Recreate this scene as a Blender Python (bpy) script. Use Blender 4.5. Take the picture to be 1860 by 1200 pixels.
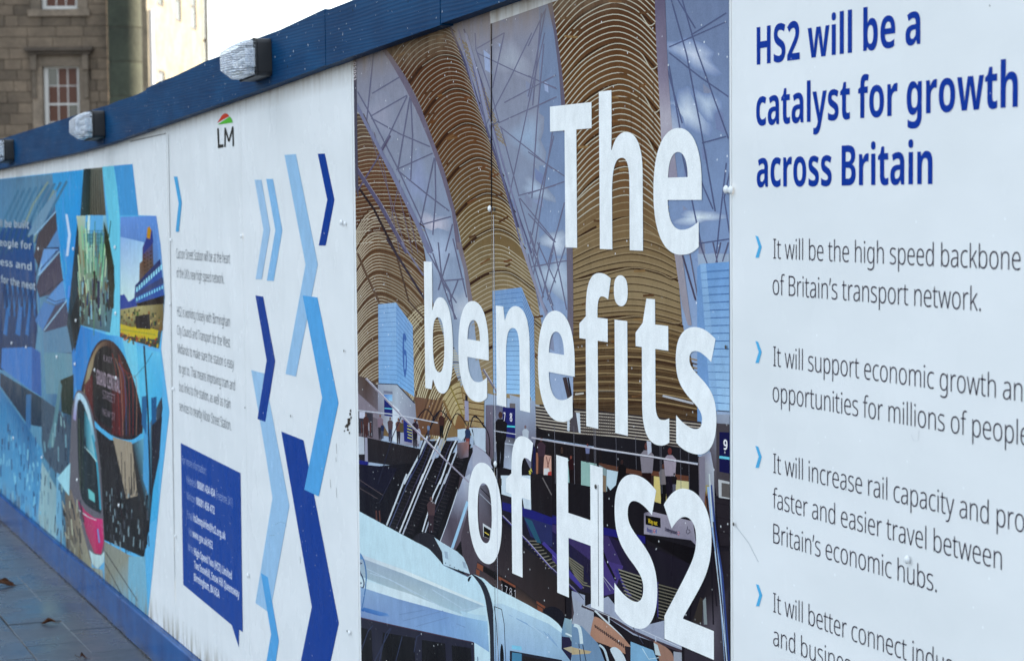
import bpy, bmesh, math, random
from mathutils import Vector, Matrix
random.seed(7)
R = math.radians
scene = bpy.context.scene
for o in list(bpy.data.objects): bpy.data.objects.remove(o)
C = scene.collection

# ------------------------------------------------------------------ camera
# wall of the hoarding = plane x = 0, running along +Y; camera at (-CD, 0, EYE)
EYE = 1.84
CD = 1.7936
FPX = 3800.0
def nrm(v):
    l = math.sqrt(sum(a*a for a in v)); return tuple(a/l for a in v)
_wy = nrm((-1550, 226, -FPX))
_k = (226+1550*.009)/FPX
_up = nrm((-.009, 1, _k))
_wx = (_wy[1]*_up[2]-_wy[2]*_up[1], _wy[2]*_up[0]-_wy[0]*_up[2], _wy[0]*_up[1]-_wy[1]*_up[0])
cam = bpy.data.cameras.new('camera'); camo = bpy.data.objects.new('camera', cam); C.objects.link(camo)
camo.matrix_world = Matrix.Translation((-CD, 0, EYE)) @ Matrix((_wx, _wy, _up)).to_4x4()
cam.sensor_fit = 'HORIZONTAL'; cam.sensor_width = 36; cam.lens = FPX/1860*36
cam.clip_start = .1; cam.clip_end = 2000
cam.dof.use_dof = True; cam.dof.focus_distance = 4.6; cam.dof.aperture_fstop = 9; cam.dof.aperture_blades = 7
scene.camera = camo

# ------------------------------------------------------------------ light
SUN_EL = 22
world = bpy.data.worlds.new('World'); scene.world = world; world.use_nodes = True
wn = world.node_tree.nodes; wl = world.node_tree.links
bg = wn['Background']
sky = wn.new('ShaderNodeTexSky'); sky.sky_type = 'NISHITA'; sky.sun_disc = False
sky.sun_elevation = R(SUN_EL); sky.sun_rotation = R(90)
sky.air_density = 1.0; sky.dust_density = 2.0; sky.ozone_density = 1.0
# thin broken cloud over the whole sky
tc = wn.new('ShaderNodeTexCoord'); mp = wn.new('ShaderNodeMapping'); mp.inputs['Scale'].default_value = (1, 1, 2.4)
nz = wn.new('ShaderNodeTexNoise'); nz.inputs['Scale'].default_value = 3.2; nz.inputs['Detail'].default_value = 6; nz.inputs['Roughness'].default_value = .55
cr = wn.new('ShaderNodeValToRGB'); cr.color_ramp.elements[0].position = .40; cr.color_ramp.elements[1].position = .66
mx = wn.new('ShaderNodeMix'); mx.data_type = 'RGBA'
wl.new(tc.outputs['Generated'], mp.inputs[0]); wl.new(mp.outputs[0], nz.inputs['Vector']); wl.new(nz.outputs[0], cr.inputs[0])
wl.new(cr.outputs[0], mx.inputs['Factor']); wl.new(sky.outputs[0], mx.inputs['A']); mx.inputs['B'].default_value = (7.7, 8.4, 8.75, 1)
wl.new(mx.outputs['Result'], bg.inputs[0]); bg.inputs[1].default_value = .12
sun = bpy.data.lights.new('sun', 'SUN'); sun.energy = 4.5; sun.angle = R(.5); sun.color = (1, .86, .66)
suno = bpy.data.objects.new('sun', sun); C.objects.link(suno); suno.rotation_euler = (0, R(90-SUN_EL), 0); suno.location = (20, 0, 20)
scene.view_settings.view_transform = 'Standard'; scene.view_settings.look = 'None'
scene.view_settings.exposure = 1.63; scene.view_settings.gamma = 1; scene.view_settings.use_curve_mapping = False

# ------------------------------------------------------------------ image pixel helpers
def ray(x, y):
    c = (x-930, 600-y, -FPX)
    return tuple(sum(a*b for a, b in zip(c, A)) for A in (_wx, _wy, _up))
def W(x, y, off=0.0):          # image pixel, cast through the camera -> (y, z) on the hoarding face, or on a plane `off` in front of it
    r = ray(x, y); t = (CD-off)/r[0]
    return (r[1]*t, r[2]*t+EYE)
def G(x, y, z=0.0):            # image pixel -> point on the ground
    r = ray(x, y); t = (z-EYE)/r[2]
    return (r[0]*t-CD, r[1]*t)
def lin(c):
    c /= 255.0
    return c/12.92 if c <= .04045 else ((c+.055)/1.055)**2.4
WREF = [lin(v) for v in (207, 221, 233)]
def ink(r, g, b):              # printed colour measured against the white of the same sheet
    return tuple(min(.85, max(.004, lin(v)/w*.8)) for v, w in zip((r, g, b), WREF))

# ------------------------------------------------------------------ materials
def mat(name, base=(.5, .5, .5), rough=.6, metal=0, build=None, **kw):
    m = bpy.data.materials.new(name); m.use_nodes = True
    nt = m.node_tree; b = nt.nodes['Principled BSDF']
    b.inputs['Base Color'].default_value = (*base, 1); b.inputs['Roughness'].default_value = rough; b.inputs['Metallic'].default_value = metal
    for k, v in kw.items(): b.inputs[k.replace('_', ' ')].default_value = v
    if build: build(nt, b)
    return m
def node(nt, t, **kw):
    n = nt.nodes.new(t)
    for k, v in kw.items():
        if k in n.inputs: n.inputs[k].default_value = v
        else: setattr(n, k, v)
    return n
def coords(nt, scale=(1, 1, 1), kind='Object'):
    t = node(nt, 'ShaderNodeTexCoord'); m = node(nt, 'ShaderNodeMapping'); m.inputs['Scale'].default_value = scale
    nt.links.new(t.outputs[kind], m.inputs[0]); return m.outputs[0]
def wcoords(nt, scale=(1, 1, 1)):
    t = node(nt, 'ShaderNodeNewGeometry'); m = node(nt, 'ShaderNodeMapping'); m.inputs['Scale'].default_value = scale
    nt.links.new(t.outputs['Position'], m.inputs[0]); return m.outputs[0]
def noise(nt, vec, scale, detail=4, rough=.55):
    n = node(nt, 'ShaderNodeTexNoise'); n.inputs['Scale'].default_value = scale; n.inputs['Detail'].default_value = detail; n.inputs['Roughness'].default_value = rough
    nt.links.new(vec, n.inputs['Vector']); return n.outputs[0]
def ramp(nt, fac, stops):
    r = node(nt, 'ShaderNodeValToRGB'); e = r.color_ramp.elements
    while len(e) < len(stops): e.new(.5)
    for el, (p, c) in zip(e, stops):
        el.position = p; el.color = (c, c, c, 1) if not hasattr(c, '__len__') else (*c, 1)
    nt.links.new(fac, r.inputs[0]); return r.outputs[0]
def mixc(nt, fac, a, b, mode='MIX'):
    m = node(nt, 'ShaderNodeMix', data_type='RGBA', blend_type=mode)
    for s, v in (('Factor', fac), ('A', a), ('B', b)):
        if hasattr(v, 'links'): nt.links.new(v, m.inputs[s])
        elif s == 'Factor': m.inputs[s].default_value = v
        else: m.inputs[s].default_value = (*v, 1)
    return m.outputs['Result']
def math_(nt, op, a, b=0.0):
    m = node(nt, 'ShaderNodeMath', operation=op)
    for i, v in enumerate((a, b)):
        if hasattr(v, 'links'): nt.links.new(v, m.inputs[i])
        else: m.inputs[i].default_value = v
    return m.outputs[0]
def bump(nt, b, h, strength, dist=.01):
    n = node(nt, 'ShaderNodeBump'); n.inputs['Strength'].default_value = strength; n.inputs['Distance'].default_value = dist
    nt.links.new(h, n.inputs['Height']); nt.links.new(n.outputs[0], b.inputs['Normal']); return n

def vinyl(nt, b, printed):
    """glossy laminated sheet: slight ripples, dust, rain specks with painted glints, dirt creeping up from the bottom edge"""
    P = wcoords(nt)
    if printed:
        a = node(nt, 'ShaderNodeVertexColor', layer_name='ink'); col = a.outputs[0]
        g = ramp(nt, noise(nt, wcoords(nt, (1, 1, 1)), 420, 3), [(.3, .82), (.7, 1.15)])
        col = mixc(nt, .6, col, g, 'MULTIPLY')
        col = mixc(nt, .5, col, ramp(nt, noise(nt, wcoords(nt, (1, 1.6, 1)), 16, 8, .68), [(.3, .80), (.7, 1.16)]), 'MULTIPLY')
    else:
        col = mixc(nt, ramp(nt, noise(nt, wcoords(nt, (1, .8, 2.5)), 2.2, 5), [(.35, 0.), (.7, 1.)]), (.80, .80, .80), (.745, .75, .75))
    sep = node(nt, 'ShaderNodeSeparateXYZ'); nt.links.new(P, sep.inputs[0])
    # grime: rises from the base board in runs, and rusty run-off mixed with painted shadow below the top rail
    low = ramp(nt, sep.outputs[2], [(.15, 1.), (.26, 0.)])
    runs = ramp(nt, noise(nt, wcoords(nt, (1, 9, 1.6)), 2.4, 5, .62), [(.46, 0.), (.62, 1.)])
    col = mixc(nt, math_(nt, 'MULTIPLY', math_(nt, 'MULTIPLY', low, runs), .8), col, (.22, .17, .09))
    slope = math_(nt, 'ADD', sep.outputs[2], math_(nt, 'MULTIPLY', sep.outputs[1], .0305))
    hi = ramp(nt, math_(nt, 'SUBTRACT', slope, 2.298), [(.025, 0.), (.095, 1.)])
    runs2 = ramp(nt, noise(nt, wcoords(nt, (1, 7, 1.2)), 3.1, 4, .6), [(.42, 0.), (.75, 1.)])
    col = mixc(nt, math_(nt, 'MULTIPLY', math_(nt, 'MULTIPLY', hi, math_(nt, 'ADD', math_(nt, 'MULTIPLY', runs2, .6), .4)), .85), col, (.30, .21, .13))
    # rain and dust specks, drop glints painted in as white dots
    v = node(nt, 'ShaderNodeTexVoronoi'); v.inputs['Scale'].default_value = 38; nt.links.new(P, v.inputs['Vector'])
    dots = ramp(nt, v.outputs['Distance'], [(.055, 1.), (.10, 0.)])
    gate = ramp(nt, noise(nt, P, 5.5, 3), [(.44, 0.), (.56, 1.)])
    rnd = node(nt, 'ShaderNodeSeparateColor'); nt.links.new(v.outputs['Color'], rnd.inputs[0])
    gate = math_(nt, 'MULTIPLY', gate, math_(nt, 'GREATER_THAN', rnd.outputs[0], .25))
    col = mixc(nt, math_(nt, 'MULTIPLY', math_(nt, 'MULTIPLY', dots, gate), .75), col, (.93, .94, .95))
    nt.links.new(col, b.inputs['Base Color'])
    rg = ramp(nt, noise(nt, wcoords(nt, (1, 1, .6)), 7, 5), [(.3, .14), (.7, .34)])
    nt.links.new(rg, b.inputs['Roughness'])
    h = math_(nt, 'ADD', noise(nt, wcoords(nt, (1, 1, .7)), 5.0, 2), math_(nt, 'MULTIPLY', noise(nt, P, 160, 2), .012))
    bump(nt, b, h, .35, .02)
M = {}
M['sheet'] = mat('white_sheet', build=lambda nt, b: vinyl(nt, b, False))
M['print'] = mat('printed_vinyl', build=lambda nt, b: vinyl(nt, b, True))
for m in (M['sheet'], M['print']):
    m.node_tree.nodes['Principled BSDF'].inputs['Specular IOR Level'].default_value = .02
def _wood(nt, b):
    P = wcoords(nt, (3, .55, 9))
    d = noise(nt, P, 1.6, 6, .6)
    w = node(nt, 'ShaderNodeTexWave', wave_type='BANDS', bands_direction='Z'); w.inputs['Scale'].default_value = 3.6
    w.inputs['Distortion'].default_value = 9; w.inputs['Detail'].default_value = 3; w.inputs['Detail Scale'].default_value = .7; nt.links.new(P, w.inputs['Vector'])
    big = noise(nt, wcoords(nt, (1, 1, 2)), 3.5, 5)
    c = mixc(nt, ramp(nt, big, [(.32, 0.), (.7, 1.)]), (.0025, .034, .10), (.005, .064, .165))
    c = mixc(nt, math_(nt, 'MULTIPLY', ramp(nt, w.outputs[0], [(.35, 0.), (.8, 1.)]), .34), c, (.002, .018, .06))
    wear = ramp(nt, noise(nt, wcoords(nt, (1, .8, 3)), 14, 6, .7), [(.68, 0.), (.76, 1.)])
    c = mixc(nt, math_(nt, 'MULTIPLY', wear, .5), c, (.03, .13, .20))
    v = node(nt, 'ShaderNodeTexVoronoi'); v.inputs['Scale'].default_value = 22; nt.links.new(wcoords(nt), v.inputs['Vector'])
    k = node(nt, 'ShaderNodeSeparateColor'); nt.links.new(v.outputs['Color'], k.inputs[0])
    chips = ramp(nt, noise(nt, wcoords(nt), 60, 2, .6), [(.70, 0.), (.73, 1.)])
    c = mixc(nt, math_(nt, 'MULTIPLY', chips, .8), c, (.5, .52, .55))
    kn = math_(nt, 'MULTIPLY', ramp(nt, v.outputs['Distance'], [(.06, 1.), (.12, 0.)]), math_(nt, 'GREATER_THAN', k.outputs[1], .9))
    c = mixc(nt, kn, c, (.006, .012, .02))
    nt.links.new(c, b.inputs['Base Color'])
    nt.links.new(ramp(nt, d, [(.3, .34), (.7, .6)]), b.inputs['Roughness'])
    b.inputs['Specular IOR Level'].default_value = .05
    bump(nt, b, math_(nt, 'ADD', math_(nt, 'MULTIPLY', w.outputs[0], .35), math_(nt, 'MULTIPLY', d, 1.2)), .22, .002)
M['blue_wood'] = mat('blue_painted_wood', build=_wood)
def _basewood(nt, b):
    big = noise(nt, wcoords(nt, (1, 1.3, .7)), 4, 6)
    c = mixc(nt, ramp(nt, big, [(.35, 0.), (.65, 1.)]), (.003, .046, .18), (.007, .08, .27))
    wear = ramp(nt, noise(nt, wcoords(nt, (1, 9, 2.2)), 3, 6, .72), [(.66, 0.), (.78, 1.)])
    c = mixc(nt, math_(nt, 'MULTIPLY', wear, .35), c, (.08, .19, .36))
    sep = node(nt, 'ShaderNodeSeparateXYZ'); nt.links.new(wcoords(nt), sep.inputs[0])
    mud = math_(nt, 'MULTIPLY', ramp(nt, sep.outputs[2], [(.0, 1.), (.06, 0.)]), ramp(nt, noise(nt, wcoords(nt), 9, 5), [(.35, .2), (.65, 1.)]))
    c = mixc(nt, math_(nt, 'MULTIPLY', mud, .7), c, (.07, .06, .05))
    nt.links.new(c, b.inputs['Base Color']); b.inputs['Roughness'].default_value = .12
    bump(nt, b, noise(nt, wcoords(nt, (1, 1, 8)), 14, 5), .3, .004)
M['base_wood'] = mat('blue_painted_base_board', build=_basewood, Specular_IOR_Level=.04)
def _ply(nt, b):
    c = mixc(nt, noise(nt, wcoords(nt, (1, 6, 1)), 3, 4), (.62, .60, .55), (.75, .74, .71))
    nt.links.new(c, b.inputs['Base Color'])
M['ply'] = mat('white_painted_plywood', rough=.6, build=_ply)
M['timber'] = mat('raw_timber', (.30, .21, .12), .8)
M['cap'] = mat('white_plastic_cap', (.78, .79, .80), .3)
M['hole'] = mat('dark_screw_hole', (.05, .045, .04), .6)
M['black'] = mat('black_plastic', (.012, .012, .014), .45)
def _lens(nt, b):
    # thin clear moulding: mostly see-through, with sparkling prism faces
    tr = node(nt, 'ShaderNodeBsdfTransparent'); tr.inputs[0].default_value = (.93, .95, .97, 1)
    gl = node(nt, 'ShaderNodeBsdfGlossy'); gl.inputs['Roughness'].default_value = .03; gl.inputs['Color'].default_value = (.95, .97, 1, 1)
    df = node(nt, 'ShaderNodeBsdfTranslucent'); df.inputs[0].default_value = (.8, .85, .9, 1)
    v = node(nt, 'ShaderNodeTexVoronoi'); v.inputs['Scale'].default_value = 120; nt.links.new(wcoords(nt), v.inputs['Vector'])
    wv = node(nt, 'ShaderNodeTexWave', wave_type='BANDS', bands_direction='Z'); wv.inputs['Scale'].default_value = 45; nt.links.new(wcoords(nt), wv.inputs['Vector'])
    bp = node(nt, 'ShaderNodeBump'); bp.inputs['Strength'].default_value = 1.0; bp.inputs['Distance'].default_value = .006
    nt.links.new(math_(nt, 'ADD', v.outputs[0], wv.outputs[0]), bp.inputs['Height'])
    nt.links.new(bp.outputs[0], gl.inputs['Normal'])
    a = node(nt, 'ShaderNodeMixShader'); a.inputs[0].default_value = .16; nt.links.new(gl.outputs[0], a.inputs[1]); nt.links.new(df.outputs[0], a.inputs[2])
    m2 = node(nt, 'ShaderNodeMixShader'); m2.inputs[0].default_value = .55; nt.links.new(tr.outputs[0], m2.inputs[1]); nt.links.new(a.outputs[0], m2.inputs[2])
    nt.links.new(m2.outputs[0], nt.nodes['Material Output'].inputs[0])
M['lens'] = mat('clear_prismatic_plastic', build=_lens)
M['reflector'] = mat('white_lamp_tray', (.80, .82, .85), .12, 1.0)
M['tube'] = mat('lamp_tube', (.85, .86, .88), .25)

# ------------------------------------------------------------------ object helpers
def tag(o, label=None, cat=None, group=None, kind=None):
    if label: o['label'] = label
    if cat: o['category'] = cat
    if group: o['group'] = group
    if kind: o['kind'] = kind
    return o
def empty(name, loc, label, cat, group=None, rz=0):
    o = bpy.data.objects.new(name, None); C.objects.link(o); o.location = loc; o.rotation_euler = (0, 0, rz)
    o.empty_display_size = .1
    return tag(o, label, cat, group)
def link(name, me, m, parent=None, world=True, loc=(0, 0, 0)):
    o = bpy.data.objects.new(name, me); C.objects.link(o)
    if m is not None and not me.materials: me.materials.append(m)
    o.location = loc
    if parent is not None:
        o.parent = parent
        if world:       # geometry given in world coordinates
            p = parent; M0 = Matrix.Identity(4)
            chain = []
            while p is not None: chain.append(p); p = p.parent
            for q in reversed(chain): M0 = M0 @ q.matrix_basis
            o.matrix_basis = M0.inverted() @ Matrix.Translation(loc)
    return o
def bm_obj(name, bm, m, parent=None, world=True, smooth=False, loc=(0, 0, 0)):
    me = bpy.data.meshes.new(name); bm.normal_update(); bm.to_mesh(me); bm.free()
    if smooth:
        for p in me.polygons: p.use_smooth = True
    return link(name, me, m, parent, world, loc)
def box(bm, x0, x1, y0, y1, z0, z1, bevel=0):
    v = [bm.verts.new((x, y, z)) for x in (x0, x1) for y in (y0, y1) for z in (z0, z1)]
    fs = [bm.faces.new([v[i] for i in f]) for f in ((0, 1, 3, 2), (4, 6, 7, 5), (0, 4, 5, 1), (2, 3, 7, 6), (0, 2, 6, 4), (1, 5, 7, 3))]
    if bevel:
        es = list({e for f in fs for e in f.edges}); bmesh.ops.bevel(bm, geom=es, offset=bevel, segments=2, affect='EDGES', profile=.7)
def prism(bm, pts, x0, x1, axis='x'):
    """closed outline pts (y, z) pulled from x0 to x1"""
    a = [bm.verts.new((x0, p[0], p[1])) for p in pts]; b = [bm.verts.new((x1, p[0], p[1])) for p in pts]
    n = len(pts); bm.faces.new(a); bm.faces.new(list(reversed(b)))
    for i in range(n): bm.faces.new((a[i], b[i], b[(i+1) % n], a[(i+1) % n]))
    bmesh.ops.recalc_face_normals(bm, faces=bm.faces)
def cyl(bm, p0, p1, r, n=12, r1=None):
    p0 = Vector(p0); p1 = Vector(p1); d = p1-p0
    q = d.to_track_quat('Z', 'Y').to_matrix().to_4x4()
    bmesh.ops.create_cone(bm, cap_ends=True, segments=n, radius1=r, radius2=r if r1 is None else r1, depth=d.length, matrix=Matrix.Translation((p0+p1)/2) @ q)

# ------------------------------------------------------------------ flat print: polygons and strokes of ink on a sheet
INK = 5e-6
def clip_poly(pts, cols, clip):
    """Sutherland-Hodgman against a convex outline given anticlockwise in (y, z)"""
    for i in range(len(clip)):
        a = clip[i]; b = clip[(i+1) % len(clip)]
        ex, ey = b[0]-a[0], b[1]-a[1]
        out = []; oc = []
        n = len(pts)
        for k in range(n):
            p, q = pts[k], pts[(k+1) % n]; cp, cq = cols[k], cols[(k+1) % n]
            dp = ex*(p[1]-a[1])-ey*(p[0]-a[0]); dq = ex*(q[1]-a[1])-ey*(q[0]-a[0])
            if dp >= 0: out.append(p); oc.append(cp)
            if (dp >= 0) != (dq >= 0):
                t = dp/(dp-dq); out.append((p[0]+t*(q[0]-p[0]), p[1]+t*(q[1]-p[1])))
                oc.append(tuple(u+t*(w-u) for u, w in zip(cp, cq)))
        pts, cols = out, oc
        if len(pts) < 3: return [], []
    return pts, cols
def spline(pts, n=6, closed=False):
    out = []; N = len(pts)
    rng = range(N) if closed else range(N-1)
    for i in rng:
        g = lambda j: pts[j % N] if closed else pts[min(max(j, 0), N-1)]
        p0, p1, p2, p3 = g(i-1), g(i), g(i+1), g(i+2)
        for k in range(n):
            t = k/n
            out.append(tuple(.5*((2*b)+(c-a)*t+(2*a-5*b+4*c-d)*t*t+(3*b-a-3*c+d)*t**3) for a, b, c, d in zip(p0, p1, p2, p3)))
    if not closed: out.append(tuple(pts[-1]))
    return out
class Art:
    """collects flat pieces of ink; each piece lies one film thickness above whatever it overprints"""
    CELL = .006
    def __init__(s, clip, base=.0004):
        if sum(clip[i][0]*clip[(i+1) % len(clip)][1]-clip[(i+1) % len(clip)][0]*clip[i][1] for i in range(len(clip))) < 0: clip = clip[::-1]
        s.clip = clip; s.base = base; s.h = 0; s.v = []; s.f = []; s.c = []; s.o = (0, 0, 1.0); s.lv = {}; s.density = 1.0; s.sat = 1.0; s.tint = (1, 1, 1)
    def at(s, ox=0, oy=0, k=1.0): s.o = (ox, oy, k); return s
    def up(s): pass
    def emit(s, group):
        P = []
        for q, cols in group:
            q, cols = clip_poly(list(q), list(cols), s.clip)
            clean = []; cc = []
            for p, c in zip(q, cols):
                if not clean or abs(p[0]-clean[-1][0])+abs(p[1]-clean[-1][1]) > 1e-6: clean.append(p); cc.append(c)
            if len(clean) > 2: P.append((clean, cc))
        if not P: return
        cells = set()
        for q, _ in P:
            y0 = int(min(p[0] for p in q)//s.CELL); y1 = int(max(p[0] for p in q)//s.CELL); z0 = int(min(p[1] for p in q)//s.CELL); z1 = int(max(p[1] for p in q)//s.CELL)
            cells.update((a, b) for a in range(y0, y1+1) for b in range(z0, z1+1))
        L = 1+max(s.lv.get(c, 0) for c in cells)
        for c in cells: s.lv[c] = L
        x = -s.base-L*INK; s.h = max(s.h, L*INK)
        for q, cc in P:
            i = len(s.v); s.v += [(x, p[0], p[1]) for p in q]; s.f.append(tuple(range(i, i+len(q)))); s.c += cc
    def quad(s, pts, col):
        def dn(c):
            q = [.8*(v/.8)**s.density for v in ink(*c)]; g = .3*q[0]+.5*q[1]+.2*q[2]
            return tuple(min(.85, (g+(v-g)*s.sat)*t) for v, t in zip(q, s.tint))
        cols = [dn(c) for c in col] if hasattr(col[0], '__len__') else [dn(col)]*len(pts)
        return [W(s.o[0]+p[0]/s.o[2], s.o[1]+p[1]/s.o[2]) for p in pts], cols
    def poly(s, pts, col, up=True): s.emit([s.quad(pts, col)])
    def line(s, pts, w, col, up=True, w2=None):
        """stroke of width w (image px at unit scale)"""
        n = len(pts)
        w = w*s.o[2]; w2 = w if w2 is None else w2*s.o[2]
        L = []; Rr = []
        for i, p in enumerate(pts):
            a = pts[max(i-1, 0)]; b = pts[min(i+1, n-1)]
            dx, dy = b[0]-a[0], b[1]-a[1]; l = math.hypot(dx, dy) or 1
            ww = (w+(w2-w)*i/max(1, n-1))/2
            L.append((p[0]-dy/l*ww, p[1]+dx/l*ww)); Rr.append((p[0]+dy/l*ww, p[1]-dx/l*ww))
        cg = hasattr(col[0], '__len__')
        s.emit([s.quad([L[i], L[i+1], Rr[i+1], Rr[i]], [col[i], col[i+1], col[i+1], col[i]] if cg else col) for i in range(n-1)])
    def strip(s, A, B, ca, cb=None, up=True, n=24):
        """band between two curves, colours running along it (lists) or constant"""
        A = resample(A, n); B = resample(B, n); cb = cb or ca; g = []
        def cc(c, t):
            if not hasattr(c[0], '__len__'): return c
            f = t*(len(c)-1); k = min(int(f), len(c)-2); f -= k
            return tuple(u+(w-u)*f for u, w in zip(c[k], c[k+1]))
        for i in range(n):
            t0, t1 = i/n, (i+1)/n
            g.append(s.quad([A[i], A[i+1], B[i+1], B[i]], [cc(ca, t0), cc(ca, t1), cc(cb, t1), cc(cb, t0)]))
        s.emit(g)
    def build(s, name, parent, m=None):
        me = bpy.data.meshes.new(name); me.from_pydata(s.v, [], s.f)
        at = me.color_attributes.new('ink', 'FLOAT_COLOR', 'POINT')
        at.data.foreach_set('color', [x for c in s.c for x in (*c, 1.0)])
        o = link(name, me, m or M['print'], parent)
        bmx = bmesh.new(); bmx.from_mesh(me); bmx.normal_update()
        fl = [f for f in bmx.faces if f.normal.x > 0]; bmesh.ops.reverse_faces(bmx, faces=fl)
        bmesh.ops.triangulate(bmx, faces=[f for f in bmx.faces if len(f.verts) > 4])
        bmx.to_mesh(me); bmx.free()
        return o
class Multi:
    def __init__(s, arts): s.arts = arts
    def up(s): pass
    def poly(s, *a, **k): [t.poly(*a, **k) for t in s.arts]
    def line(s, *a, **k): [t.line(*a, **k) for t in s.arts]
    def strip(s, *a, **k): [t.strip(*a, **k) for t in s.arts]
def resample(P, n):
    d = [0]
    for a, b in zip(P, P[1:]): d.append(d[-1]+math.hypot(b[0]-a[0], b[1]-a[1]))
    out = []; k = 0
    for i in range(n+1):
        t = d[-1]*i/n
        while k < len(P)-2 and d[k+1] < t: k += 1
        f = (t-d[k])/((d[k+1]-d[k]) or 1)
        out.append((P[k][0]+(P[k+1][0]-P[k][0])*f, P[k][1]+(P[k+1][1]-P[k][1])*f))
    return out
def lerp(a, b, t): return tuple(u+(w-u)*t for u, w in zip(a, b))

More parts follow.
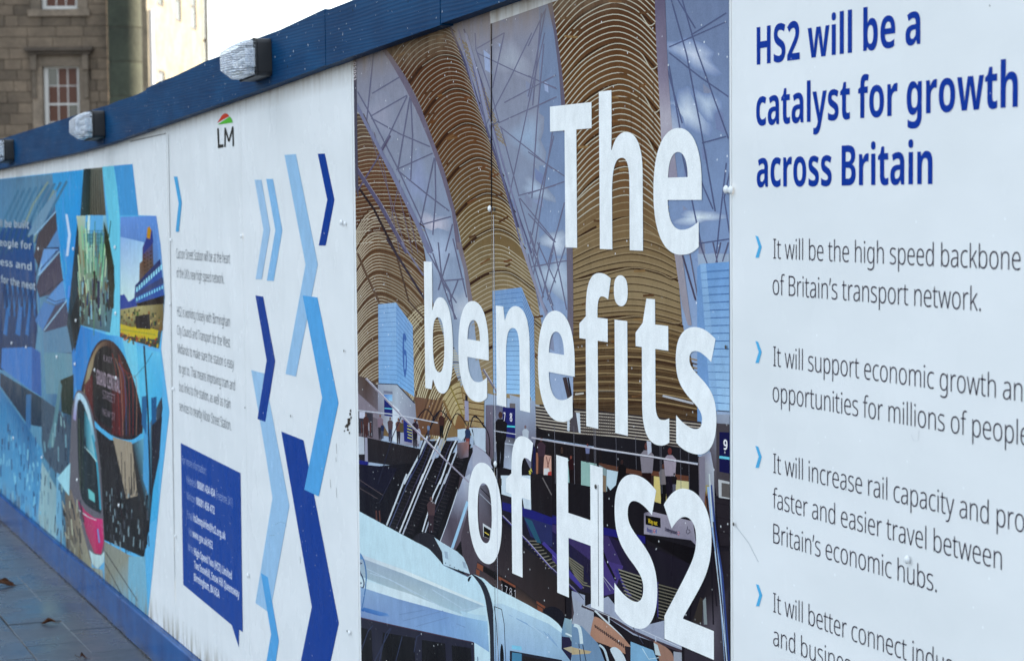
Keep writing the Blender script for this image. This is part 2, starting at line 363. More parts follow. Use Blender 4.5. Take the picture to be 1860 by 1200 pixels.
# ------------------------------------------------------------------ lettering
BOLD = r""" 260|
(343|40,274 *40,398 *112,624 187,714 313,714 *245,621 *174,394 174,275 *174,158 *245,-66 312,-158 187,-158 *112,-71 *40,151
)343|303,274 *303,151 *230,-71 156,-158 31,-158 *98,-66 *169,158 169,275 *169,394 *98,621 30,714 156,714 *230,624 *303,398
,294|220,116 227,105 *214,53 *169,-68 141,-129 30,-129 *45,-65 *71,63 79,116
.287|56,72 *56,117 *105,156 144,156 *182,156 *231,116 231,72 *231,28 *182,-13 144,-13 *105,-13 *56,28
/417|7,0 273,714 412,714 146,0
0581|540,357 *540,270 *513,135 *454,40 *359,-10 290,-10 *204,-10 *93,78 *40,242 40,357 *40,473 *89,637 *199,724 290,724 *375,724 *486,637 *540,473|192,357 *192,276 *210,168 *252,113 290,113 *327,113 *370,167 *388,276 388,357 *388,438 *370,547 *327,601 290,601 *252,601 *210,547 *192,438
1581|419,0 266,0 266,410 *266,427 *266,475 *268,527 269,550 *255,535 *232,513 218,501 139,435 60,533 284,714 419,714
2581|537,0 37,0 37,106 216,287 *270,343 *336,417 *366,478 366,513 *366,555 *313,596 274,596 *233,596 *161,559 118,523 35,622 *66,649 *136,695 *227,724 288,724 *358,724 *461,675 *517,588 517,531 *517,471 *472,374 *384,278 321,219 232,133 232,128 537,128
3581|512,554 *512,504 *471,433 *402,387 358,376 358,373 *444,363 *533,278 533,204 *533,144 *472,46 *345,-10 245,-10 *181,-10 *84,9 38,29 38,159 *85,135 *185,112 228,112 *309,112 *373,165 373,212 *373,244 *339,287 *265,308 202,308 149,308 149,426 203,426 *260,426 *330,450 *363,495 363,524 *363,562 *309,601 263,601 *229,601 *170,584 *124,560 106,549 40,651 *82,681 *196,724 281,724 *392,724 *512,631
4581|564,147 475,147 475,0 326,0 326,147 19,147 19,263 331,716 475,716 475,266 564,266|326,404 *326,421 *327,459 *328,495 *330,523 330,530 326,530 *316,509 *298,475 286,457 154,266 326,266
5581|305,456 *370,456 *472,404 *530,305 530,234 *530,156 *466,47 *342,-10 249,-10 *190,-10 *90,10 53,29 53,158 *90,139 *195,112 240,112 *282,112 *343,137 *376,189 376,227 *376,279 *307,337 234,337 *207,337 *148,326 127,320 67,353 94,714 481,714 481,585 223,585 211,447 *227,450 *270,456
6581|42,303 *42,365 *60,486 *104,593 *184,676 *308,724 398,724 *419,724 *476,719 494,716 494,594 *475,599 *427,604 396,604 *336,604 *255,571 *208,511 *185,430 183,381 189,381 *202,405 *242,443 *301,465 341,465 *403,465 *494,412 *543,311 543,239 *543,161 *484,49 *376,-10 301,-10 *246,-10 *152,27 *82,105 *42,223|298,112 *342,112 *395,172 395,236 *395,288 *349,347 301,347 *268,347 *220,318 *194,273 194,249 *194,224 *207,176 *233,136 *272,112
7581|115,0 379,585 40,585 40,714 541,714 541,618 275,0
8581|291,724 *392,724 *520,637 520,551 *520,508 *486,444 *428,395 392,377 *430,357 *498,305 *542,236 542,188 *542,130 *485,40 *374,-10 291,-10 *206,-10 *94,38 *39,126 39,186 *39,235 *76,305 *138,354 176,373 *144,393 *92,444 *61,510 61,552 *61,609 *121,685 *225,724|181,190 *181,152 *236,102 289,102 *344,102 *400,150 400,189 *400,216 *370,259 *323,291 297,302 283,309 *252,295 *206,261 *181,218|290,612 *254,612 *205,574 205,540 *205,516 *228,480 *267,452 291,441 *313,451 *352,478 *375,514 375,540 *375,574 *327,612
9581|540,404 *540,316 *503,165 *421,52 *284,-10 184,-10 *163,-10 *107,-7 88,-3 88,120 *108,115 *152,110 178,110 *242,110 *325,143 *374,203 *397,285 399,332 393,332 *379,309 *339,271 *281,249 239,249 *178,249 *88,302 *38,404 38,476 *38,554 *98,665 *207,724 282,724 *336,724 *429,686 *500,608 *540,487|285,601 *240,601 *186,541 186,477 *186,426 *234,367 282,367 *314,367 *361,396 *388,441 388,465 *388,489 *375,538 *350,578 *311,601
@898|851,364 *851,318 *828,228 *782,156 *715,112 670,112 *631,112 *571,151 557,181 551,181 *530,152 *464,112 418,112 *332,112 *243,218 243,305 *243,371 *298,475 *404,535 479,535 *526,535 *616,517 644,507 634,302 *634,292 *633,270 633,260 *633,226 *656,201 672,201 *695,201 *727,246 *745,321 745,365 *745,447 *681,564 *561,627 478,627 *399,627 *279,578 *198,487 *156,364 156,291 *156,205 *220,80 *345,13 437,13 *495,13 *620,39 674,58 674,-36 *625,-57 *507,-80 441,-80 *317,-80 *140,9 *47,176 47,291 *47,382 *107,539 *219,654 *378,719 477,719 *560,719 *697,670 *797,578 *851,447|357,305 *357,250 *399,201 434,201 *480,201 *520,273 524,344 529,439 *518,442 *494,445 480,445 *437,445 *382,405 *357,342
A692|527,0 472,168 220,168 165,0 0,0 251,717 439,717 692,0|387,451 *383,466 *366,526 *350,589 345,609 *341,586 *326,526 *312,470 307,451 256,296 437,296
B665|316,714 *463,714 *597,627 597,536 *597,491 *564,426 *509,386 476,379 476,374 *511,367 *575,331 *615,263 615,207 *615,142 *551,49 *434,0 352,0 85,0 85,714|324,428 *390,428 *440,476 440,515 *440,556 *381,595 317,595 238,595 238,428|238,313 238,121 335,121 *403,121 *456,176 456,219 *456,246 *433,288 *378,313 330,313
C642|398,597 *355,597 *286,564 *238,501 *213,412 213,355 *213,280 *255,173 *340,117 404,117 *451,117 *538,139 582,156 582,26 *537,7 *444,-10 387,-10 *273,-10 *126,81 *55,247 55,356 *55,437 *100,572 *188,670 *316,724 400,724 *453,724 *562,701 611,677 561,555 *525,572 *444,597
D732|678,369 *678,246 *586,82 *419,0 303,0 85,0 85,714 321,714 *434,714 *593,635 *678,481|518,363 *518,440 *473,540 *383,589 317,589 238,589 238,126 302,126 *412,126 *518,244
E552|499,0 85,0 85,714 499,714 499,589 238,589 238,433 482,433 482,308 238,308 238,127 499,127
F531|236,0 85,0 85,714 498,714 498,589 236,589 236,407 479,407 479,282 236,282
G735|381,402 665,402 665,31 *609,12 *476,-10 399,-10 *293,-10 *139,74 *55,238 55,358 *55,470 *142,634 *308,724 428,724 *492,724 *607,700 652,680 601,558 *563,576 *475,597 427,597 *354,597 *259,534 *213,425 213,355 *213,282 *258,175 *348,117 417,117 *445,117 *501,124 519,129 519,280 381,280
H756|671,0 518,0 518,307 238,307 238,0 85,0 85,714 238,714 238,435 518,435 518,714 671,714
I401|364,0 36,0 36,87 123,116 123,599 36,627 36,714 364,714 364,627 277,599 277,116 364,87
J321|11,-211 *-18,-211 *-62,-204 -79,-200 -79,-78 *-63,-82 *-27,-88 -7,-88 *24,-88 *65,-64 *85,-9 85,34 85,714 239,714 239,47 *239,-45 *181,-159 *79,-211
K660|660,0 486,0 301,300 238,254 238,0 85,0 85,714 238,714 238,388 *257,415 *301,470 322,496 489,714 659,714 411,398
L559|85,0 85,714 238,714 238,126 527,126 527,0
M944|397,0 217,558 213,558 *215,538 *218,472 *221,395 221,358 221,0 85,0 85,714 293,714 470,177 474,177 651,714 859,714 859,0 716,0 716,362 *716,397 *718,470 *722,536 723,557 719,557 538,0
N805|720,0 525,0 217,538 213,538 *215,515 *218,451 *221,383 221,352 221,0 85,0 85,714 279,714 586,181 590,181 *589,201 *585,264 *583,333 583,360 583,714 720,714
O791|735,358 *735,275 *694,140 *611,42 *483,-10 395,-10 *308,-10 *179,42 *96,140 *55,275 55,359 *55,470 *128,634 *279,725 396,725 *512,725 *663,634 *735,469|216,358 *216,284 *253,176 *333,119 395,119 *459,119 *538,176 *574,284 574,358 *574,470 *492,598 396,598 *333,598 *253,540 *216,433
P621|309,714 *447,714 *579,599 579,494 *579,447 *551,361 *486,292 *380,253 303,253 238,253 238,0 85,0 85,714|304,589 238,589 238,379 289,379 *331,379 *392,400 *425,449 425,489 *425,537 *366,589
Q791|735,358 *735,279 *697,146 *621,49 560,22 733,-170 536,-170 409,-10 *406,-10 *398,-10 395,-10 *308,-10 *179,42 *96,140 *55,275 55,359 *55,470 *128,634 *279,725 396,725 *512,725 *663,634 *735,469|216,358 *216,284 *253,176 *333,119 395,119 *459,119 *538,176 *574,284 574,358 *574,470 *492,598 396,598 *333,598 *253,540 *216,433
R656|304,714 *398,714 *522,667 *583,575 583,506 *583,458 *549,384 *491,332 454,315 657,0 482,0 323,274 238,274 238,0 85,0 85,714|301,595 238,595 238,392 301,392 *362,392 *428,442 428,499 *428,531 *401,573 *345,595
S566|528,207 *528,147 *467,48 *348,-10 257,-10 *212,-10 *139,-1 *76,17 47,31 47,169 *96,145 *210,116 261,116 *300,116 *350,136 *375,171 375,193 *375,219 *347,253 *285,286 231,308 *174,332 *95,387 *53,467 53,526 *53,590 *117,678 *231,724 306,724 *372,724 *479,697 521,677 474,556 *432,575 *343,599 302,599 *269,599 *226,582 *205,551 205,531 *205,506 *233,472 *297,438 352,415 *408,392 *486,337 *528,263
T577|365,0 212,0 212,587 19,587 19,714 558,714 558,587 365,587
U747|667,272 *667,188 *602,61 *470,-10 371,-10 *228,-10 *80,139 80,270 80,714 233,714 233,278 *233,198 *304,119 374,119 *424,119 *486,155 *514,227 514,279 514,714 667,714
V657|657,714 415,0 242,0 0,714 169,714 291,315 *298,291 *313,231 *326,173 329,151 *332,173 *344,231 *358,290 366,314 489,714
W996|982,714 801,0 626,0 531,372 *527,386 *517,429 *507,477 *499,520 498,534 *496,520 *489,477 *479,429 *469,386 465,371 370,0 196,0 14,714 164,714 255,326 *259,309 *269,261 *279,210 *288,162 290,144 *294,170 *304,234 *318,300 *332,359 337,381 425,714 570,714 659,380 *664,358 *678,298 *692,232 *703,168 706,144 *709,169 *722,236 *736,302 741,325 832,714
X670|666,0 490,0 332,257 173,0 3,0 240,368 17,714 187,714 334,470 478,714 649,714 425,359
Y626|313,415 460,714 626,714 390,278 390,0 236,0 236,273 0,714 166,714
Z596|565,0 33,0 33,99 368,588 42,588 42,714 557,714 557,615 221,126 565,126
a599|317,556 *420,556 *528,459 528,364 528,0 423,0 394,74 390,74 *367,45 *318,7 *254,-10 208,-10 *160,-10 *84,27 *40,103 40,161 *40,247 *164,333 287,338 378,341 378,358 *378,407 *334,446 294,446 *257,446 *179,422 141,405 97,508 *140,530 *251,556|321,250 *250,248 *194,206 194,168 *194,133 *233,100 266,100 *313,100 *378,156 378,208 378,253
b632|224,583 *224,552 *221,496 218,475 224,475 *246,509 *320,556 379,556 *470,556 *584,413 584,274 *584,181 *532,54 *437,-10 375,-10 *315,-10 *246,33 224,59 214,59 189,0 73,0 73,760 224,760|330,436 *292,436 *245,404 *224,339 224,287 224,269 *224,192 *271,112 332,112 *381,112 *431,196 431,276 *431,355 *382,436
c516|311,-10 *232,-10 *113,49 *47,174 47,270 *47,371 *119,497 *243,556 322,556 *370,556 *455,536 488,519 443,405 *413,418 *352,435 322,435 *283,435 *229,399 *201,326 201,271 *201,217 *229,147 *283,112 320,112 *363,112 *439,135 473,154 473,31 *442,12 *364,-10
d632|252,-10 *162,-10 *47,133 47,272 *47,413 *163,556 257,556 *296,556 *353,535 *395,499 410,476 415,476 *412,494 *407,559 407,586 407,760 559,760 559,0 443,0 413,71 407,71 *393,48 *351,12 *292,-10|305,111 *367,111 *417,182 417,255 417,271 *417,350 *369,434 304,434 *255,434 *200,350 200,270 *200,190 *255,111
e597|306,556 *382,556 *492,499 *551,388 551,308 551,235 200,235 *202,173 *274,102 341,102 *392,102 *476,122 520,142 520,29 *480,9 *391,-10 325,-10 *244,-10 *119,50 *47,175 47,269 *47,365 *112,492 *229,556|310,449 *265,449 *209,392 204,336 410,336 *410,369 *388,419 *343,449
f386|376,433 251,433 251,0 100,0 100,433 19,433 19,506 103,546 103,564 *103,670 *192,765 285,765 *324,765 *388,753 418,742 384,640 *369,644 *332,652 311,652 *280,652 *251,612 251,569 251,546 376,546
g632|255,556 *312,556 *388,513 413,477 417,477 431,546 559,546 559,-4 *559,-81 *499,-186 *378,-240 285,-240 *222,-240 *122,-225 78,-207 78,-79 *123,-99 *218,-121 280,-121 *343,-121 *408,-63 408,-12 408,3 *408,15 *411,55 413,70 408,70 *385,34 *310,-10 254,-10 *160,-10 *47,136 47,272 *47,408 *161,556|304,437 *271,437 *224,399 *201,325 201,270 *201,188 *254,108 307,108 *337,108 *379,126 *405,161 *418,215 418,252 418,274 *418,329 *396,401 *346,437
h650|224,607 *224,563 *219,496 217,476 225,476 *243,505 *291,539 *350,556 383,556 *442,556 *530,514 *579,427 579,356 579,0 428,0 428,318 *428,377 *386,436 341,436 *297,436 *246,394 *224,314 224,256 224,0 73,0 73,760 224,760
i299|225,546 225,0 74,0 74,546|150,761 *183,761 *232,730 232,687 *232,646 *183,614 150,614 *116,614 *68,646 68,687 *68,730 *116,761
k610|224,423 *224,396 *220,326 216,297 220,297 *227,308 *249,338 *272,370 281,381 423,546 594,546 392,314 607,0 432,0 286,218 224,169 224,0 73,0 73,760 224,760
l298|224,0 73,0 73,760 224,760
m975|714,556 *808,556 *904,462 904,356 904,0 754,0 754,318 *754,381 *712,436 670,436 *612,436 *564,351 564,273 564,0 413,0 413,318 *413,359 *395,411 *359,436 331,436 *290,436 *243,394 *224,314 224,256 224,0 73,0 73,546 189,546 211,476 216,476 *232,501 *279,537 *341,556 379,556 *440,556 *521,514 544,474 549,474 *576,515 *662,556
n650|385,556 *475,556 *579,462 579,356 579,0 429,0 429,318 *429,377 *387,436 341,436 *273,436 *224,343 224,256 224,0 73,0 73,546 189,546 210,473 216,473 *234,500 *285,537 *348,556
o625|577,274 *577,206 *540,100 *471,28 *373,-10 311,-10 *253,-10 *157,28 *87,100 *47,206 47,274 *47,365 *111,491 *231,556 314,556 *391,556 *509,491 *577,365|201,274 *201,221 *224,145 *273,105 313,105 *352,105 *401,145 *423,221 423,274 *423,328 *400,402 *352,441 312,441 *254,441 *201,355
p632|379,556 *474,556 *584,413 584,274 *584,182 *531,54 *437,-10 375,-10 *335,-10 *277,11 *238,42 224,59 218,59 *220,41 *224,-6 224,-31 224,-240 73,-240 73,546 196,546 217,475 224,475 *239,498 *280,534 *339,556|329,436 *291,436 *245,404 *225,340 224,291 224,275 *224,223 *243,150 *290,112 330,112 *364,112 *409,150 *431,223 431,276 *431,357 *380,436
q632|408,-11 *408,8 *410,52 413,71 407,71 *387,37 *313,-10 253,-10 *161,-10 *47,133 47,272 *47,366 *100,492 *195,556 256,556 *316,556 *390,510 413,476 417,476 431,546 559,546 559,-240 408,-240|307,109 *347,109 *396,140 *417,205 417,253 417,274 *417,353 *370,438 304,438 *252,438 *201,350 201,270 *201,189 *253,109
r447|375,556 *390,556 *425,553 435,550 420,409 *409,411 *379,415 358,415 *335,415 *288,401 *248,369 *224,317 224,277 224,0 73,0 73,546 188,546 210,454 217,454 *233,483 *281,529 *341,556
s502|460,161 *460,109 *411,32 *311,-10 234,-10 *176,-10 *88,5 47,22 47,147 *91,126 *193,102 230,102 *276,102 *317,128 317,150 *317,165 *296,189 *243,215 194,234 *145,254 *79,297 *46,357 46,402 *46,477 *165,556 263,556 *316,556 *407,534 454,514 410,411 *372,428 *292,450 261,450 *227,450 *189,429 189,410 *189,396 *210,374 *263,350 311,331 *360,312 *427,269 *460,208
t421|309,110 *332,110 *375,120 394,126 394,15 *370,4 *307,-10 264,-10 *215,-10 *138,22 *93,101 93,172 93,433 22,433 22,497 104,547 148,662 244,662 244,546 387,546 387,433 244,433 244,181 *244,145 *279,110
u650|576,546 576,0 460,0 441,70 432,70 *415,42 *362,6 *299,-10 264,-10 *206,-10 *119,32 *70,120 70,190 70,546 222,546 222,228 *222,170 *263,111 308,111 *354,111 *405,152 *425,232 425,290 425,546
v571|208,0 0,546 158,546 260,224 *264,213 *273,181 *281,147 282,134 286,134 *287,147 *295,180 *305,212 309,223 413,546 571,546 363,0
w862|463,266 *457,292 *443,353 *434,407 431,422 428,422 *426,407 *415,352 *402,290 394,261 323,0 161,0 12,547 162,547 218,306 *224,281 *236,218 *246,156 247,132 250,132 *252,149 *260,195 *269,242 *278,282 281,293 349,547 515,547 580,291 *585,271 *597,214 *609,156 611,133 614,133 *616,156 *625,218 *637,281 644,306 703,547 850,547 699,0 535,0
y571|0,546 159,546 262,234 *267,219 *276,188 *283,156 285,141 289,141 *292,162 *307,212 314,234 415,546 571,546 347,-50 *325,-111 *264,-196 *176,-240 111,-240 *86,-240 *48,-235 35,-232 35,-113 *46,-115 *77,-119 94,-119 *125,-119 *167,-94 *195,-53 205,-27 217,4"""
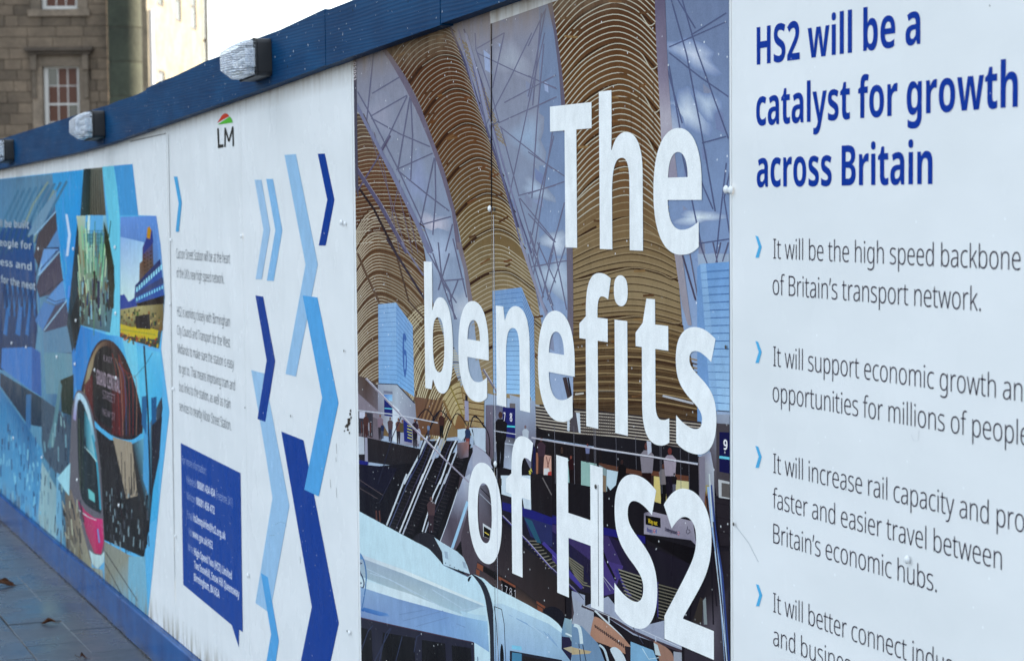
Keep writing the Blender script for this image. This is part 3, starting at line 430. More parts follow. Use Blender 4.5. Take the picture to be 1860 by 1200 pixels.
LIGHT = r""" 260|
'199|81,456 69,714 131,714 119,456
(277|41,274 *41,402 *115,628 187,714 245,714 *171,623 *99,398 99,275 *99,155 *172,-67 244,-158 187,-158 *115,-72 *41,148
)277|237,278 *237,151 *163,-74 91,-158 34,-158 *107,-67 *179,157 179,278 *179,400 *106,623 33,714 91,714 *163,627 *237,405
,216|153,116 158,104 *146,50 *105,-76 83,-129 39,-129 *58,-64 *85,61 93,116
.244|79,38 *79,63 *101,87 121,87 *143,87 *166,63 166,38 *166,14 *143,-11 121,-11 *101,-11 *79,14
/346|12,0 278,714 333,714 67,0
1571|337,0 282,0 282,531 *282,560 *282,602 *284,638 284,654 *270,641 *246,620 226,605 126,528 96,568 290,714 337,714
2571|505,0 54,0 54,48 259,261 *311,313 *380,398 *416,483 416,534 *416,601 *338,674 271,674 *224,674 *139,640 99,608 68,648 *98,672 *164,706 *235,724 271,724 *333,724 *424,677 *474,594 474,537 *474,479 *433,383 *357,291 305,239 127,55 127,52 505,52
4571|556,178 437,178 437,0 382,0 382,178 23,178 23,224 378,718 437,718 437,230 556,230|382,495 *382,524 *382,568 *383,604 *384,638 385,655 382,655 *369,632 *345,592 328,569 83,230 382,230
7571|160,0 455,662 51,662 51,714 516,714 516,672 222,0
8571|284,724 *376,724 *489,637 489,557 *489,514 *450,449 *382,400 338,380 *390,360 *468,306 *512,233 512,183 *512,122 *453,36 *350,-10 283,-10 *214,-10 *112,37 *57,120 57,178 *57,230 *100,306 *177,359 224,377 *184,396 *119,443 *80,510 80,557 *80,609 *133,683 *225,724|113,178 *113,115 *202,37 282,37 *362,37 *456,114 456,182 *456,222 *419,281 *348,327 298,345 276,353 *227,335 *154,288 *113,224|283,676 *219,676 *136,614 136,555 *136,515 *175,459 *243,420 287,403 *333,422 *397,463 *432,518 432,556 *432,615 *353,676
:244|79,38 *79,63 *101,87 121,87 *143,87 *166,63 166,38 *166,14 *143,-11 121,-11 *101,-11 *79,14|79,492 *79,516 *101,541 121,541 *143,541 *166,516 166,492 *166,467 *143,442 121,442 *101,442 *79,467
A608|547,0 452,246 155,246 59,0 0,0 281,716 333,716 607,0|338,556 *335,566 *323,600 *311,638 305,653 *300,636 *289,600 *278,568 273,555 175,298 434,298
B631|297,714 *430,714 *555,631 555,540 *555,499 *524,431 *462,386 417,378 417,375 *469,366 *540,324 *576,253 576,203 *576,134 *513,43 *400,0 325,0 100,0 100,714|311,399 *410,399 *496,467 496,534 *496,603 *402,663 298,663 158,663 158,399|158,349 158,50 321,50 *419,50 *515,130 515,206 *515,256 *471,319 *381,349 312,349
C623|404,672 *338,672 *233,627 *161,544 *123,429 123,359 *123,263 *183,120 *304,42 394,42 *446,42 *534,58 571,70 571,20 *535,6 *446,-10 387,-10 *280,-10 *135,82 *62,248 62,359 *62,438 *108,572 *196,670 *323,724 405,724 *456,724 *551,704 592,685 569,634 *531,653 *448,672
D711|648,364 *648,244 *563,82 *398,0 276,0 100,0 100,714 298,714 *411,714 *567,634 *648,478|588,362 *588,463 *522,596 *388,663 287,663 158,663 158,51 272,51 *431,51 *588,206
E553|492,0 100,0 100,714 492,714 492,662 158,662 158,400 473,400 473,349 158,349 158,52 492,52
F505|158,0 100,0 100,714 492,714 492,662 158,662 158,368 473,368 473,316 158,316
G724|387,363 646,363 646,32 *593,11 *477,-10 410,-10 *297,-10 *142,77 *62,241 62,356 *62,465 *150,630 *313,725 427,725 *486,725 *591,704 637,682 615,631 *570,652 *474,673 424,673 *330,673 *194,593 *122,451 122,356 *122,253 *190,113 *323,41 421,41 *474,41 *556,56 589,67 589,311 387,311
H723|623,0 565,0 565,348 158,348 158,0 100,0 100,714 158,714 158,400 565,400 565,714 623,714
I311|260,0 51,0 51,36 127,47 127,666 51,678 51,714 260,714 260,678 184,666 184,47 260,36
J252|-12,-182 *-38,-182 *-75,-174 -88,-169 -88,-118 *-73,-123 *-34,-130 -13,-130 *24,-130 *74,-100 *99,-40 99,5 99,714 157,714 157,6 *157,-52 *119,-137 *44,-182
K588|588,0 519,0 247,370 158,285 158,0 100,0 100,714 158,714 158,343 *178,366 *222,413 244,437 509,714 580,714 289,410
L515|100,0 100,714 158,714 158,52 492,52 492,0
M872|410,0 153,653 150,653 *152,635 *153,590 *154,541 154,515 154,0 100,0 100,714 187,714 433,88 437,88 686,714 771,714 771,0 714,0 714,521 *714,543 *715,589 *717,633 718,652 715,652 457,0
N729|628,0 567,0 153,624 150,624 *151,598 *153,542 *154,483 154,451 154,0 100,0 100,714 162,714 574,92 577,92 *577,112 *575,170 *573,233 573,261 573,714 628,714
O767|705,358 *705,276 *664,142 *584,43 *463,-10 383,-10 *302,-10 *182,44 *102,142 *62,277 62,359 *62,468 *135,632 *280,725 387,725 *490,725 *631,636 *705,472|123,359 *123,263 *179,121 *295,41 384,41 *474,41 *589,120 *644,262 644,358 *644,507 *515,673 387,673 *297,673 *180,595 *123,453
P589|278,714 *407,714 *535,614 535,512 *535,461 *502,379 *435,322 *332,292 262,292 158,292 158,0 100,0 100,714|272,663 158,663 158,342 256,342 *325,342 *424,373 *475,446 475,509 *475,589 *377,663
Q767|705,358 *705,267 *654,119 *553,20 477,2 634,-170 551,-170 414,-8 *407,-9 *391,-10 383,-10 *302,-10 *182,44 *102,142 *62,277 62,359 *62,468 *135,632 *280,725 387,725 *490,725 *631,636 *705,472|123,359 *123,263 *179,121 *295,41 384,41 *474,41 *589,120 *644,262 644,358 *644,507 *515,673 387,673 *297,673 *180,595 *123,453
R599|278,714 *364,714 *478,675 *535,589 535,518 *535,463 *495,386 *426,337 383,324 579,0 510,0 328,308 158,308 158,0 100,0 100,714|273,663 158,663 158,358 293,358 *380,358 *475,439 475,516 *475,571 *431,635 *341,663
S546|495,185 *495,121 *432,34 *320,-10 249,-10 *205,-10 *135,-1 *77,12 54,21 54,79 *92,64 *192,41 252,41 *307,41 *390,73 *437,135 437,182 *437,225 *398,279 *317,320 254,341 *194,362 *108,411 *62,486 62,543 *62,602 *122,682 *225,724 290,724 *342,724 *436,705 478,686 459,636 *417,654 *331,672 288,672 *238,672 *163,643 *121,586 121,544 *121,498 *161,442 *237,405 292,386 *355,364 *446,315 *495,243
T530|294,0 236,0 236,662 6,662 6,714 524,714 524,662 294,662
U721|629,252 *629,170 *565,53 *445,-10 358,-10 *230,-10 *93,129 93,254 93,714 150,714 150,254 *150,150 *258,41 361,41 *429,41 *523,90 *572,183 572,248 572,714 629,714
V581|581,714 319,0 262,0 0,714 61,714 249,199 *258,175 *273,130 *286,88 291,68 *296,88 *308,129 *323,174 332,200 520,714
W899|878,714 684,0 626,0 476,525 *471,543 *462,576 *454,607 *448,632 446,642 *444,632 *440,608 *433,581 *425,551 421,535 272,0 215,0 23,714 83,714 212,224 *218,203 *227,165 *235,130 *242,96 245,80 *248,97 *255,131 *264,168 *274,206 280,227 418,714 476,714 618,224 *625,203 *635,163 *643,128 *650,94 653,78 *657,100 *666,145 *678,195 685,223 817,714
X547|547,0 481,0 273,330 63,0 0,0 240,371 21,714 86,714 275,412 466,714 529,714 309,372
Y535|268,332 472,714 535,714 297,276 297,0 240,0 240,272 0,714 64,714
Z575|536,0 37,0 37,43 452,662 57,662 57,714 525,714 525,671 110,52 536,52
a536|276,541 *366,541 *454,453 454,357 454,0 411,0 401,90 398,90 *379,60 *330,15 *261,-10 211,-10 *161,-10 *87,25 *47,91 47,139 *47,218 *177,301 301,307 398,311 398,349 *398,428 *335,493 273,493 *232,493 *157,472 119,453 101,498 *138,517 *228,541|307,265 *206,260 *106,199 106,138 *106,89 *168,38 221,38 *306,38 *397,132 398,217 398,269
b599|144,550 *144,521 *142,456 140,435 144,435 *164,481 *255,542 325,542 *427,542 *542,403 542,267 *542,183 *491,59 *390,-10 317,-10 *250,-10 *165,46 145,86 140,86 129,0 87,0 87,760 144,760|317,493 *256,493 *179,441 *144,341 144,267 144,260 *144,152 *221,39 310,39 *396,39 *483,157 483,267 *483,380 *401,493
c476|301,-10 *223,-10 *114,55 *57,177 57,263 *57,353 *122,477 *236,542 313,542 *351,542 *418,527 444,515 429,467 *402,478 *340,491 312,491 *248,491 *161,436 *116,334 116,263 *116,197 *155,96 *237,40 301,40 *340,40 *409,56 438,69 438,17 *412,6 *344,-10
d599|279,-10 *172,-10 *57,127 57,260 *57,398 *178,542 284,542 *329,542 *395,515 *442,469 455,440 459,440 *458,464 *455,521 455,544 455,760 512,760 512,0 466,0 458,93 455,93 *441,65 *395,18 *327,-10|286,39 *379,39 *456,151 456,257 456,266 *456,376 *379,493 290,493 *204,493 *116,372 116,259 *116,151 *200,39
e552|289,542 *358,542 *449,479 *496,369 496,297 496,259 116,259 *116,152 *215,40 306,40 *356,40 *430,56 474,76 474,24 *434,6 *356,-10 304,-10 *225,-10 *114,56 *57,179 57,261 *57,343 *111,469 *215,542|289,494 *215,494 *125,397 117,306 437,306 *437,362 *405,446 *340,494
f309|295,486 168,486 168,0 111,0 111,486 13,486 13,517 111,533 111,587 *111,678 *190,765 270,765 *298,765 *344,756 363,750 349,703 *332,709 *291,717 270,717 *216,717 *168,656 168,587 168,532 295,532
g599|283,542 *346,542 *428,493 453,451 457,451 465,532 511,532 511,-17 *511,-87 *463,-186 *362,-240 281,-240 *222,-240 *129,-220 92,-204 92,-149 *129,-168 *227,-191 284,-191 *372,-191 *455,-99 455,-21 455,11 *455,32 *456,75 457,94 454,94 *431,43 *341,-10 276,-10 *173,-10 *57,130 57,261 *57,391 *174,542|289,493 *231,493 *154,438 *116,335 116,261 *116,152 *202,38 282,38 *333,38 *399,69 *438,125 *455,202 455,246 455,281 *455,349 *423,443 *350,493
h595|144,516 *144,496 *142,458 141,439 145,439 *159,469 *209,515 *280,541 325,541 *386,541 *470,500 *513,415 513,347 513,0 457,0 457,344 *457,421 *387,493 319,493 *261,493 *183,448 *144,357 144,290 144,0 88,0 88,760 144,760
i232|144,532 144,0 88,0 88,532|116,729 *135,729 *155,706 155,686 *155,665 *135,642 116,642 *98,642 *78,665 78,686 *78,706 *98,729
k494|144,374 *144,342 *142,273 141,239 143,239 *152,250 *172,275 *194,300 204,311 406,532 474,532 263,304 492,0 424,0 224,267 144,184 144,0 88,0 88,760 144,760
l232|145,0 88,0 88,760 145,760
m893|643,542 *723,542 *812,452 812,355 812,0 755,0 755,353 *755,424 *691,493 636,493 *559,493 *478,404 478,311 478,0 421,0 421,353 *421,401 *392,463 *339,493 301,493 *251,493 *181,451 *144,367 144,302 144,0 88,0 88,532 133,532 142,447 145,447 *159,474 *204,516 *268,542 309,542 *368,542 *448,492 464,442 468,442 *491,490 *582,542
n595|326,542 *417,542 *513,448 513,347 513,0 457,0 457,344 *457,421 *387,493 319,493 *232,493 *144,391 144,290 144,0 88,0 88,532 133,532 142,440 145,440 *160,469 *210,515 *281,542
o590|533,266 *533,204 *502,103 *441,30 *351,-10 293,-10 *238,-10 *151,29 *89,102 *57,204 57,266 *57,353 *114,476 *223,542 298,542 *374,542 *479,473 *533,349|116,266 *116,198 *154,95 *234,39 294,39 *356,39 *436,96 *474,199 474,266 *474,333 *438,435 *360,493 297,493 *206,493 *116,373
p599|326,542 *428,542 *543,404 543,269 *543,179 *489,54 *390,-10 321,-10 *274,-10 *204,18 *158,64 145,92 141,92 *143,67 *145,8 145,-17 145,-236 88,-236 88,532 135,532 142,432 145,432 *158,461 *206,511 *277,542|318,493 *259,493 *183,443 *145,346 145,275 145,265 *145,190 *182,89 *257,39 314,39 *370,39 *445,94 *484,197 484,269 *484,378 *402,493
r394|306,541 *326,541 *363,536 378,532 370,480 *354,484 *322,489 303,489 *267,489 *209,461 *167,409 *145,337 145,292 145,0 88,0 88,532 136,532 142,432 145,432 *158,463 *203,512 *267,541
s468|422,141 *422,93 *374,25 *282,-10 216,-10 *161,-10 *75,10 45,24 45,79 *81,61 *171,38 217,38 *297,38 *367,91 367,137 *367,167 *334,206 *269,237 221,253 *172,270 *96,305 *54,359 54,406 *54,470 *158,542 245,542 *293,542 *376,524 410,509 390,462 *359,476 *281,494 242,494 *179,494 *109,450 109,408 *109,376 *142,339 *207,313 253,296 *300,280 *377,244 *422,188
t340|238,38 *260,38 *300,45 315,50 315,4 *300,-2 *255,-10 230,-10 *186,-10 *124,23 *91,93 91,148 91,486 13,486 13,518 91,536 112,659 148,659 148,532 312,532 312,486 148,486 148,150 *148,95 *192,38
u595|507,532 507,0 460,0 452,91 449,91 *435,62 *384,16 *314,-10 268,-10 *206,-10 *123,33 *81,119 81,183 81,532 138,532 138,188 *138,112 *207,39 274,39 *333,39 *411,84 *450,174 450,241 450,532
v469|204,0 0,532 60,532 192,179 *201,157 *216,113 *228,74 232,57 235,57 *240,74 *253,114 *269,158 276,179 408,532 469,532 265,0
w735|405,346 *399,369 *386,410 *376,447 372,464 369,464 *366,447 *356,409 *344,367 337,345 224,0 164,0 14,532 73,532 163,203 *171,173 *183,124 *193,83 195,66 198,66 *201,78 *208,107 *216,139 *227,176 233,195 343,532 402,532 507,196 *515,172 *528,125 *539,84 542,66 545,66 *547,83 *556,124 *569,174 577,203 664,532 722,532 577,0 514,0
y469|0,532 61,532 187,201 *198,172 *216,122 *230,79 235,61 238,61 *245,84 *269,157 285,200 409,532 470,532 230,-95 *212,-141 *168,-207 *108,-242 66,-242 *47,-242 *16,-237 2,-233 2,-185 *15,-188 *42,-193 59,-193 *87,-193 *129,-170 *161,-123 174,-88 209,2
z463|421,0 40,0 40,37 352,486 62,486 62,532 419,532 419,492 108,46 421,46
’151|127,714 134,704 *126,666 *101,584 *71,504 55,469 14,469 *24,496 *41,559 *56,625 *67,687 71,714"""

def parse(t):
    d = {}
    for l in t.split('\n'):
        if not l: continue
        ch = l[0]; h, *cs = l[1:].split('|')
        d[ch] = (int(h), [[(float(p.lstrip('*').split(',')[0]), float(p.split(',')[1]), not p.startswith('*')) for p in c.split(' ')] for c in cs if c])
    return d
FONTS = {'B': parse(BOLD), 'L': parse(LIGHT)}
def outline(c, n):
    pts = []; N = len(c)
    full = []
    for i, p in enumerate(c):
        full.append(p); q = c[(i+1) % N]
        if not p[2] and not q[2]: full.append(((p[0]+q[0])/2, (p[1]+q[1])/2, True))
    st = next(i for i, p in enumerate(full) if p[2]); full = full[st:]+full[:st]; full.append(full[0])
    i = 0
    while i < len(full)-1:
        p = full[i]; q = full[i+1]
        if q[2]: pts.append(p[:2]); i += 1
        else:
            r = full[i+2]
            for k in range(n):
                t = k/n; pts.append(((1-t)**2*p[0]+2*t*(1-t)*q[0]+t*t*r[0], (1-t)**2*p[1]+2*t*(1-t)*q[1]+t*t*r[1]))
            i += 2
    return pts
def advance(text, font, track=0):
    F = FONTS[font]; return sum((F.get(c) or F['o'])[0]+track for c in text)
def ink_x(text, font):
    F = FONTS[font]
    l = min((p[0] for c in F[text[0]][1] for p in c), default=0)
    last = F[text[-1]]; r = last[0]-max((p[0] for c in last[1] for p in c), default=last[0])
    return l, r
def lettering(name, rows, parent, col, base, n=3):
    """rows: (text, font, y_left, y_right, z_base, em_height[, prefix]) on the hoarding face; one flat mesh of letters"""
    cu = bpy.data.curves.new(name, 'CURVE'); cu.dimensions = '2D'; cu.fill_mode = 'BOTH'; cu.resolution_u = 1
    cs = []
    for row in rows:
        text, font, yl, yr, zb, em = row[:6]; pre = row[6] if len(row) > 6 else text
        dz = row[7] if len(row) > 7 else 0      # change of baseline height across the row
        F = FONTS[font]; l, _ = ink_x(text, font); _, r = ink_x(pre, font)
        wid = advance(pre, font)-l-r; k = (yl-yr)/wid
        x = -l
        for ch in text:
            adv, cons = F.get(ch) or F['o']
            for c in cons:
                o = outline(c, n)
                cs.append([(-(yl-(x+p[0])*k), zb+p[1]*em/1000+dz*(x+p[0])/wid) for p in o])
            x += adv
    for c in cs:
        sp = cu.splines.new('POLY'); sp.points.add(len(c)-1)
        sp.points.foreach_set('co', [v for p in c for v in (p[0], p[1], 0, 1)]); sp.use_cyclic_u = True
    tmp = bpy.data.objects.new('tmp', cu); me = bpy.data.meshes.new_from_object(tmp)
    bpy.data.objects.remove(tmp)
    for v in me.vertices: v.co = (-base, -v.co.x, v.co.y)
    at = me.color_attributes.new('ink', 'FLOAT_COLOR', 'POINT'); q = ink(*col)
    at.data.foreach_set('color', [t for _ in me.vertices for t in (*q, 1.0)])
    me.materials.clear()
    bmx = bmesh.new(); bmx.from_mesh(me); bmx.normal_update()
    bmesh.ops.reverse_faces(bmx, faces=[f for f in bmx.faces if f.normal.x > 0]); bmx.to_mesh(me); bmx.free()
    return link(name, me, M['print'], parent)
_lettering = lettering
def lettering(name, rows, parent, col, base, n=3):      # every printed line is a piece of its own
    o = None
    for r in rows:          # ... and so is every word of it
        text, font, yl, yr, zb, em = r[:6]; pre = r[6] if len(r) > 6 else text
        F = FONTS[font]; l = ink_x(text, font)[0]; k = (yl-yr)/(advance(pre, font)-l-ink_x(pre, font)[1]); x = -l
        for w in text.split(' '):
            a, b = ink_x(w, font); wd = advance(w, font)
            o = _lettering(name, [(w, font, yl-(x+a)*k, yl-(x+wd-b)*k, zb, em)], parent, col, base, n)
            x += wd+F[' '][0]
    return o
def row(text, font, p0, p1, cap, pre=None, em=None):
    """p0, p1: image pixels of the left and right end of the baseline; cap: (x, top, bottom) of a capital"""
    a = W(*p0); b = W(*p1)
    if em is None: em = (W(cap[0], cap[1])[1]-W(cap[0], cap[2])[1])/.714
    return (text, font, a[0], b[0], (a[1]+b[1])/2, em, pre or text)
# ================================================================== hoarding
def rail_z(y, top):          # run of the sloping top rail, worked out from image pixels
    T = [(12.05, .185+EYE-.0), (9.2, .229+EYE), (6.3, .350+EYE), (5.5, .388+EYE), (4.3, .438+EYE), (2.4, .515+EYE), (-1, .65+EYE)]
    if top: T = [(12.05, .345+EYE), (8.46, .415+EYE), (7.0, .478+EYE), (5.7, .532+EYE), (4.3, .60+EYE), (2.4, .68+EYE), (-1, .82+EYE)]
    if y > T[0][0]: return T[0][1]-(y-T[0][0])*.012
    for a, b in zip(T, T[1:]):
        if b[0] <= y <= a[0]: return a[1]+(b[1]-a[1])*(a[0]-y)/(a[0]-b[0])
    return T[-1][1]
YF, YN = 20.0, -1.0
hoarding = empty('site_hoarding', (0, 8, 0), 'long timber site hoarding with dark blue top rail and base board under the printed boards', 'hoarding')
# backing plywood, one sheet at a time
SEAMS = [W(68, 300)[0], W(303, 300)[0], W(438.5, 300)[0], W(640.5, 300)[0], W(893, 300)[0], W(1329, 300)[0]]
ys = [YF, 18.1, 16.9, 15.7, 14.5, 13.3, 12.05] + [SEAMS[0]] + [9.85, 8.85] + SEAMS[1:] + [2.15, 1.0, -.1, YN]
for a, b in zip(ys, ys[1:]):
    bm = bmesh.new(); g = .002
    prism(bm, [(a-g, .03), (b+g, .03), (b+g, rail_z(b, 0)+.06), (a-g, rail_z(a, 0)+.06)], .006, .022)
    bm_obj('plywood_sheet', bm, M['ply'], hoarding)
# studs and rails behind
for y in [YN+.1+1.22*i for i in range(18)]:
    if y > YF: break
    bm = bmesh.new(); box(bm, .024, .118, y-.024, y+.024, 0, rail_z(y, 0)+.05); bm_obj('post', bm, M['timber'], hoarding)
for z in (.5, 1.4):
    bm = bmesh.new(); box(bm, .12, .165, YN, YF, z-.045, z+.045); bm_obj('cross_rail', bm, M['timber'], hoarding)
# top rail planks (each joint as seen: a small step in height)
joints = [YF, 15.6, W(203, 193)[0], W(282, 168)[0], W(612, 20)[0], W(824, 20)[0], 2.2, YN]
lift = [0, .0, -.002, .003, -.003, .008, .004]
for i, (a, b) in enumerate(zip(joints, joints[1:])):
    n = 10; pts = []
    for k in range(n+1):
        y = a-.0015+(b-a+.003)*k/n; pts.append((y, rail_z(y, 1)+lift[i]+.0025*math.sin(y*9)))
    low = [(p[0], rail_z(p[0], 0)+lift[i]*.3) for p in reversed(pts)]
    bm = bmesh.new(); prism(bm, pts+low, -.036+.001*(i % 3), .004)
    bm_obj('top_rail_plank', bm, M['blue_wood'], hoarding)
# base board
bj = [YF, 16.4, 12.8, 9.1, 6.4, 3.1, YN]
for i, (a, b) in enumerate(zip(bj, bj[1:])):
    bm = bmesh.new()
    za, zb = .155, .155
    o = .022+.002*(i % 2)
    vs = []
    sec = [(-o, .012), (-o, za-.005), (-o+.005, za), (.004, za), (.004, .012)]
    A = [bm.verts.new((x, a-.0015, z)) for x, z in sec]; B = [bm.verts.new((x, b+.0015, z)) for x, z in sec]
    bm.faces.new(A); bm.faces.new(B[::-1])
    for k in range(5): bm.faces.new((A[k], B[k], B[(k+1) % 5], A[(k+1) % 5]))
    bmesh.ops.recalc_face_normals(bm, faces=bm.faces)
    bm_obj('base_board', bm, M['base_wood'], hoarding)

# ================================================================== the printed boards
ZB = .157
def sheet_outline(a, b, top0=None, top1=None):
    t0 = top0 if top0 is not None else rail_z(a, 0)+.03; t1 = top1 if top1 is not None else rail_z(b, 0)+.03
    return [(a, ZB), (b, ZB), (b, t1), (a, t0)]
def sheet(parent, a, b, x=0.0, g=.0016, name='sheet'):
    bm = bmesh.new(); n = 6; pts = [(a-g, ZB), (b+g, ZB), (b+g, rail_z(b, 0)+.03), (a-g, rail_z(a, 0)+.03)]
    prism(bm, pts, x, x+.004)
    return bm_obj(name, bm, M['sheet'], parent)
def dome():
    bm = bmesh.new(); bmesh.ops.create_uvsphere(bm, u_segments=12, v_segments=8, radius=1)
    bmesh.ops.delete(bm, geom=[v for v in bm.verts if v.co.z < -.05], context='VERTS')
    bmesh.ops.transform(bm, matrix=Matrix.Rotation(R(-90), 4, 'Y'), verts=bm.verts)
    for v in bm.verts: v.co.x *= .62
    me = bpy.data.meshes.new('bolt_cap'); bm.to_mesh(me); bm.free()
    for p in me.polygons: p.use_smooth = True
    me.materials.append(M['cap']); return me
DOME = dome()
def holeme():
    bm = bmesh.new(); bmesh.ops.create_cone(bm, cap_ends=True, segments=12, radius1=1, radius2=.6, depth=.5, matrix=Matrix.Rotation(R(-90), 4, 'Y'))
    me = bpy.data.meshes.new('screw_head'); bm.to_mesh(me); bm.free(); me.materials.append(M['hole']); return me
HOLE = holeme()
def cap(parent, x, y, r=.0068, me=None):
    p = W(x, y); o = bpy.data.objects.new('bolt_cap' if me is None else 'screw_head', me or DOME); C.objects.link(o); o.parent = parent
    pl = parent.location; o.location = (-.0045-pl.x, p[0]-pl.y, p[1]-pl.z); o.scale = (r, r, r)
    if me: o.scale = (r*.4, r, r)
def board(name, a, b, label, cat='sign'):
    return empty(name, (0, (a+b)/2, ZB), label, cat, 'printed boards fixed to the hoarding')
LP = [12.05, *SEAMS[:1]]
b_far = board('printed_board', 14.1, SEAMS[0], 'far blue printed board at the left end with four pale lines of blurred text')
b_col = board('printed_board', SEAMS[0], SEAMS[1], 'collage board with photographs of a tram, an arcade and a striped tower on light blue')
b_txt = board('printed_board', SEAMS[1], SEAMS[2], 'narrow white board with LM logo, small grey paragraphs and a blue contact box')
b_chv = board('printed_board', SEAMS[2], SEAMS[3], 'white board covered with overlapping light and dark blue chevron ribbons')
b_sta = board('printed_board', SEAMS[3], SEAMS[5], 'large station photograph board with the white headline The benefits of HS2')
b_rgt = board('printed_board', SEAMS[5], 1.0, 'white board with bold blue heading HS2 will be a catalyst for growth and bullet list')
sheet(b_far, 14.1, SEAMS[0], g=.003); sheet(b_col, SEAMS[0], 9.3, .0004, g=.0004); sheet(b_col, 9.3, SEAMS[1], g=.0004)
sheet(b_txt, SEAMS[1], SEAMS[2], .0008); sheet(b_chv, SEAMS[2], SEAMS[3]-.0, .0004)
sheet(b_sta, SEAMS[3], SEAMS[4], .0002, g=.003); sheet(b_sta, SEAMS[4], SEAMS[5], .0, g=.001); sheet(b_rgt, SEAMS[5], 2.15, .0); sheet(b_rgt, 2.15, 1.0, .001)

# ---- right-hand text board
BL = (16, 60, 150); DK = (36, 28, 48)
hcap = (1380, 51, 119); lem = (W(1407, 434)[1]-W(1407, 470)[1])/.714
lettering('heading_lettering', [
    row('HS2 will be a', 'B', (1375, 118), (1672, 80), hcap),
    row('catalyst for growth', 'B', (1374, 229.5), (1849, 193), hcap),
    row('across Britain', 'B', (1375, 340), (1694, 334), hcap)], b_rgt, (12, 52, 148), .0006, 5)
def lr(t, p0, p1, pre=None): return row(t, 'L', p0, p1, None, pre, lem)
lettering('paragraph_lettering', [
    lr('It will be the high speed backbone', (1405, 470), (1854, 490)),
    lr('of Britain\u2019s transport network.', (1404, 534.5), (1782, 565)),
    lr('It will support economic growth and', (1405, 664.5), (1809, 722), 'It will support economic growth'),
    lr('opportunities for millions of people', (1404, 729), (1716, 783), 'opportunities for millions'),
    lr('It will increase rail capacity and pro', (1405, 858), (1796, 951.5), 'It will increase rail capacity and'),
    lr('faster and easier travel between', (1404, 921), (1820, 1035)),
    lr('Britain\u2019s economic hubs.', (1405, 985), (1702, 1075)),
    lr('It will better connect indus', (1405, 1112), (1647, 1197), 'It will better connect'),
    lr('and business', (1405, 1173), (1444.5, 1184), 'and')], b_rgt, DK, .0006, 3)
for k, (yt) in enumerate((428, 619, 809, 1060)):
    a = Art([(SEAMS[5], 0), (1, 0), (1, 3), (SEAMS[5], 3)], .0006)
    dx = 1 if k == 3 else 0
    a.poly([(1372.5+dx, yt), (1377.5+dx, yt+1.5), (1384+dx, yt+20), (1378.5+dx, yt+40), (1372.5+dx, yt+40), (1378.5+dx, yt+20)], (75, 165, 220)); a.build('bullet_chevron', b_rgt)
cap(b_rgt, 1331.5, 345, .0078); cap(b_rgt, 1652, 1015, .0068); cap(b_rgt, 1336, 951, .0035, HOLE)
# hairline scratches
a = Art(sheet_outline(SEAMS[5], 1), .0005)
a.line([(1337, 955), (1360, 985), (1378, 1020)], .7, (150, 165, 180))
a.line([(1656, 790), (1660, 800), (1668, 800), (1670, 780)], .6, (185, 198, 210)); a.poly([(1797, 10), (1799, 9), (1799, 13)], (60, 60, 65))
a.build('scratches', b_rgt)['kind'] = 'stuff'

# ---- chevron ribbon board
cc = (SEAMS[2], SEAMS[3])
def ribbon(parent, clip, pts, col, base, label=None):
    a = Art(clip, base)
    a.poly([(ox+p[0]/3.243, oy+p[1]/3.243) for (ox, oy), *p in [(q[0], q[1], q[2]) for q in pts]], col)
    o = a.build('chevron_ribbon', parent)
    if label: o['label'] = label
A5, A6, A7 = (290, 190), (290, 520), (290, 830)
cl = sheet_outline(*cc)
LB1, LB2, MB_, DB = (146, 186, 224), (122, 176, 224), (74, 154, 218), (10, 56, 142)
ribbon(b_chv, cl, [(A5, 560, 443), (A5, 600, 443), (A5, 652, 737), (A5, 602, 1028), (A5, 566, 1028), (A5, 612, 737)], LB1, .0005, 'short pale blue ribbon on the left of a pair')
ribbon(b_chv, cl, [(A5, 628, 438), (A5, 668, 438), (A5, 723, 740), (A5, 672, 1038), (A5, 632, 1036), (A5, 682, 740)], LB2, .0005, 'short blue ribbon on the right of a pair')
ribbon(b_chv, cl, [(A5, 736, 297), (A5, 803, 292), (A5, 932, 940), (A6, 803, 530), (A6, 742, 515), (A5, 860, 942)], (136, 181, 222), .0005, 'long pale blue ribbon')
ribbon(b_chv, cl, [(A5, 932, 290), (A5, 973, 289), (A5, 1030, 560), (A5, 979, 830), (A5, 938, 829), (A5, 988, 560)], DB, .0005, 'small dark blue ribbon at the top right')
ribbon(b_chv, cl, [(A6, 540, 492), (A6, 616, 512), (A7, 765, 285), (A7, 650, 917), (A7, 565, 857), (A7, 665, 240), (A7, 628, 0)], (140, 184, 224), .0005)
ribbon(b_chv, cl, [(A6, 565, 53), (A6, 610, 60), (A6, 681, 440), (A6, 624, 797), (A6, 577, 780), (A6, 631, 435)], DB, .0006, 'dark blue ribbon in the middle left')
ribbon(b_chv, cl, [(A6, 717, 853), (A6, 848, 905), (A7, 1056, 975), (A7, 965, 1400), (A7, 792, 1400), (A7, 897, 880)], DB, .00055, 'big dark blue ribbon running to the bottom')
ribbon(b_chv, cl, [(A6, 843, 53), (A6, 930, 65), (A6, 1054, 685), (A7, 938, 230), (A7, 853, 190), (A6, 958, 655)], MB_, .00065, 'bright blue ribbon bent to the right')
ribbon(b_chv, cl, [(A7, 597, 680), (A7, 638, 705), (A7, 703, 1080), (A7, 670, 1300), (A7, 615, 1290), (A7, 657, 1040)], MB_, .0006, 'thin bright blue ribbon at the bottom left')
a = Art(cl, .0007)   # torn, rusty spot and fine scratches by the seam
rr = random.Random(3)
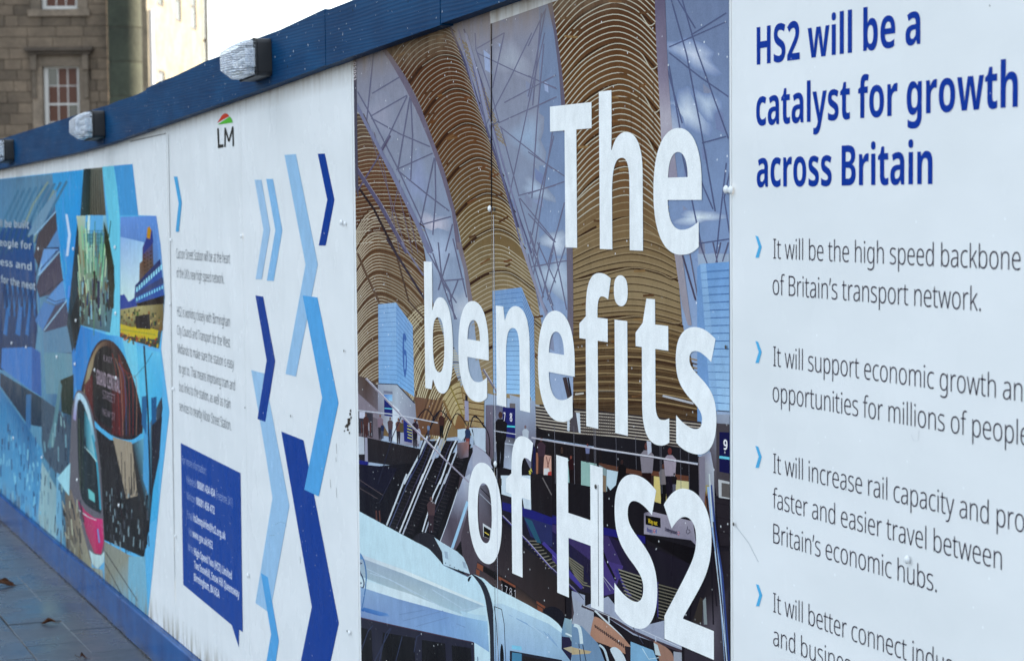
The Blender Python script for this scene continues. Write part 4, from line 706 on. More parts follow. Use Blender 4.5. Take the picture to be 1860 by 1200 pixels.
for x, y, s in ((636, 752, 4), (634, 762, 5), (631, 772, 4), (634, 768, 5), (632, 780, 3), (637, 746, 2.5), (635, 786, 2.5), (626, 782, 2), (638, 758, 2.5), (628, 774, 2.5)):
    a.poly([(x+s*rr.uniform(.4, 1)*.7*math.cos(t*.9), y+s*rr.uniform(.5, 1.3)*math.sin(t*.9)) for t in range(7)], (52, 48, 44))
for x, y in ((611, 805), (610, 830), (600, 870), (611, 885), (545, 1010)): a.line([(x, y), (x+1, y+rr.uniform(8, 22))], .6, (165, 175, 182))
a.line([(500, 952), (510, 947), (519, 950), (520, 956)], .6, (110, 140, 170)); a.line([(489, 972), (499, 971)], .5, (110, 130, 150))
a.build('torn_spots', b_chv)['kind'] = 'stuff'
for p in ((622.5, 404), (1, 1)): 
    if p[0] > 1: cap(b_chv, *p, .0078)
cap(b_chv, 629, 406, .0062, None); cap(b_chv, 627, 637, .004, HOLE); cap(b_chv, 530, 755, .004, HOLE); cap(b_chv, 447, 740, .004, HOLE)
cap(b_chv, 637.5, 1148, .0075); cap(b_chv, 633, 1145, .004, HOLE); cap(b_chv, 453, 1044, .008)

# ---- text and contact board
cl = sheet_outline(SEAMS[1], SEAMS[2])
GR = (74, 84, 96)
tem = (W(322, 451)[1]-W(322, 468)[1])/.714
def tr(t, p0, p1): return row(t, 'L', p0, p1, None, None, tem)
lettering('paragraph_lettering', [
    tr('Curzon Street Station will be at the heart', (320.5, 469), (418, 478)), tr('of the UK\u2019s new high speed network.', (321, 504), (407, 515)),
    tr('HS2 is working closely with Birmingham', (322, 573.5), (418, 593)), tr('City Council and Transport for the West', (322, 607), (418, 631)),
    tr('Midlands to make sure the station is easy', (323, 641), (425, 669)), tr('to get to. That means improving tram and', (325, 676), (427, 709)),
    tr('bus links to the station, as well as train', (326, 709), (419, 743)), tr('services to nearby Moor Street Station.', (326, 744), (420, 782))], b_txt, (66, 76, 88), .0006, 2)
a = Art(cl, .0006); k5 = lambda L: [(290+x/3.243, 190+y/3.243) for x, y in L]
a.poly(k5([(84, 424), (104, 424), (131, 578), (113, 750), (95, 748), (112, 580)]), (70, 158, 216)); a.build('bullet_chevron', b_txt)
a = Art(cl, .0006)
a.poly(spline(k5([(339, 109), (352, 90), (368, 64), (384, 53), (398, 55), (409, 68)]), 3), (196, 58, 42)); a.poly(k5([(341, 119), (380, 93), (413, 71), (424, 84), (432, 106)]), (82, 176, 62))
o = a.build('logo_emblem', b_txt); o['label'] = 'red and green fan shaped emblem above the letters LM'
a = Art(cl, .0006)
a.poly(k5([(339, 141), (348, 140), (352, 236), (376, 234), (376, 251), (344, 258)]), (48, 52, 54))
for L in ([(385, 250), (386, 137)], [(386, 140), (408, 218)], [(408, 218), (431, 133)], [(431, 130), (434, 246)]): a.line(k5(L), 2.5, (48, 52, 54))
a.build('logo_lettering', b_txt)
a = Art(cl, .0005)
a.poly([(328.5, 804), (436.8, 858.6), (441, 1147), (434.3, 1142), (433.7, 1174), (421, 1134), (333, 1061)], (14, 62, 148)); a.build('contact_box', b_txt)
cem = (W(372, 868)[1]-W(372, 882)[1])/.714
PW = (196, 212, 236); PB = (152, 176, 220)
def cr_(t, f, p0, p1): return row(t, f, p0, p1, None, None, cem)
lettering('contact_lettering', [
    cr_('For more information:', 'L', (331, 841), (375, 861)), cr_('Helpdesk', 'L', (339, 877), (357, 885)), cr_('(Freephone 24/7)', 'L', (393, 904), (423, 920)),
    cr_('Minicom', 'L', (340, 906), (355.5, 914)), cr_('Email', 'L', (340.5, 940), (350, 945)), cr_('Visit', 'L', (343, 970), (349, 974)), cr_('Write', 'L', (342, 999), (351.5, 1005))], b_txt, PB, .0006, 2)
lettering('contact_lettering', [
    cr_('08081 434 434', 'B', (358.5, 886), (391, 903)), cr_('08081 456 472', 'B', (357, 915), (390, 934)), cr_('hs2enquiries@hs2.org.uk', 'B', (352, 946), (410, 980)),
    cr_('www.gov.uk/HS2', 'B', (350, 974), (386.5, 997)), cr_('High Speed Two (HS2) Limited', 'B', (353, 1007), (421.5, 1052)),
    cr_('Two Snowhill, Snow Hill Queensway', 'B', (353, 1030), (435, 1086)), cr_('Birmingham, B4 6GA', 'B', (353, 1053), (399, 1086))], b_txt, PW, .0006, 2)
a = Art(cl, .0005)     # hairline joint of the lamination
a.line([(306, 244), (309, 420), (318, 1095)], .8, (150, 160, 168)); a.build('lamination_joint', b_txt)
for p in ((312, 436), (441, 429), (311, 552), (316.5, 706), (320.5, 973)): cap(b_txt, *p, .0075)

# ---- collage board and far blue board
def collage(a):
    a.at()
    # light blue ground with its chevron edge
    a.poly([(-75, 334), (0, 325), (241, 298), (251.5, 391), (284, 392), (300, 537), (293, 633), (308, 748), (293, 880), (268, 1130), (200, 1130), (-75, 960)], (112, 178, 226))
    a.poly([(95, 316), (150, 309), (148, 600), (120, 900), (100, 900), (130, 610), (118, 520), (103, 400)], [(84, 160, 214), (70, 160, 220), (40, 140, 210), (60, 140, 200), (60, 140, 200), (40, 130, 200), (44, 148, 216), (70, 158, 214)])
    a.poly([(207, 301), (241, 298), (251.5, 391), (216, 391), (213, 340)], (92, 158, 214))
    a.poly([(186, 303), (207, 301), (213, 340), (218, 392), (222, 640), (190, 700), (198, 400)], (128, 196, 226))
    for i in range(26):      # brushy variation
        x = 95+rr.uniform(0, 50); y = rr.uniform(315, 560); a.line([(x, y), (x+rr.uniform(-2, 4), y+rr.uniform(20, 60))], rr.uniform(1, 3), (rr.randint(70, 110), rr.randint(150, 180), rr.randint(210, 228)), up=False)
    # dark arcade facade strip behind
    a.poly([(152, 307), (165, 306), (164, 392), (146, 392)], [(64, 82, 96), (40, 60, 62), (46, 70, 66), (70, 90, 100)])
    a.poly([(165, 306), (186, 304), (193, 392), (164, 392)], [(118, 114, 112), (134, 126, 122), (110, 100, 96), (104, 96, 90)])
    for i in range(9): x = 154+i*3.6; a.line([(x+1, 308), (x-1+i*.9, 392)], .8, rr.choice(((40, 44, 48), (150, 146, 140), (80, 70, 66), (36, 60, 70))), up=False)
    # far station picture (extends past the joint onto the next board)
    a.poly([(-75, 334), (95, 316), (103, 400), (113, 500), (126, 600), (131, 640), (134, 720), (128, 900), (140, 1020), (-75, 960)],
           [(70, 120, 170), (122, 150, 180), (96, 110, 150), (70, 90, 140), (60, 90, 130), (56, 80, 110), (50, 66, 90), (70, 100, 130), (110, 150, 180), (110, 170, 210)])
    a.poly([(-75, 420), (58, 410), (66, 500), (68, 600), (60, 680), (-75, 660)], [(34, 84, 140), (40, 96, 158), (24, 70, 128), (16, 60, 110), (20, 62, 104), (20, 60, 100)])
    for i in range(9):       # pale spans sweeping up
        x = -12+i*11; a.line(spline([(x, 470-i*4), (x+16, 410-i*3), (x+46, 345-i*2)], 4), 4.5, [(50, 96, 140)]*4+[(90, 130, 165)]*5, up=False)
    for (x0, y0, x1, y1) in ((44, 410, 88, 330), (52, 430, 97, 360), (62, 440, 99, 345)): a.line([(x0, y0), ((x0+x1)/2-5, (y0+y1)/2), (x1, y1)], 3.5, (150, 158, 158))
    for i in range(14):      # arches of the glass front, going down
        x = 4+i*4.6; a.line([(x, 560), (x+5, 512), (x+9, 575)], 1.6, (60, 130, 190) if i % 2 else (18, 52, 96), up=False)
    for x, w in ((12, 5), (34, 7), (52, 4)): a.poly([(x, 560), (x+w, 556), (x+w-4, 610), (x-6, 606)], (52, 118, 180))
    # lilac facade pieces
    for P, c in (([(50, 428), (70, 388), (103, 345), (102, 360), (70, 424)], (134, 156, 186)), ([(70, 424), (102, 384), (104, 416), (88, 445), (72, 490), (62, 465)], (96, 84, 96)),
                 ([(88, 445), (104, 418), (110, 448), (84, 450)], (110, 146, 196)), ([(70, 492), (80, 452), (107, 452), (72, 500)], (128, 160, 214)), ([(72, 500), (108, 456), (115, 508), (90, 535), (72, 540), (66, 520)], (92, 82, 106)),
                 ([(84, 545), (115, 508), (120, 545), (100, 552)], (110, 150, 206)), ([(64, 582), (80, 548), (100, 556), (78, 600)], (94, 134, 190)), ([(78, 600), (100, 556), (121, 548), (127, 590), (84, 604)], (84, 82, 112)),
                 ([(78, 604), (127, 590), (131, 640), (80, 640)], (112, 140, 172))): a.poly(P, c)
    for L in (([(80, 450), (107, 451)]), ([(70, 494), (104, 455)]), ([(84, 540), (101, 548), (120, 542)]), ([(66, 500), (72, 470)]), ([(72, 540), (116, 508)])): a.line(L, 1.6, (44, 58, 84))
    for L in (([(62, 428), (102, 384)]), ([(71, 500), (108, 457)]), ([(80, 600), (122, 545)]), ([(76, 478), (70, 500)])): a.line(L, 2, (168, 190, 222))
    # boxes and people, hazy
    a.poly([(4, 632), (58, 630), (74, 640), (76, 720), (56, 708), (2, 668)], (74, 128, 196)); a.poly([(58, 630), (74, 640), (76, 720), (58, 708)], (54, 104, 172))
    a.poly([(0, 676), (76, 722), (76, 775), (50, 770), (0, 700)], [(40, 70, 100), (48, 74, 96), (34, 62, 88), (30, 58, 88), (30, 60, 90)])
    a.poly([(48, 716), (57, 716), (56, 780), (47, 775)], (66, 118, 168))
    a.poly([(80, 640), (105, 640), (131, 642), (134, 720), (110, 715), (84, 715)], (120, 150, 172)); a.poly([(110, 690), (134, 680), (134, 755), (112, 748)], (38, 58, 50))
    a.poly([(76, 722), (112, 748), (128, 775), (118, 880), (80, 830), (76, 800)], (86, 98, 120)); a.poly([(108, 690), (113, 700), (98, 812), (86, 812), (98, 760)], (112, 140, 156))
    a.poly([(-75, 700), (0, 705), (50, 775), (76, 815), (76, 960), (-75, 940)], [(80, 130, 170), (70, 130, 180), (50, 110, 160), (90, 150, 196), (110, 168, 214), (120, 176, 214)])
    a.poly([(76, 838), (104, 888), (112, 985), (66, 1000)], [(168, 184, 198), (150, 168, 184), (168, 190, 206), (160, 180, 196)]); a.poly([(103, 858), (109, 860), (116, 1010), (102, 1010)], (130, 170, 204))
    for i in range(120):      # crowd as vertical dabs
        x = rr.uniform(-10, 76); y = rr.uniform(760, 930)+x*.3; c = rr.choice(((40, 90, 140), (120, 176, 216), (66, 120, 170), (30, 70, 116), (150, 196, 226)))
        a.line([(x, y), (x+rr.uniform(-1, 1), y+rr.uniform(6, 24))], rr.uniform(.8, 2.4), c, up=False)
    a.up()
    for i in range(60):
        x = rr.uniform(76, 126); y = rr.uniform(740, 1010); c = rr.choice(((60, 76, 104), (140, 168, 188), (170, 190, 200), (54, 70, 96), (100, 130, 160)))
        a.line([(x, y), (x+rr.uniform(-2, 2), y+rr.uniform(8, 34))], rr.uniform(.8, 2.4), c, up=False)
    # bottom right wedge: dark blue triangle and sea of light blue
    a.poly([(142, 392), (148, 392), (150, 560), (143, 600), (132, 640), (122, 590)], (34, 66, 84)); a.poly([(128, 575), (146, 520), (147, 590), (136, 640)], (20, 40, 52))
    a.poly([(148, 592), (195, 608), (215, 610), (262, 632), (292, 640), (296, 700), (286, 940), (262, 960), (252, 660), (140, 720), (136, 660)], [(30, 130, 200), (60, 150, 214), (100, 170, 224), (110, 186, 226), (120, 190, 228), (90, 176, 224), (84, 170, 220), (90, 170, 220), (110, 190, 226), (40, 132, 200), (30, 128, 200)])
    a.poly([(222, 612), (248, 622), (258, 770), (250, 770), (236, 680)], (132, 196, 226))
    # arcade picture
    a.poly([(139, 392), (193, 391), (198, 430), (207, 480), (209, 520), (200, 604), (145, 590), (143, 420)], [(200, 196, 184), (150, 190, 220), (110, 126, 120), (60, 76, 60), (70, 90, 80), (90, 120, 140), (80, 90, 90), (176, 180, 160)])
    a.poly([(156, 391), (188, 391), (186, 424), (155, 424)], (120, 176, 224)); a.poly([(160, 391), (164, 391), (163, 424), (158, 424)], (230, 232, 226))
    a.poly([(152, 424), (190, 422), (184, 500), (160, 505)], [(110, 156, 176), (100, 150, 180), (120, 140, 130), (140, 150, 130)])
    for y in (420, 427, 434, 441, 449, 458, 468): a.line([(153, y), (189, y-1)], .9, (56, 100, 110), up=False)
    for x in (156, 163, 170, 178, 185): a.line([(x, 418), (x+rr.uniform(-2, 2), 470)], .9, (60, 110, 110), up=False)
    for i in range(70):
        t = rr.random(); x = 141+t*62; y = rr.uniform(400, 560)
        c = rr.choice(((150, 200, 170), (90, 140, 110), (220, 214, 190), (120, 84, 66), (60, 90, 70), (150, 120, 90), (190, 214, 196)))
        s = (170-x)*.12; a.line([(x, y), (x+s, y+rr.uniform(15, 50))], rr.uniform(.8, 2), c, up=False)
    a.poly([(189, 402), (196, 424), (206, 480), (200, 520), (190, 440)], (52, 60, 38)); a.poly([(195, 478), (208, 482), (207, 560), (196, 560)], (60, 62, 50))
    for i in range(60):
        x = rr.uniform(146, 200); y = rr.uniform(500, 575); c = rr.choice(((34, 30, 34), (60, 44, 40), (40, 70, 120), (26, 40, 60), (120, 96, 70), (150, 180, 200), (30, 44, 36)))
        a.line([(x, y), (x+rr.uniform(-1.5, 1.5), y+rr.uniform(8, 26))], rr.uniform(1.2, 3), c, up=False)
    a.up()
    a.line([(172, 492), (171, 545)], 4, (52, 34, 32)); a.line([(179, 510), (180, 560)], 4.5, (40, 44, 90)); a.line(spline([(196, 500), (202, 486), (207, 495), (206, 512)], 3), 1.5, (16, 20, 26))
    # tower picture
    a.poly([(219, 394), (284, 392), (292, 445), (300, 537), (297, 580), (289, 633), (218, 612)], [(128, 156, 220), (120, 152, 218), (126, 162, 222), (170, 190, 226), (120, 100, 60), (60, 76, 40), (110, 60, 40)])
    a.poly([(219, 430), (262, 440), (255, 540), (219, 560)], [(160, 180, 226), (176, 196, 230), (216, 216, 228), (226, 220, 222)])
    a.poly([(268, 416), (272, 412), (277, 420), (279, 475), (282, 520), (253, 520), (254, 478), (259, 474), (259, 450), (266, 434)], [(196, 140, 40), (190, 130, 40), (70, 70, 120), (110, 90, 90), (90, 80, 80), (130, 110, 110), (140, 110, 96), (120, 84, 70), (80, 80, 150), (90, 90, 160)])
    a.poly([(266, 432), (277, 420), (279, 440), (260, 462)], (62, 74, 146)); a.poly([(268, 414), (272, 411), (275, 418), (273, 434), (267, 432)], (200, 146, 44))
    for k in range(8):
        for j in range(3): a.poly([(262+j*5.5, 462+k*7-j*3), (264.5+j*5.5, 461+k*7-j*3), (264.5+j*5.5, 464+k*7-j*3), (262+j*5.5, 465+k*7-j*3)], (90, 62, 50), up=False)
    a.poly([(246, 518), (291, 470), (295, 500), (299, 537), (268, 556), (244, 548)], (64, 96, 168)); a.poly([(246, 518), (291, 470), (293, 480), (246, 528)], (52, 66, 120)); a.poly([(245, 533), (296, 503), (298, 514), (245, 541)], (74, 82, 130))
    for k in range(11):
        t = k/10; x = 248+t*44; y = 522-t*40; a.poly([(x, y), (x+2.4, y-2), (x+2.6, y+7), (x, y+9)], (170, 214, 240), up=False)
        x = 248+t*46; y = 541-t*22; a.poly([(x, y), (x+2.2, y-1), (x+2.4, y+5), (x, y+6)], (150, 206, 240), up=False)
    a.up(); a.poly([(246, 552), (299, 536), (298, 552), (256, 560)], (44, 28, 30)); a.poly([(219, 536), (226, 534), (234, 548), (246, 540), (250, 560), (219, 575)], (56, 80, 160))
    a.poly([(219, 562), (250, 556), (297, 552), (296, 600), (219, 600)], [(170, 150, 110), (190, 170, 130), (130, 110, 80), (120, 90, 50), (90, 90, 50)])
    for i in range(70):
        x = rr.uniform(219, 295); y = rr.uniform(560, 596); c = rr.choice(((120, 84, 40), (60, 76, 30), (190, 160, 110), (150, 100, 50), (40, 34, 40), (90, 110, 50)))
        a.line([(x, y), (x, y+rr.uniform(3, 9))], rr.uniform(1.5, 3.5), c, up=False)
    a.up(); a.poly([(219, 588), (240, 594), (262, 592), (288, 600), (286, 616), (250, 614), (219, 604)], (206, 176, 40)); a.poly([(246, 574), (272, 570), (274, 598), (248, 596)], (40, 26, 34)); a.line([(219, 598), (284, 608)], 1.4, (150, 150, 50))
    for i in range(50):
        x = rr.uniform(219, 288); y = rr.uniform(603, 618)+(x-219)*.15; c = rr.choice(((170, 60, 50), (80, 96, 40), (196, 120, 60), (120, 44, 40), (60, 80, 40), (206, 170, 60)))
        a.line([(x, y), (x, y+4)], 2.4, c, up=False)
    # chevron
    a.poly([(119, 389), (123, 389), (129, 427), (124.5, 465), (120, 465), (124, 427)], (206, 208, 238))
    # concourse glass egg and tram
    egg = spline([(148, 708), (155, 680), (165, 645), (178, 622), (193, 616), (210, 624), (228, 650), (244, 692), (256, 740), (260, 780), (252, 798), (236, 802), (210, 794), (186, 778), (165, 760), (152, 735)], 4, True)
    a.poly(egg, (66, 38, 44)); 
    a.strip(spline([(152, 712), (160, 668), (176, 630), (195, 618), (212, 626)], 5), spline([(156, 716), (166, 676), (180, 640), (194, 630), (206, 634)], 5), [(140, 120, 100), (170, 150, 130), (150, 120, 100), (70, 40, 40)])
    a.poly(spline([(170, 660), (180, 634), (195, 628), (206, 640), (214, 660), (214, 770), (186, 768), (170, 740)], 3, True), (26, 18, 26))
    a.poly([(153, 700), (168, 680), (170, 770), (158, 740)], (112, 44, 46)); a.poly([(204, 700), (214, 690), (222, 730), (224, 792), (204, 788)], (104, 36, 42)); a.poly([(226, 680), (240, 700), (254, 760), (252, 790), (240, 796)], (22, 26, 44)); a.poly([(215, 640), (226, 670), (232, 730), (224, 770), (218, 700)], (120, 54, 48))
    for k in range(7): a.line(spline([(198+k*6, 632+k*9), (206+k*7, 690), (212+k*6, 790)], 3), 1, rr.choice(((150, 60, 56), (60, 30, 40), (170, 120, 110), (90, 96, 140))), up=False)
    a.strip(spline([(172, 763), (190, 782), (215, 795), (240, 798), (258, 786)], 5), spline([(173, 770), (190, 790), (215, 803), (240, 805), (259, 792)], 5), (104, 176, 222))
    # street below the egg
    a.poly([(172, 775), (200, 798), (240, 806), (262, 795), (276, 760), (294, 720), (296, 740), (282, 850), (272, 955), (262, 1012), (190, 980), (160, 900)], [(44, 34, 42), (50, 40, 46), (70, 60, 60), (120, 170, 200), (100, 110, 130), (60, 60, 76), (56, 56, 70), (40, 40, 50), (30, 30, 38), (24, 28, 34), (30, 26, 32), (40, 34, 40)])
    a.poly([(205, 793), (240, 803), (250, 900), (230, 905)], (172, 150, 140)); a.poly([(262, 770), (274, 770), (270, 900), (260, 870)], (96, 160, 210)); a.poly([(258, 720), (268, 718), (266, 790), (258, 770)], (44, 110, 160))
    a.poly([(275, 722), (285, 720), (284, 770), (276, 772)], (36, 100, 150)); a.poly([(276, 772), (295, 755), (290, 830), (276, 900)], (48, 44, 62))
    a.line([(262, 627), (269, 740), (274, 900)], 3, (28, 44, 66)); a.line([(244, 686), (265, 662), (278, 640)], .9, (50, 90, 120))
    for i in range(9): x = 208+rr.uniform(0, 38); a.line([(x, rr.uniform(805, 880)), (x+1, rr.uniform(880, 900))], 1.2, (70, 60, 62), up=False)
    for i in range(150):
        x = rr.uniform(186, 272); y = rr.uniform(885, 990); c = rr.choice(((20, 20, 28), (50, 44, 54), (90, 90, 104), (28, 30, 40), (14, 14, 18), (150, 160, 176), (60, 40, 50)))
        if y < 1020-(270-x)*.3: a.line([(x, y), (x+rr.uniform(-1, 1), y+rr.uniform(5, 20))], rr.uniform(.8, 2.2), c, up=False)
    # paving and tracks
    a.up(); a.poly([(190, 982), (236, 1008), (262, 1014), (268, 1120), (236, 1100), (190, 1060)], [(150, 144, 142), (160, 152, 148), (150, 172, 186), (150, 186, 214), (160, 158, 158), (150, 144, 140)])
    a.poly([(234, 1010), (264, 1010), (270, 1130), (232, 1090)], (140, 176, 204)); a.line([(191, 1000), (250, 1090)], 1.4, (70, 64, 66)); a.line([(191, 1022), (230, 1095)], 1.4, (80, 74, 74))
    # tram nose
    tram = spline([(130, 760), (136, 720), (143, 708), (155, 716), (166, 742), (176, 790), (183, 850), (188, 940), (190, 1000), (184, 1026), (172, 1028), (160, 1010), (140, 960), (126, 900)], 4, True)
    a.poly(tram, (120, 110, 124)); a.strip(spline([(133, 760), (137, 724), (143, 712), (154, 722), (164, 748), (174, 800)], 4), spline([(138, 764), (141, 732), (145, 724), (152, 734), (159, 756), (168, 808)], 4), [(170, 150, 196), (190, 206, 230), (196, 206, 222), (120, 170, 200)])
    a.poly(spline([(141, 740), (147, 728), (158, 750), (168, 795), (178, 860), (184, 925), (180, 930), (156, 915), (146, 890), (142, 830)], 4, True), (30, 48, 58))
    a.poly([(154, 745), (163, 765), (174, 820), (175, 836), (158, 812), (153, 790)], [(60, 120, 140), (110, 170, 196), (170, 206, 224), (120, 190, 214), (70, 130, 150), (40, 80, 96)])
    a.line(spline([(168, 790), (177, 845), (183, 925)], 4), 3, (80, 160, 190)); a.line([(153, 810), (166, 824), (176, 838)], 1.4, (200, 224, 234)); a.poly([(160, 886), (172, 896), (173, 912), (162, 905)], (128, 190, 200))
    for k in range(5): a.line([(144+k*3, 760+k*8), (146+k*3, 890)], 1.4, rr.choice(((16, 26, 34), (60, 80, 70), (90, 96, 80), (30, 60, 80))), up=False)
    a.poly([(141, 906), (156, 928), (172, 940), (187, 942), (189, 985), (184, 1006), (172, 1004), (158, 970)], [(150, 60, 110), (196, 60, 120), (206, 60, 126), (214, 70, 140), (196, 44, 110), (190, 50, 110), (190, 60, 110), (180, 70, 110)])
    a.line([(143, 925), (160, 938), (175, 944)], 1.6, (214, 200, 214)); a.poly([(162, 998), (172, 1006), (184, 1008), (190, 1000), (189, 1020), (178, 1032), (168, 1024)], (196, 206, 218)); a.line([(178, 960), (181, 985)], 2.4, (120, 150, 206))
    a.poly([(118, 880), (130, 890), (150, 960), (168, 1030), (186, 1034), (190, 1062), (120, 1000)], [(120, 110, 110), (140, 120, 116), (160, 140, 130), (170, 160, 150), (168, 170, 176), (160, 158, 158), (110, 100, 96)])
    for i in range(50):
        x = rr.uniform(112, 150); y = rr.uniform(900, 1015); c = rr.choice(((60, 56, 60), (160, 140, 130), (40, 50, 70), (190, 180, 168), (110, 96, 80)))
        a.line([(x, y), (x+rr.uniform(0, 5), y+rr.uniform(8, 30))], rr.uniform(1, 2.2), c, up=False)
    a.poly([(104, 868), (128, 840), (126, 900), (118, 890)], (176, 206, 226))
for brd, ya, yb in ((b_far, 13.9, SEAMS[0]), (b_col, SEAMS[0], SEAMS[1])):
    rr = random.Random(11)
    ci = sheet_outline(ya-.002, yb+.002); A = Art(ci, .0008); A.density = 1.3; A.tint = (.76, 1.06, 1.03); collage(A); A.build('printed_picture', brd)
rr = random.Random(5)
wem = (W(10, 395)[1]-W(10, 408)[1])/.714
lettering('faint_lettering', [row('new station will be built', 'B', (-70, 411), (54, 411), None, None, wem), row('connecting people for', 'B', (-70, 441), (59, 449.5), None, None, wem),
                              row('work business and', 'B', (-70, 470), (59, 490), None, None, wem), row('for the next', 'B', (3, 510), (66, 530), None, None, wem)], b_far, (156, 178, 200), .0036, 2)
lettering('egg_lettering', [row('EXIT', 'L', (190, 656), (206, 659), None, None, wem*.6), row('GRAND CENTRAL', 'B', (177, 697), (220, 713), None, None, wem*1.6),
                            row('STREET', 'L', (188, 722), (211, 733), None, None, wem*.9), row('NEW ST', 'L', (188, 752), (211, 763), None, None, wem*.7)], b_col, (150, 140, 158), .0036, 2)
for p in ((20, 450), (23, 623), (49, 630), (26, 795)): cap(b_far, *p, .0085)
for p in ((71.5, 452), (135, 452), (211, 449), (105, 648), (138, 661), (174, 672), (213, 686), (78, 830), (142, 871), (218, 917), (212, 569), (140, 582)): 
    q = W(*p); cap(b_col, *p, .0085)
a = Art(sheet_outline(SEAMS[0], SEAMS[1]), .0005); a.line([(236, 257), (303, 242.5)], 1.6, (70, 74, 78)); a.line([(303, 243), (307, 420)], .9, (140, 150, 158)); a.build('sheet_edge', b_col)
# ================================================================== station photograph board
rr = random.Random(21)
TOPL = [W(893, 43), W(1000, 5.5)]
def top_z(y): return TOPL[0][1]+(TOPL[1][1]-TOPL[0][1])*(y-TOPL[0][0])/(TOPL[1][0]-TOPL[0][0])
ya, yb = W(644, 200)[0], W(1326, 600)[0]
clS = [(ya, ZB), (yb, ZB), (yb, top_z(yb)), (ya, top_z(ya))]
ym = SEAMS[4]
AL = Art([(ya, ZB), (ym+.0015, ZB), (ym+.0015, rail_z(ym, 0)+.01), (ya, rail_z(ya, 0)+.02)], .0006)
AR = Art([(ym-.001, ZB), (yb, ZB), (yb, top_z(yb)), (ym-.001, top_z(ym))], .0006)
AL.density = AR.density = 1.17; AL.sat = AR.sat = .86; AL.tint = AR.tint = (.95, 1.03, 1.0); A = Multi([AL, AR])
def c3(P, ox, oy, k): return [(ox+x/k, oy+y/k) for x, y in P]
S1 = lambda *P: c3(P, 630, 60, 3.0)
S2 = lambda *P: c3(P, 960, 0, 2.5)
S3 = lambda *P: c3(P, 630, 440, 3.0)
S4 = lambda *P: c3(P, 960, 440, 2.857)
S5 = lambda *P: c3(P, 630, 800, 3.0)
S6 = lambda *P: c3(P, 960, 800, 3.0)
E1 = lambda *P: c3(P, 640, 690, 6.317)
E2 = lambda *P: c3(P, 860, 700, 6.0)
E3 = lambda *P: c3(P, 1080, 740, 5.0)
T1 = lambda *P: c3(P, 640, 860, 6.0)
T2 = lambda *P: c3(P, 840, 860, 3.527)
T3 = lambda *P: c3(P, 1040, 960, 5.0)
T4 = lambda *P: c3(P, 640, 1000, 6.0)
# --- glass roof ground
GL = [(138, 138, 160), (136, 142, 168), (134, 148, 180), (146, 162, 192), (160, 178, 210), (176, 190, 214), (150, 156, 180)]
A.strip([(600, 100), (640, 1250)], [(980, -40), (980, 1250)], GL, GL)
A.strip([(980, -40), (980, 1250)], [(1400, -60), (1400, 1250)], [(124, 136, 168), (118, 136, 174), (128, 148, 188), (150, 168, 206), (176, 190, 216), (160, 176, 206)], [(106, 122, 162), (118, 138, 180), (128, 152, 198), (150, 172, 210), (150, 170, 206), (150, 160, 190)])
for i in range(60):      # soft tone changes of the cushions
    x = rr.uniform(650, 1320); y = rr.uniform(0, 620); s = rr.uniform(14, 40); c = rr.choice(((138, 150, 188), (120, 134, 178), (150, 164, 204), (132, 140, 172)))
    A.poly([(x, y), (x+s*.5, y+s*.4), (x+s*.6, y+s*1.6), (x+s*.1, y+s*1.3)], c, up=False) if x > 1200 or 850 < x < 1000 else None
TR = (104, 106, 138); TR2 = (112, 114, 146); TD = (78, 78, 112)
def tr_(L, w=1.6, c=None): A.line(L, w*1.45, c or TR)
# cloud reflections on the glossy sheet, painted into the print as pale patches
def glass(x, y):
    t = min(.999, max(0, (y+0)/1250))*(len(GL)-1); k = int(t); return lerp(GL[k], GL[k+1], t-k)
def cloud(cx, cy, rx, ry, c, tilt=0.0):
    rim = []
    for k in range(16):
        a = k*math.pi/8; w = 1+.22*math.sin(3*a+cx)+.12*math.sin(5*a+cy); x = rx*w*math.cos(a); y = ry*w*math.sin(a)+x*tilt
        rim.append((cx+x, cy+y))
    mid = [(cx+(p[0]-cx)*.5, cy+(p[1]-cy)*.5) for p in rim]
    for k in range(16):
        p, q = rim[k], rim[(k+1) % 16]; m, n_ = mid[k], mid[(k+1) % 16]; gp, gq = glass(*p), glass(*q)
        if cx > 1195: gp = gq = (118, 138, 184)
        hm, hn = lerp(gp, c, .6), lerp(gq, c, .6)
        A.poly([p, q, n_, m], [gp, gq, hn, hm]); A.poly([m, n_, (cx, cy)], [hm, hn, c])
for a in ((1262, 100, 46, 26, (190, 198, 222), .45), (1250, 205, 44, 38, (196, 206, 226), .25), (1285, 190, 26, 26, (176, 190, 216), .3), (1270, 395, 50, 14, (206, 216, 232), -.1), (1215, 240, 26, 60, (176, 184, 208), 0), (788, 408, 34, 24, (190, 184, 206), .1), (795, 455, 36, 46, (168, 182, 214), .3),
          (930, 110, 40, 34, (158, 164, 186), .3), (960, 250, 34, 50, (150, 170, 204), .2), (975, 345, 30, 18, (168, 184, 214), .4), (1010, 505, 34, 34, (186, 200, 224), .2), (690, 210, 36, 40, (150, 152, 178), .2), (760, 330, 26, 50, (140, 150, 190), .3), (1010, 440, 26, 22, (196, 206, 228), .2), (840, 560, 24, 40, (176, 184, 206), 0), (1300, 470, 30, 12, (190, 202, 226), 0)): cloud(*a)
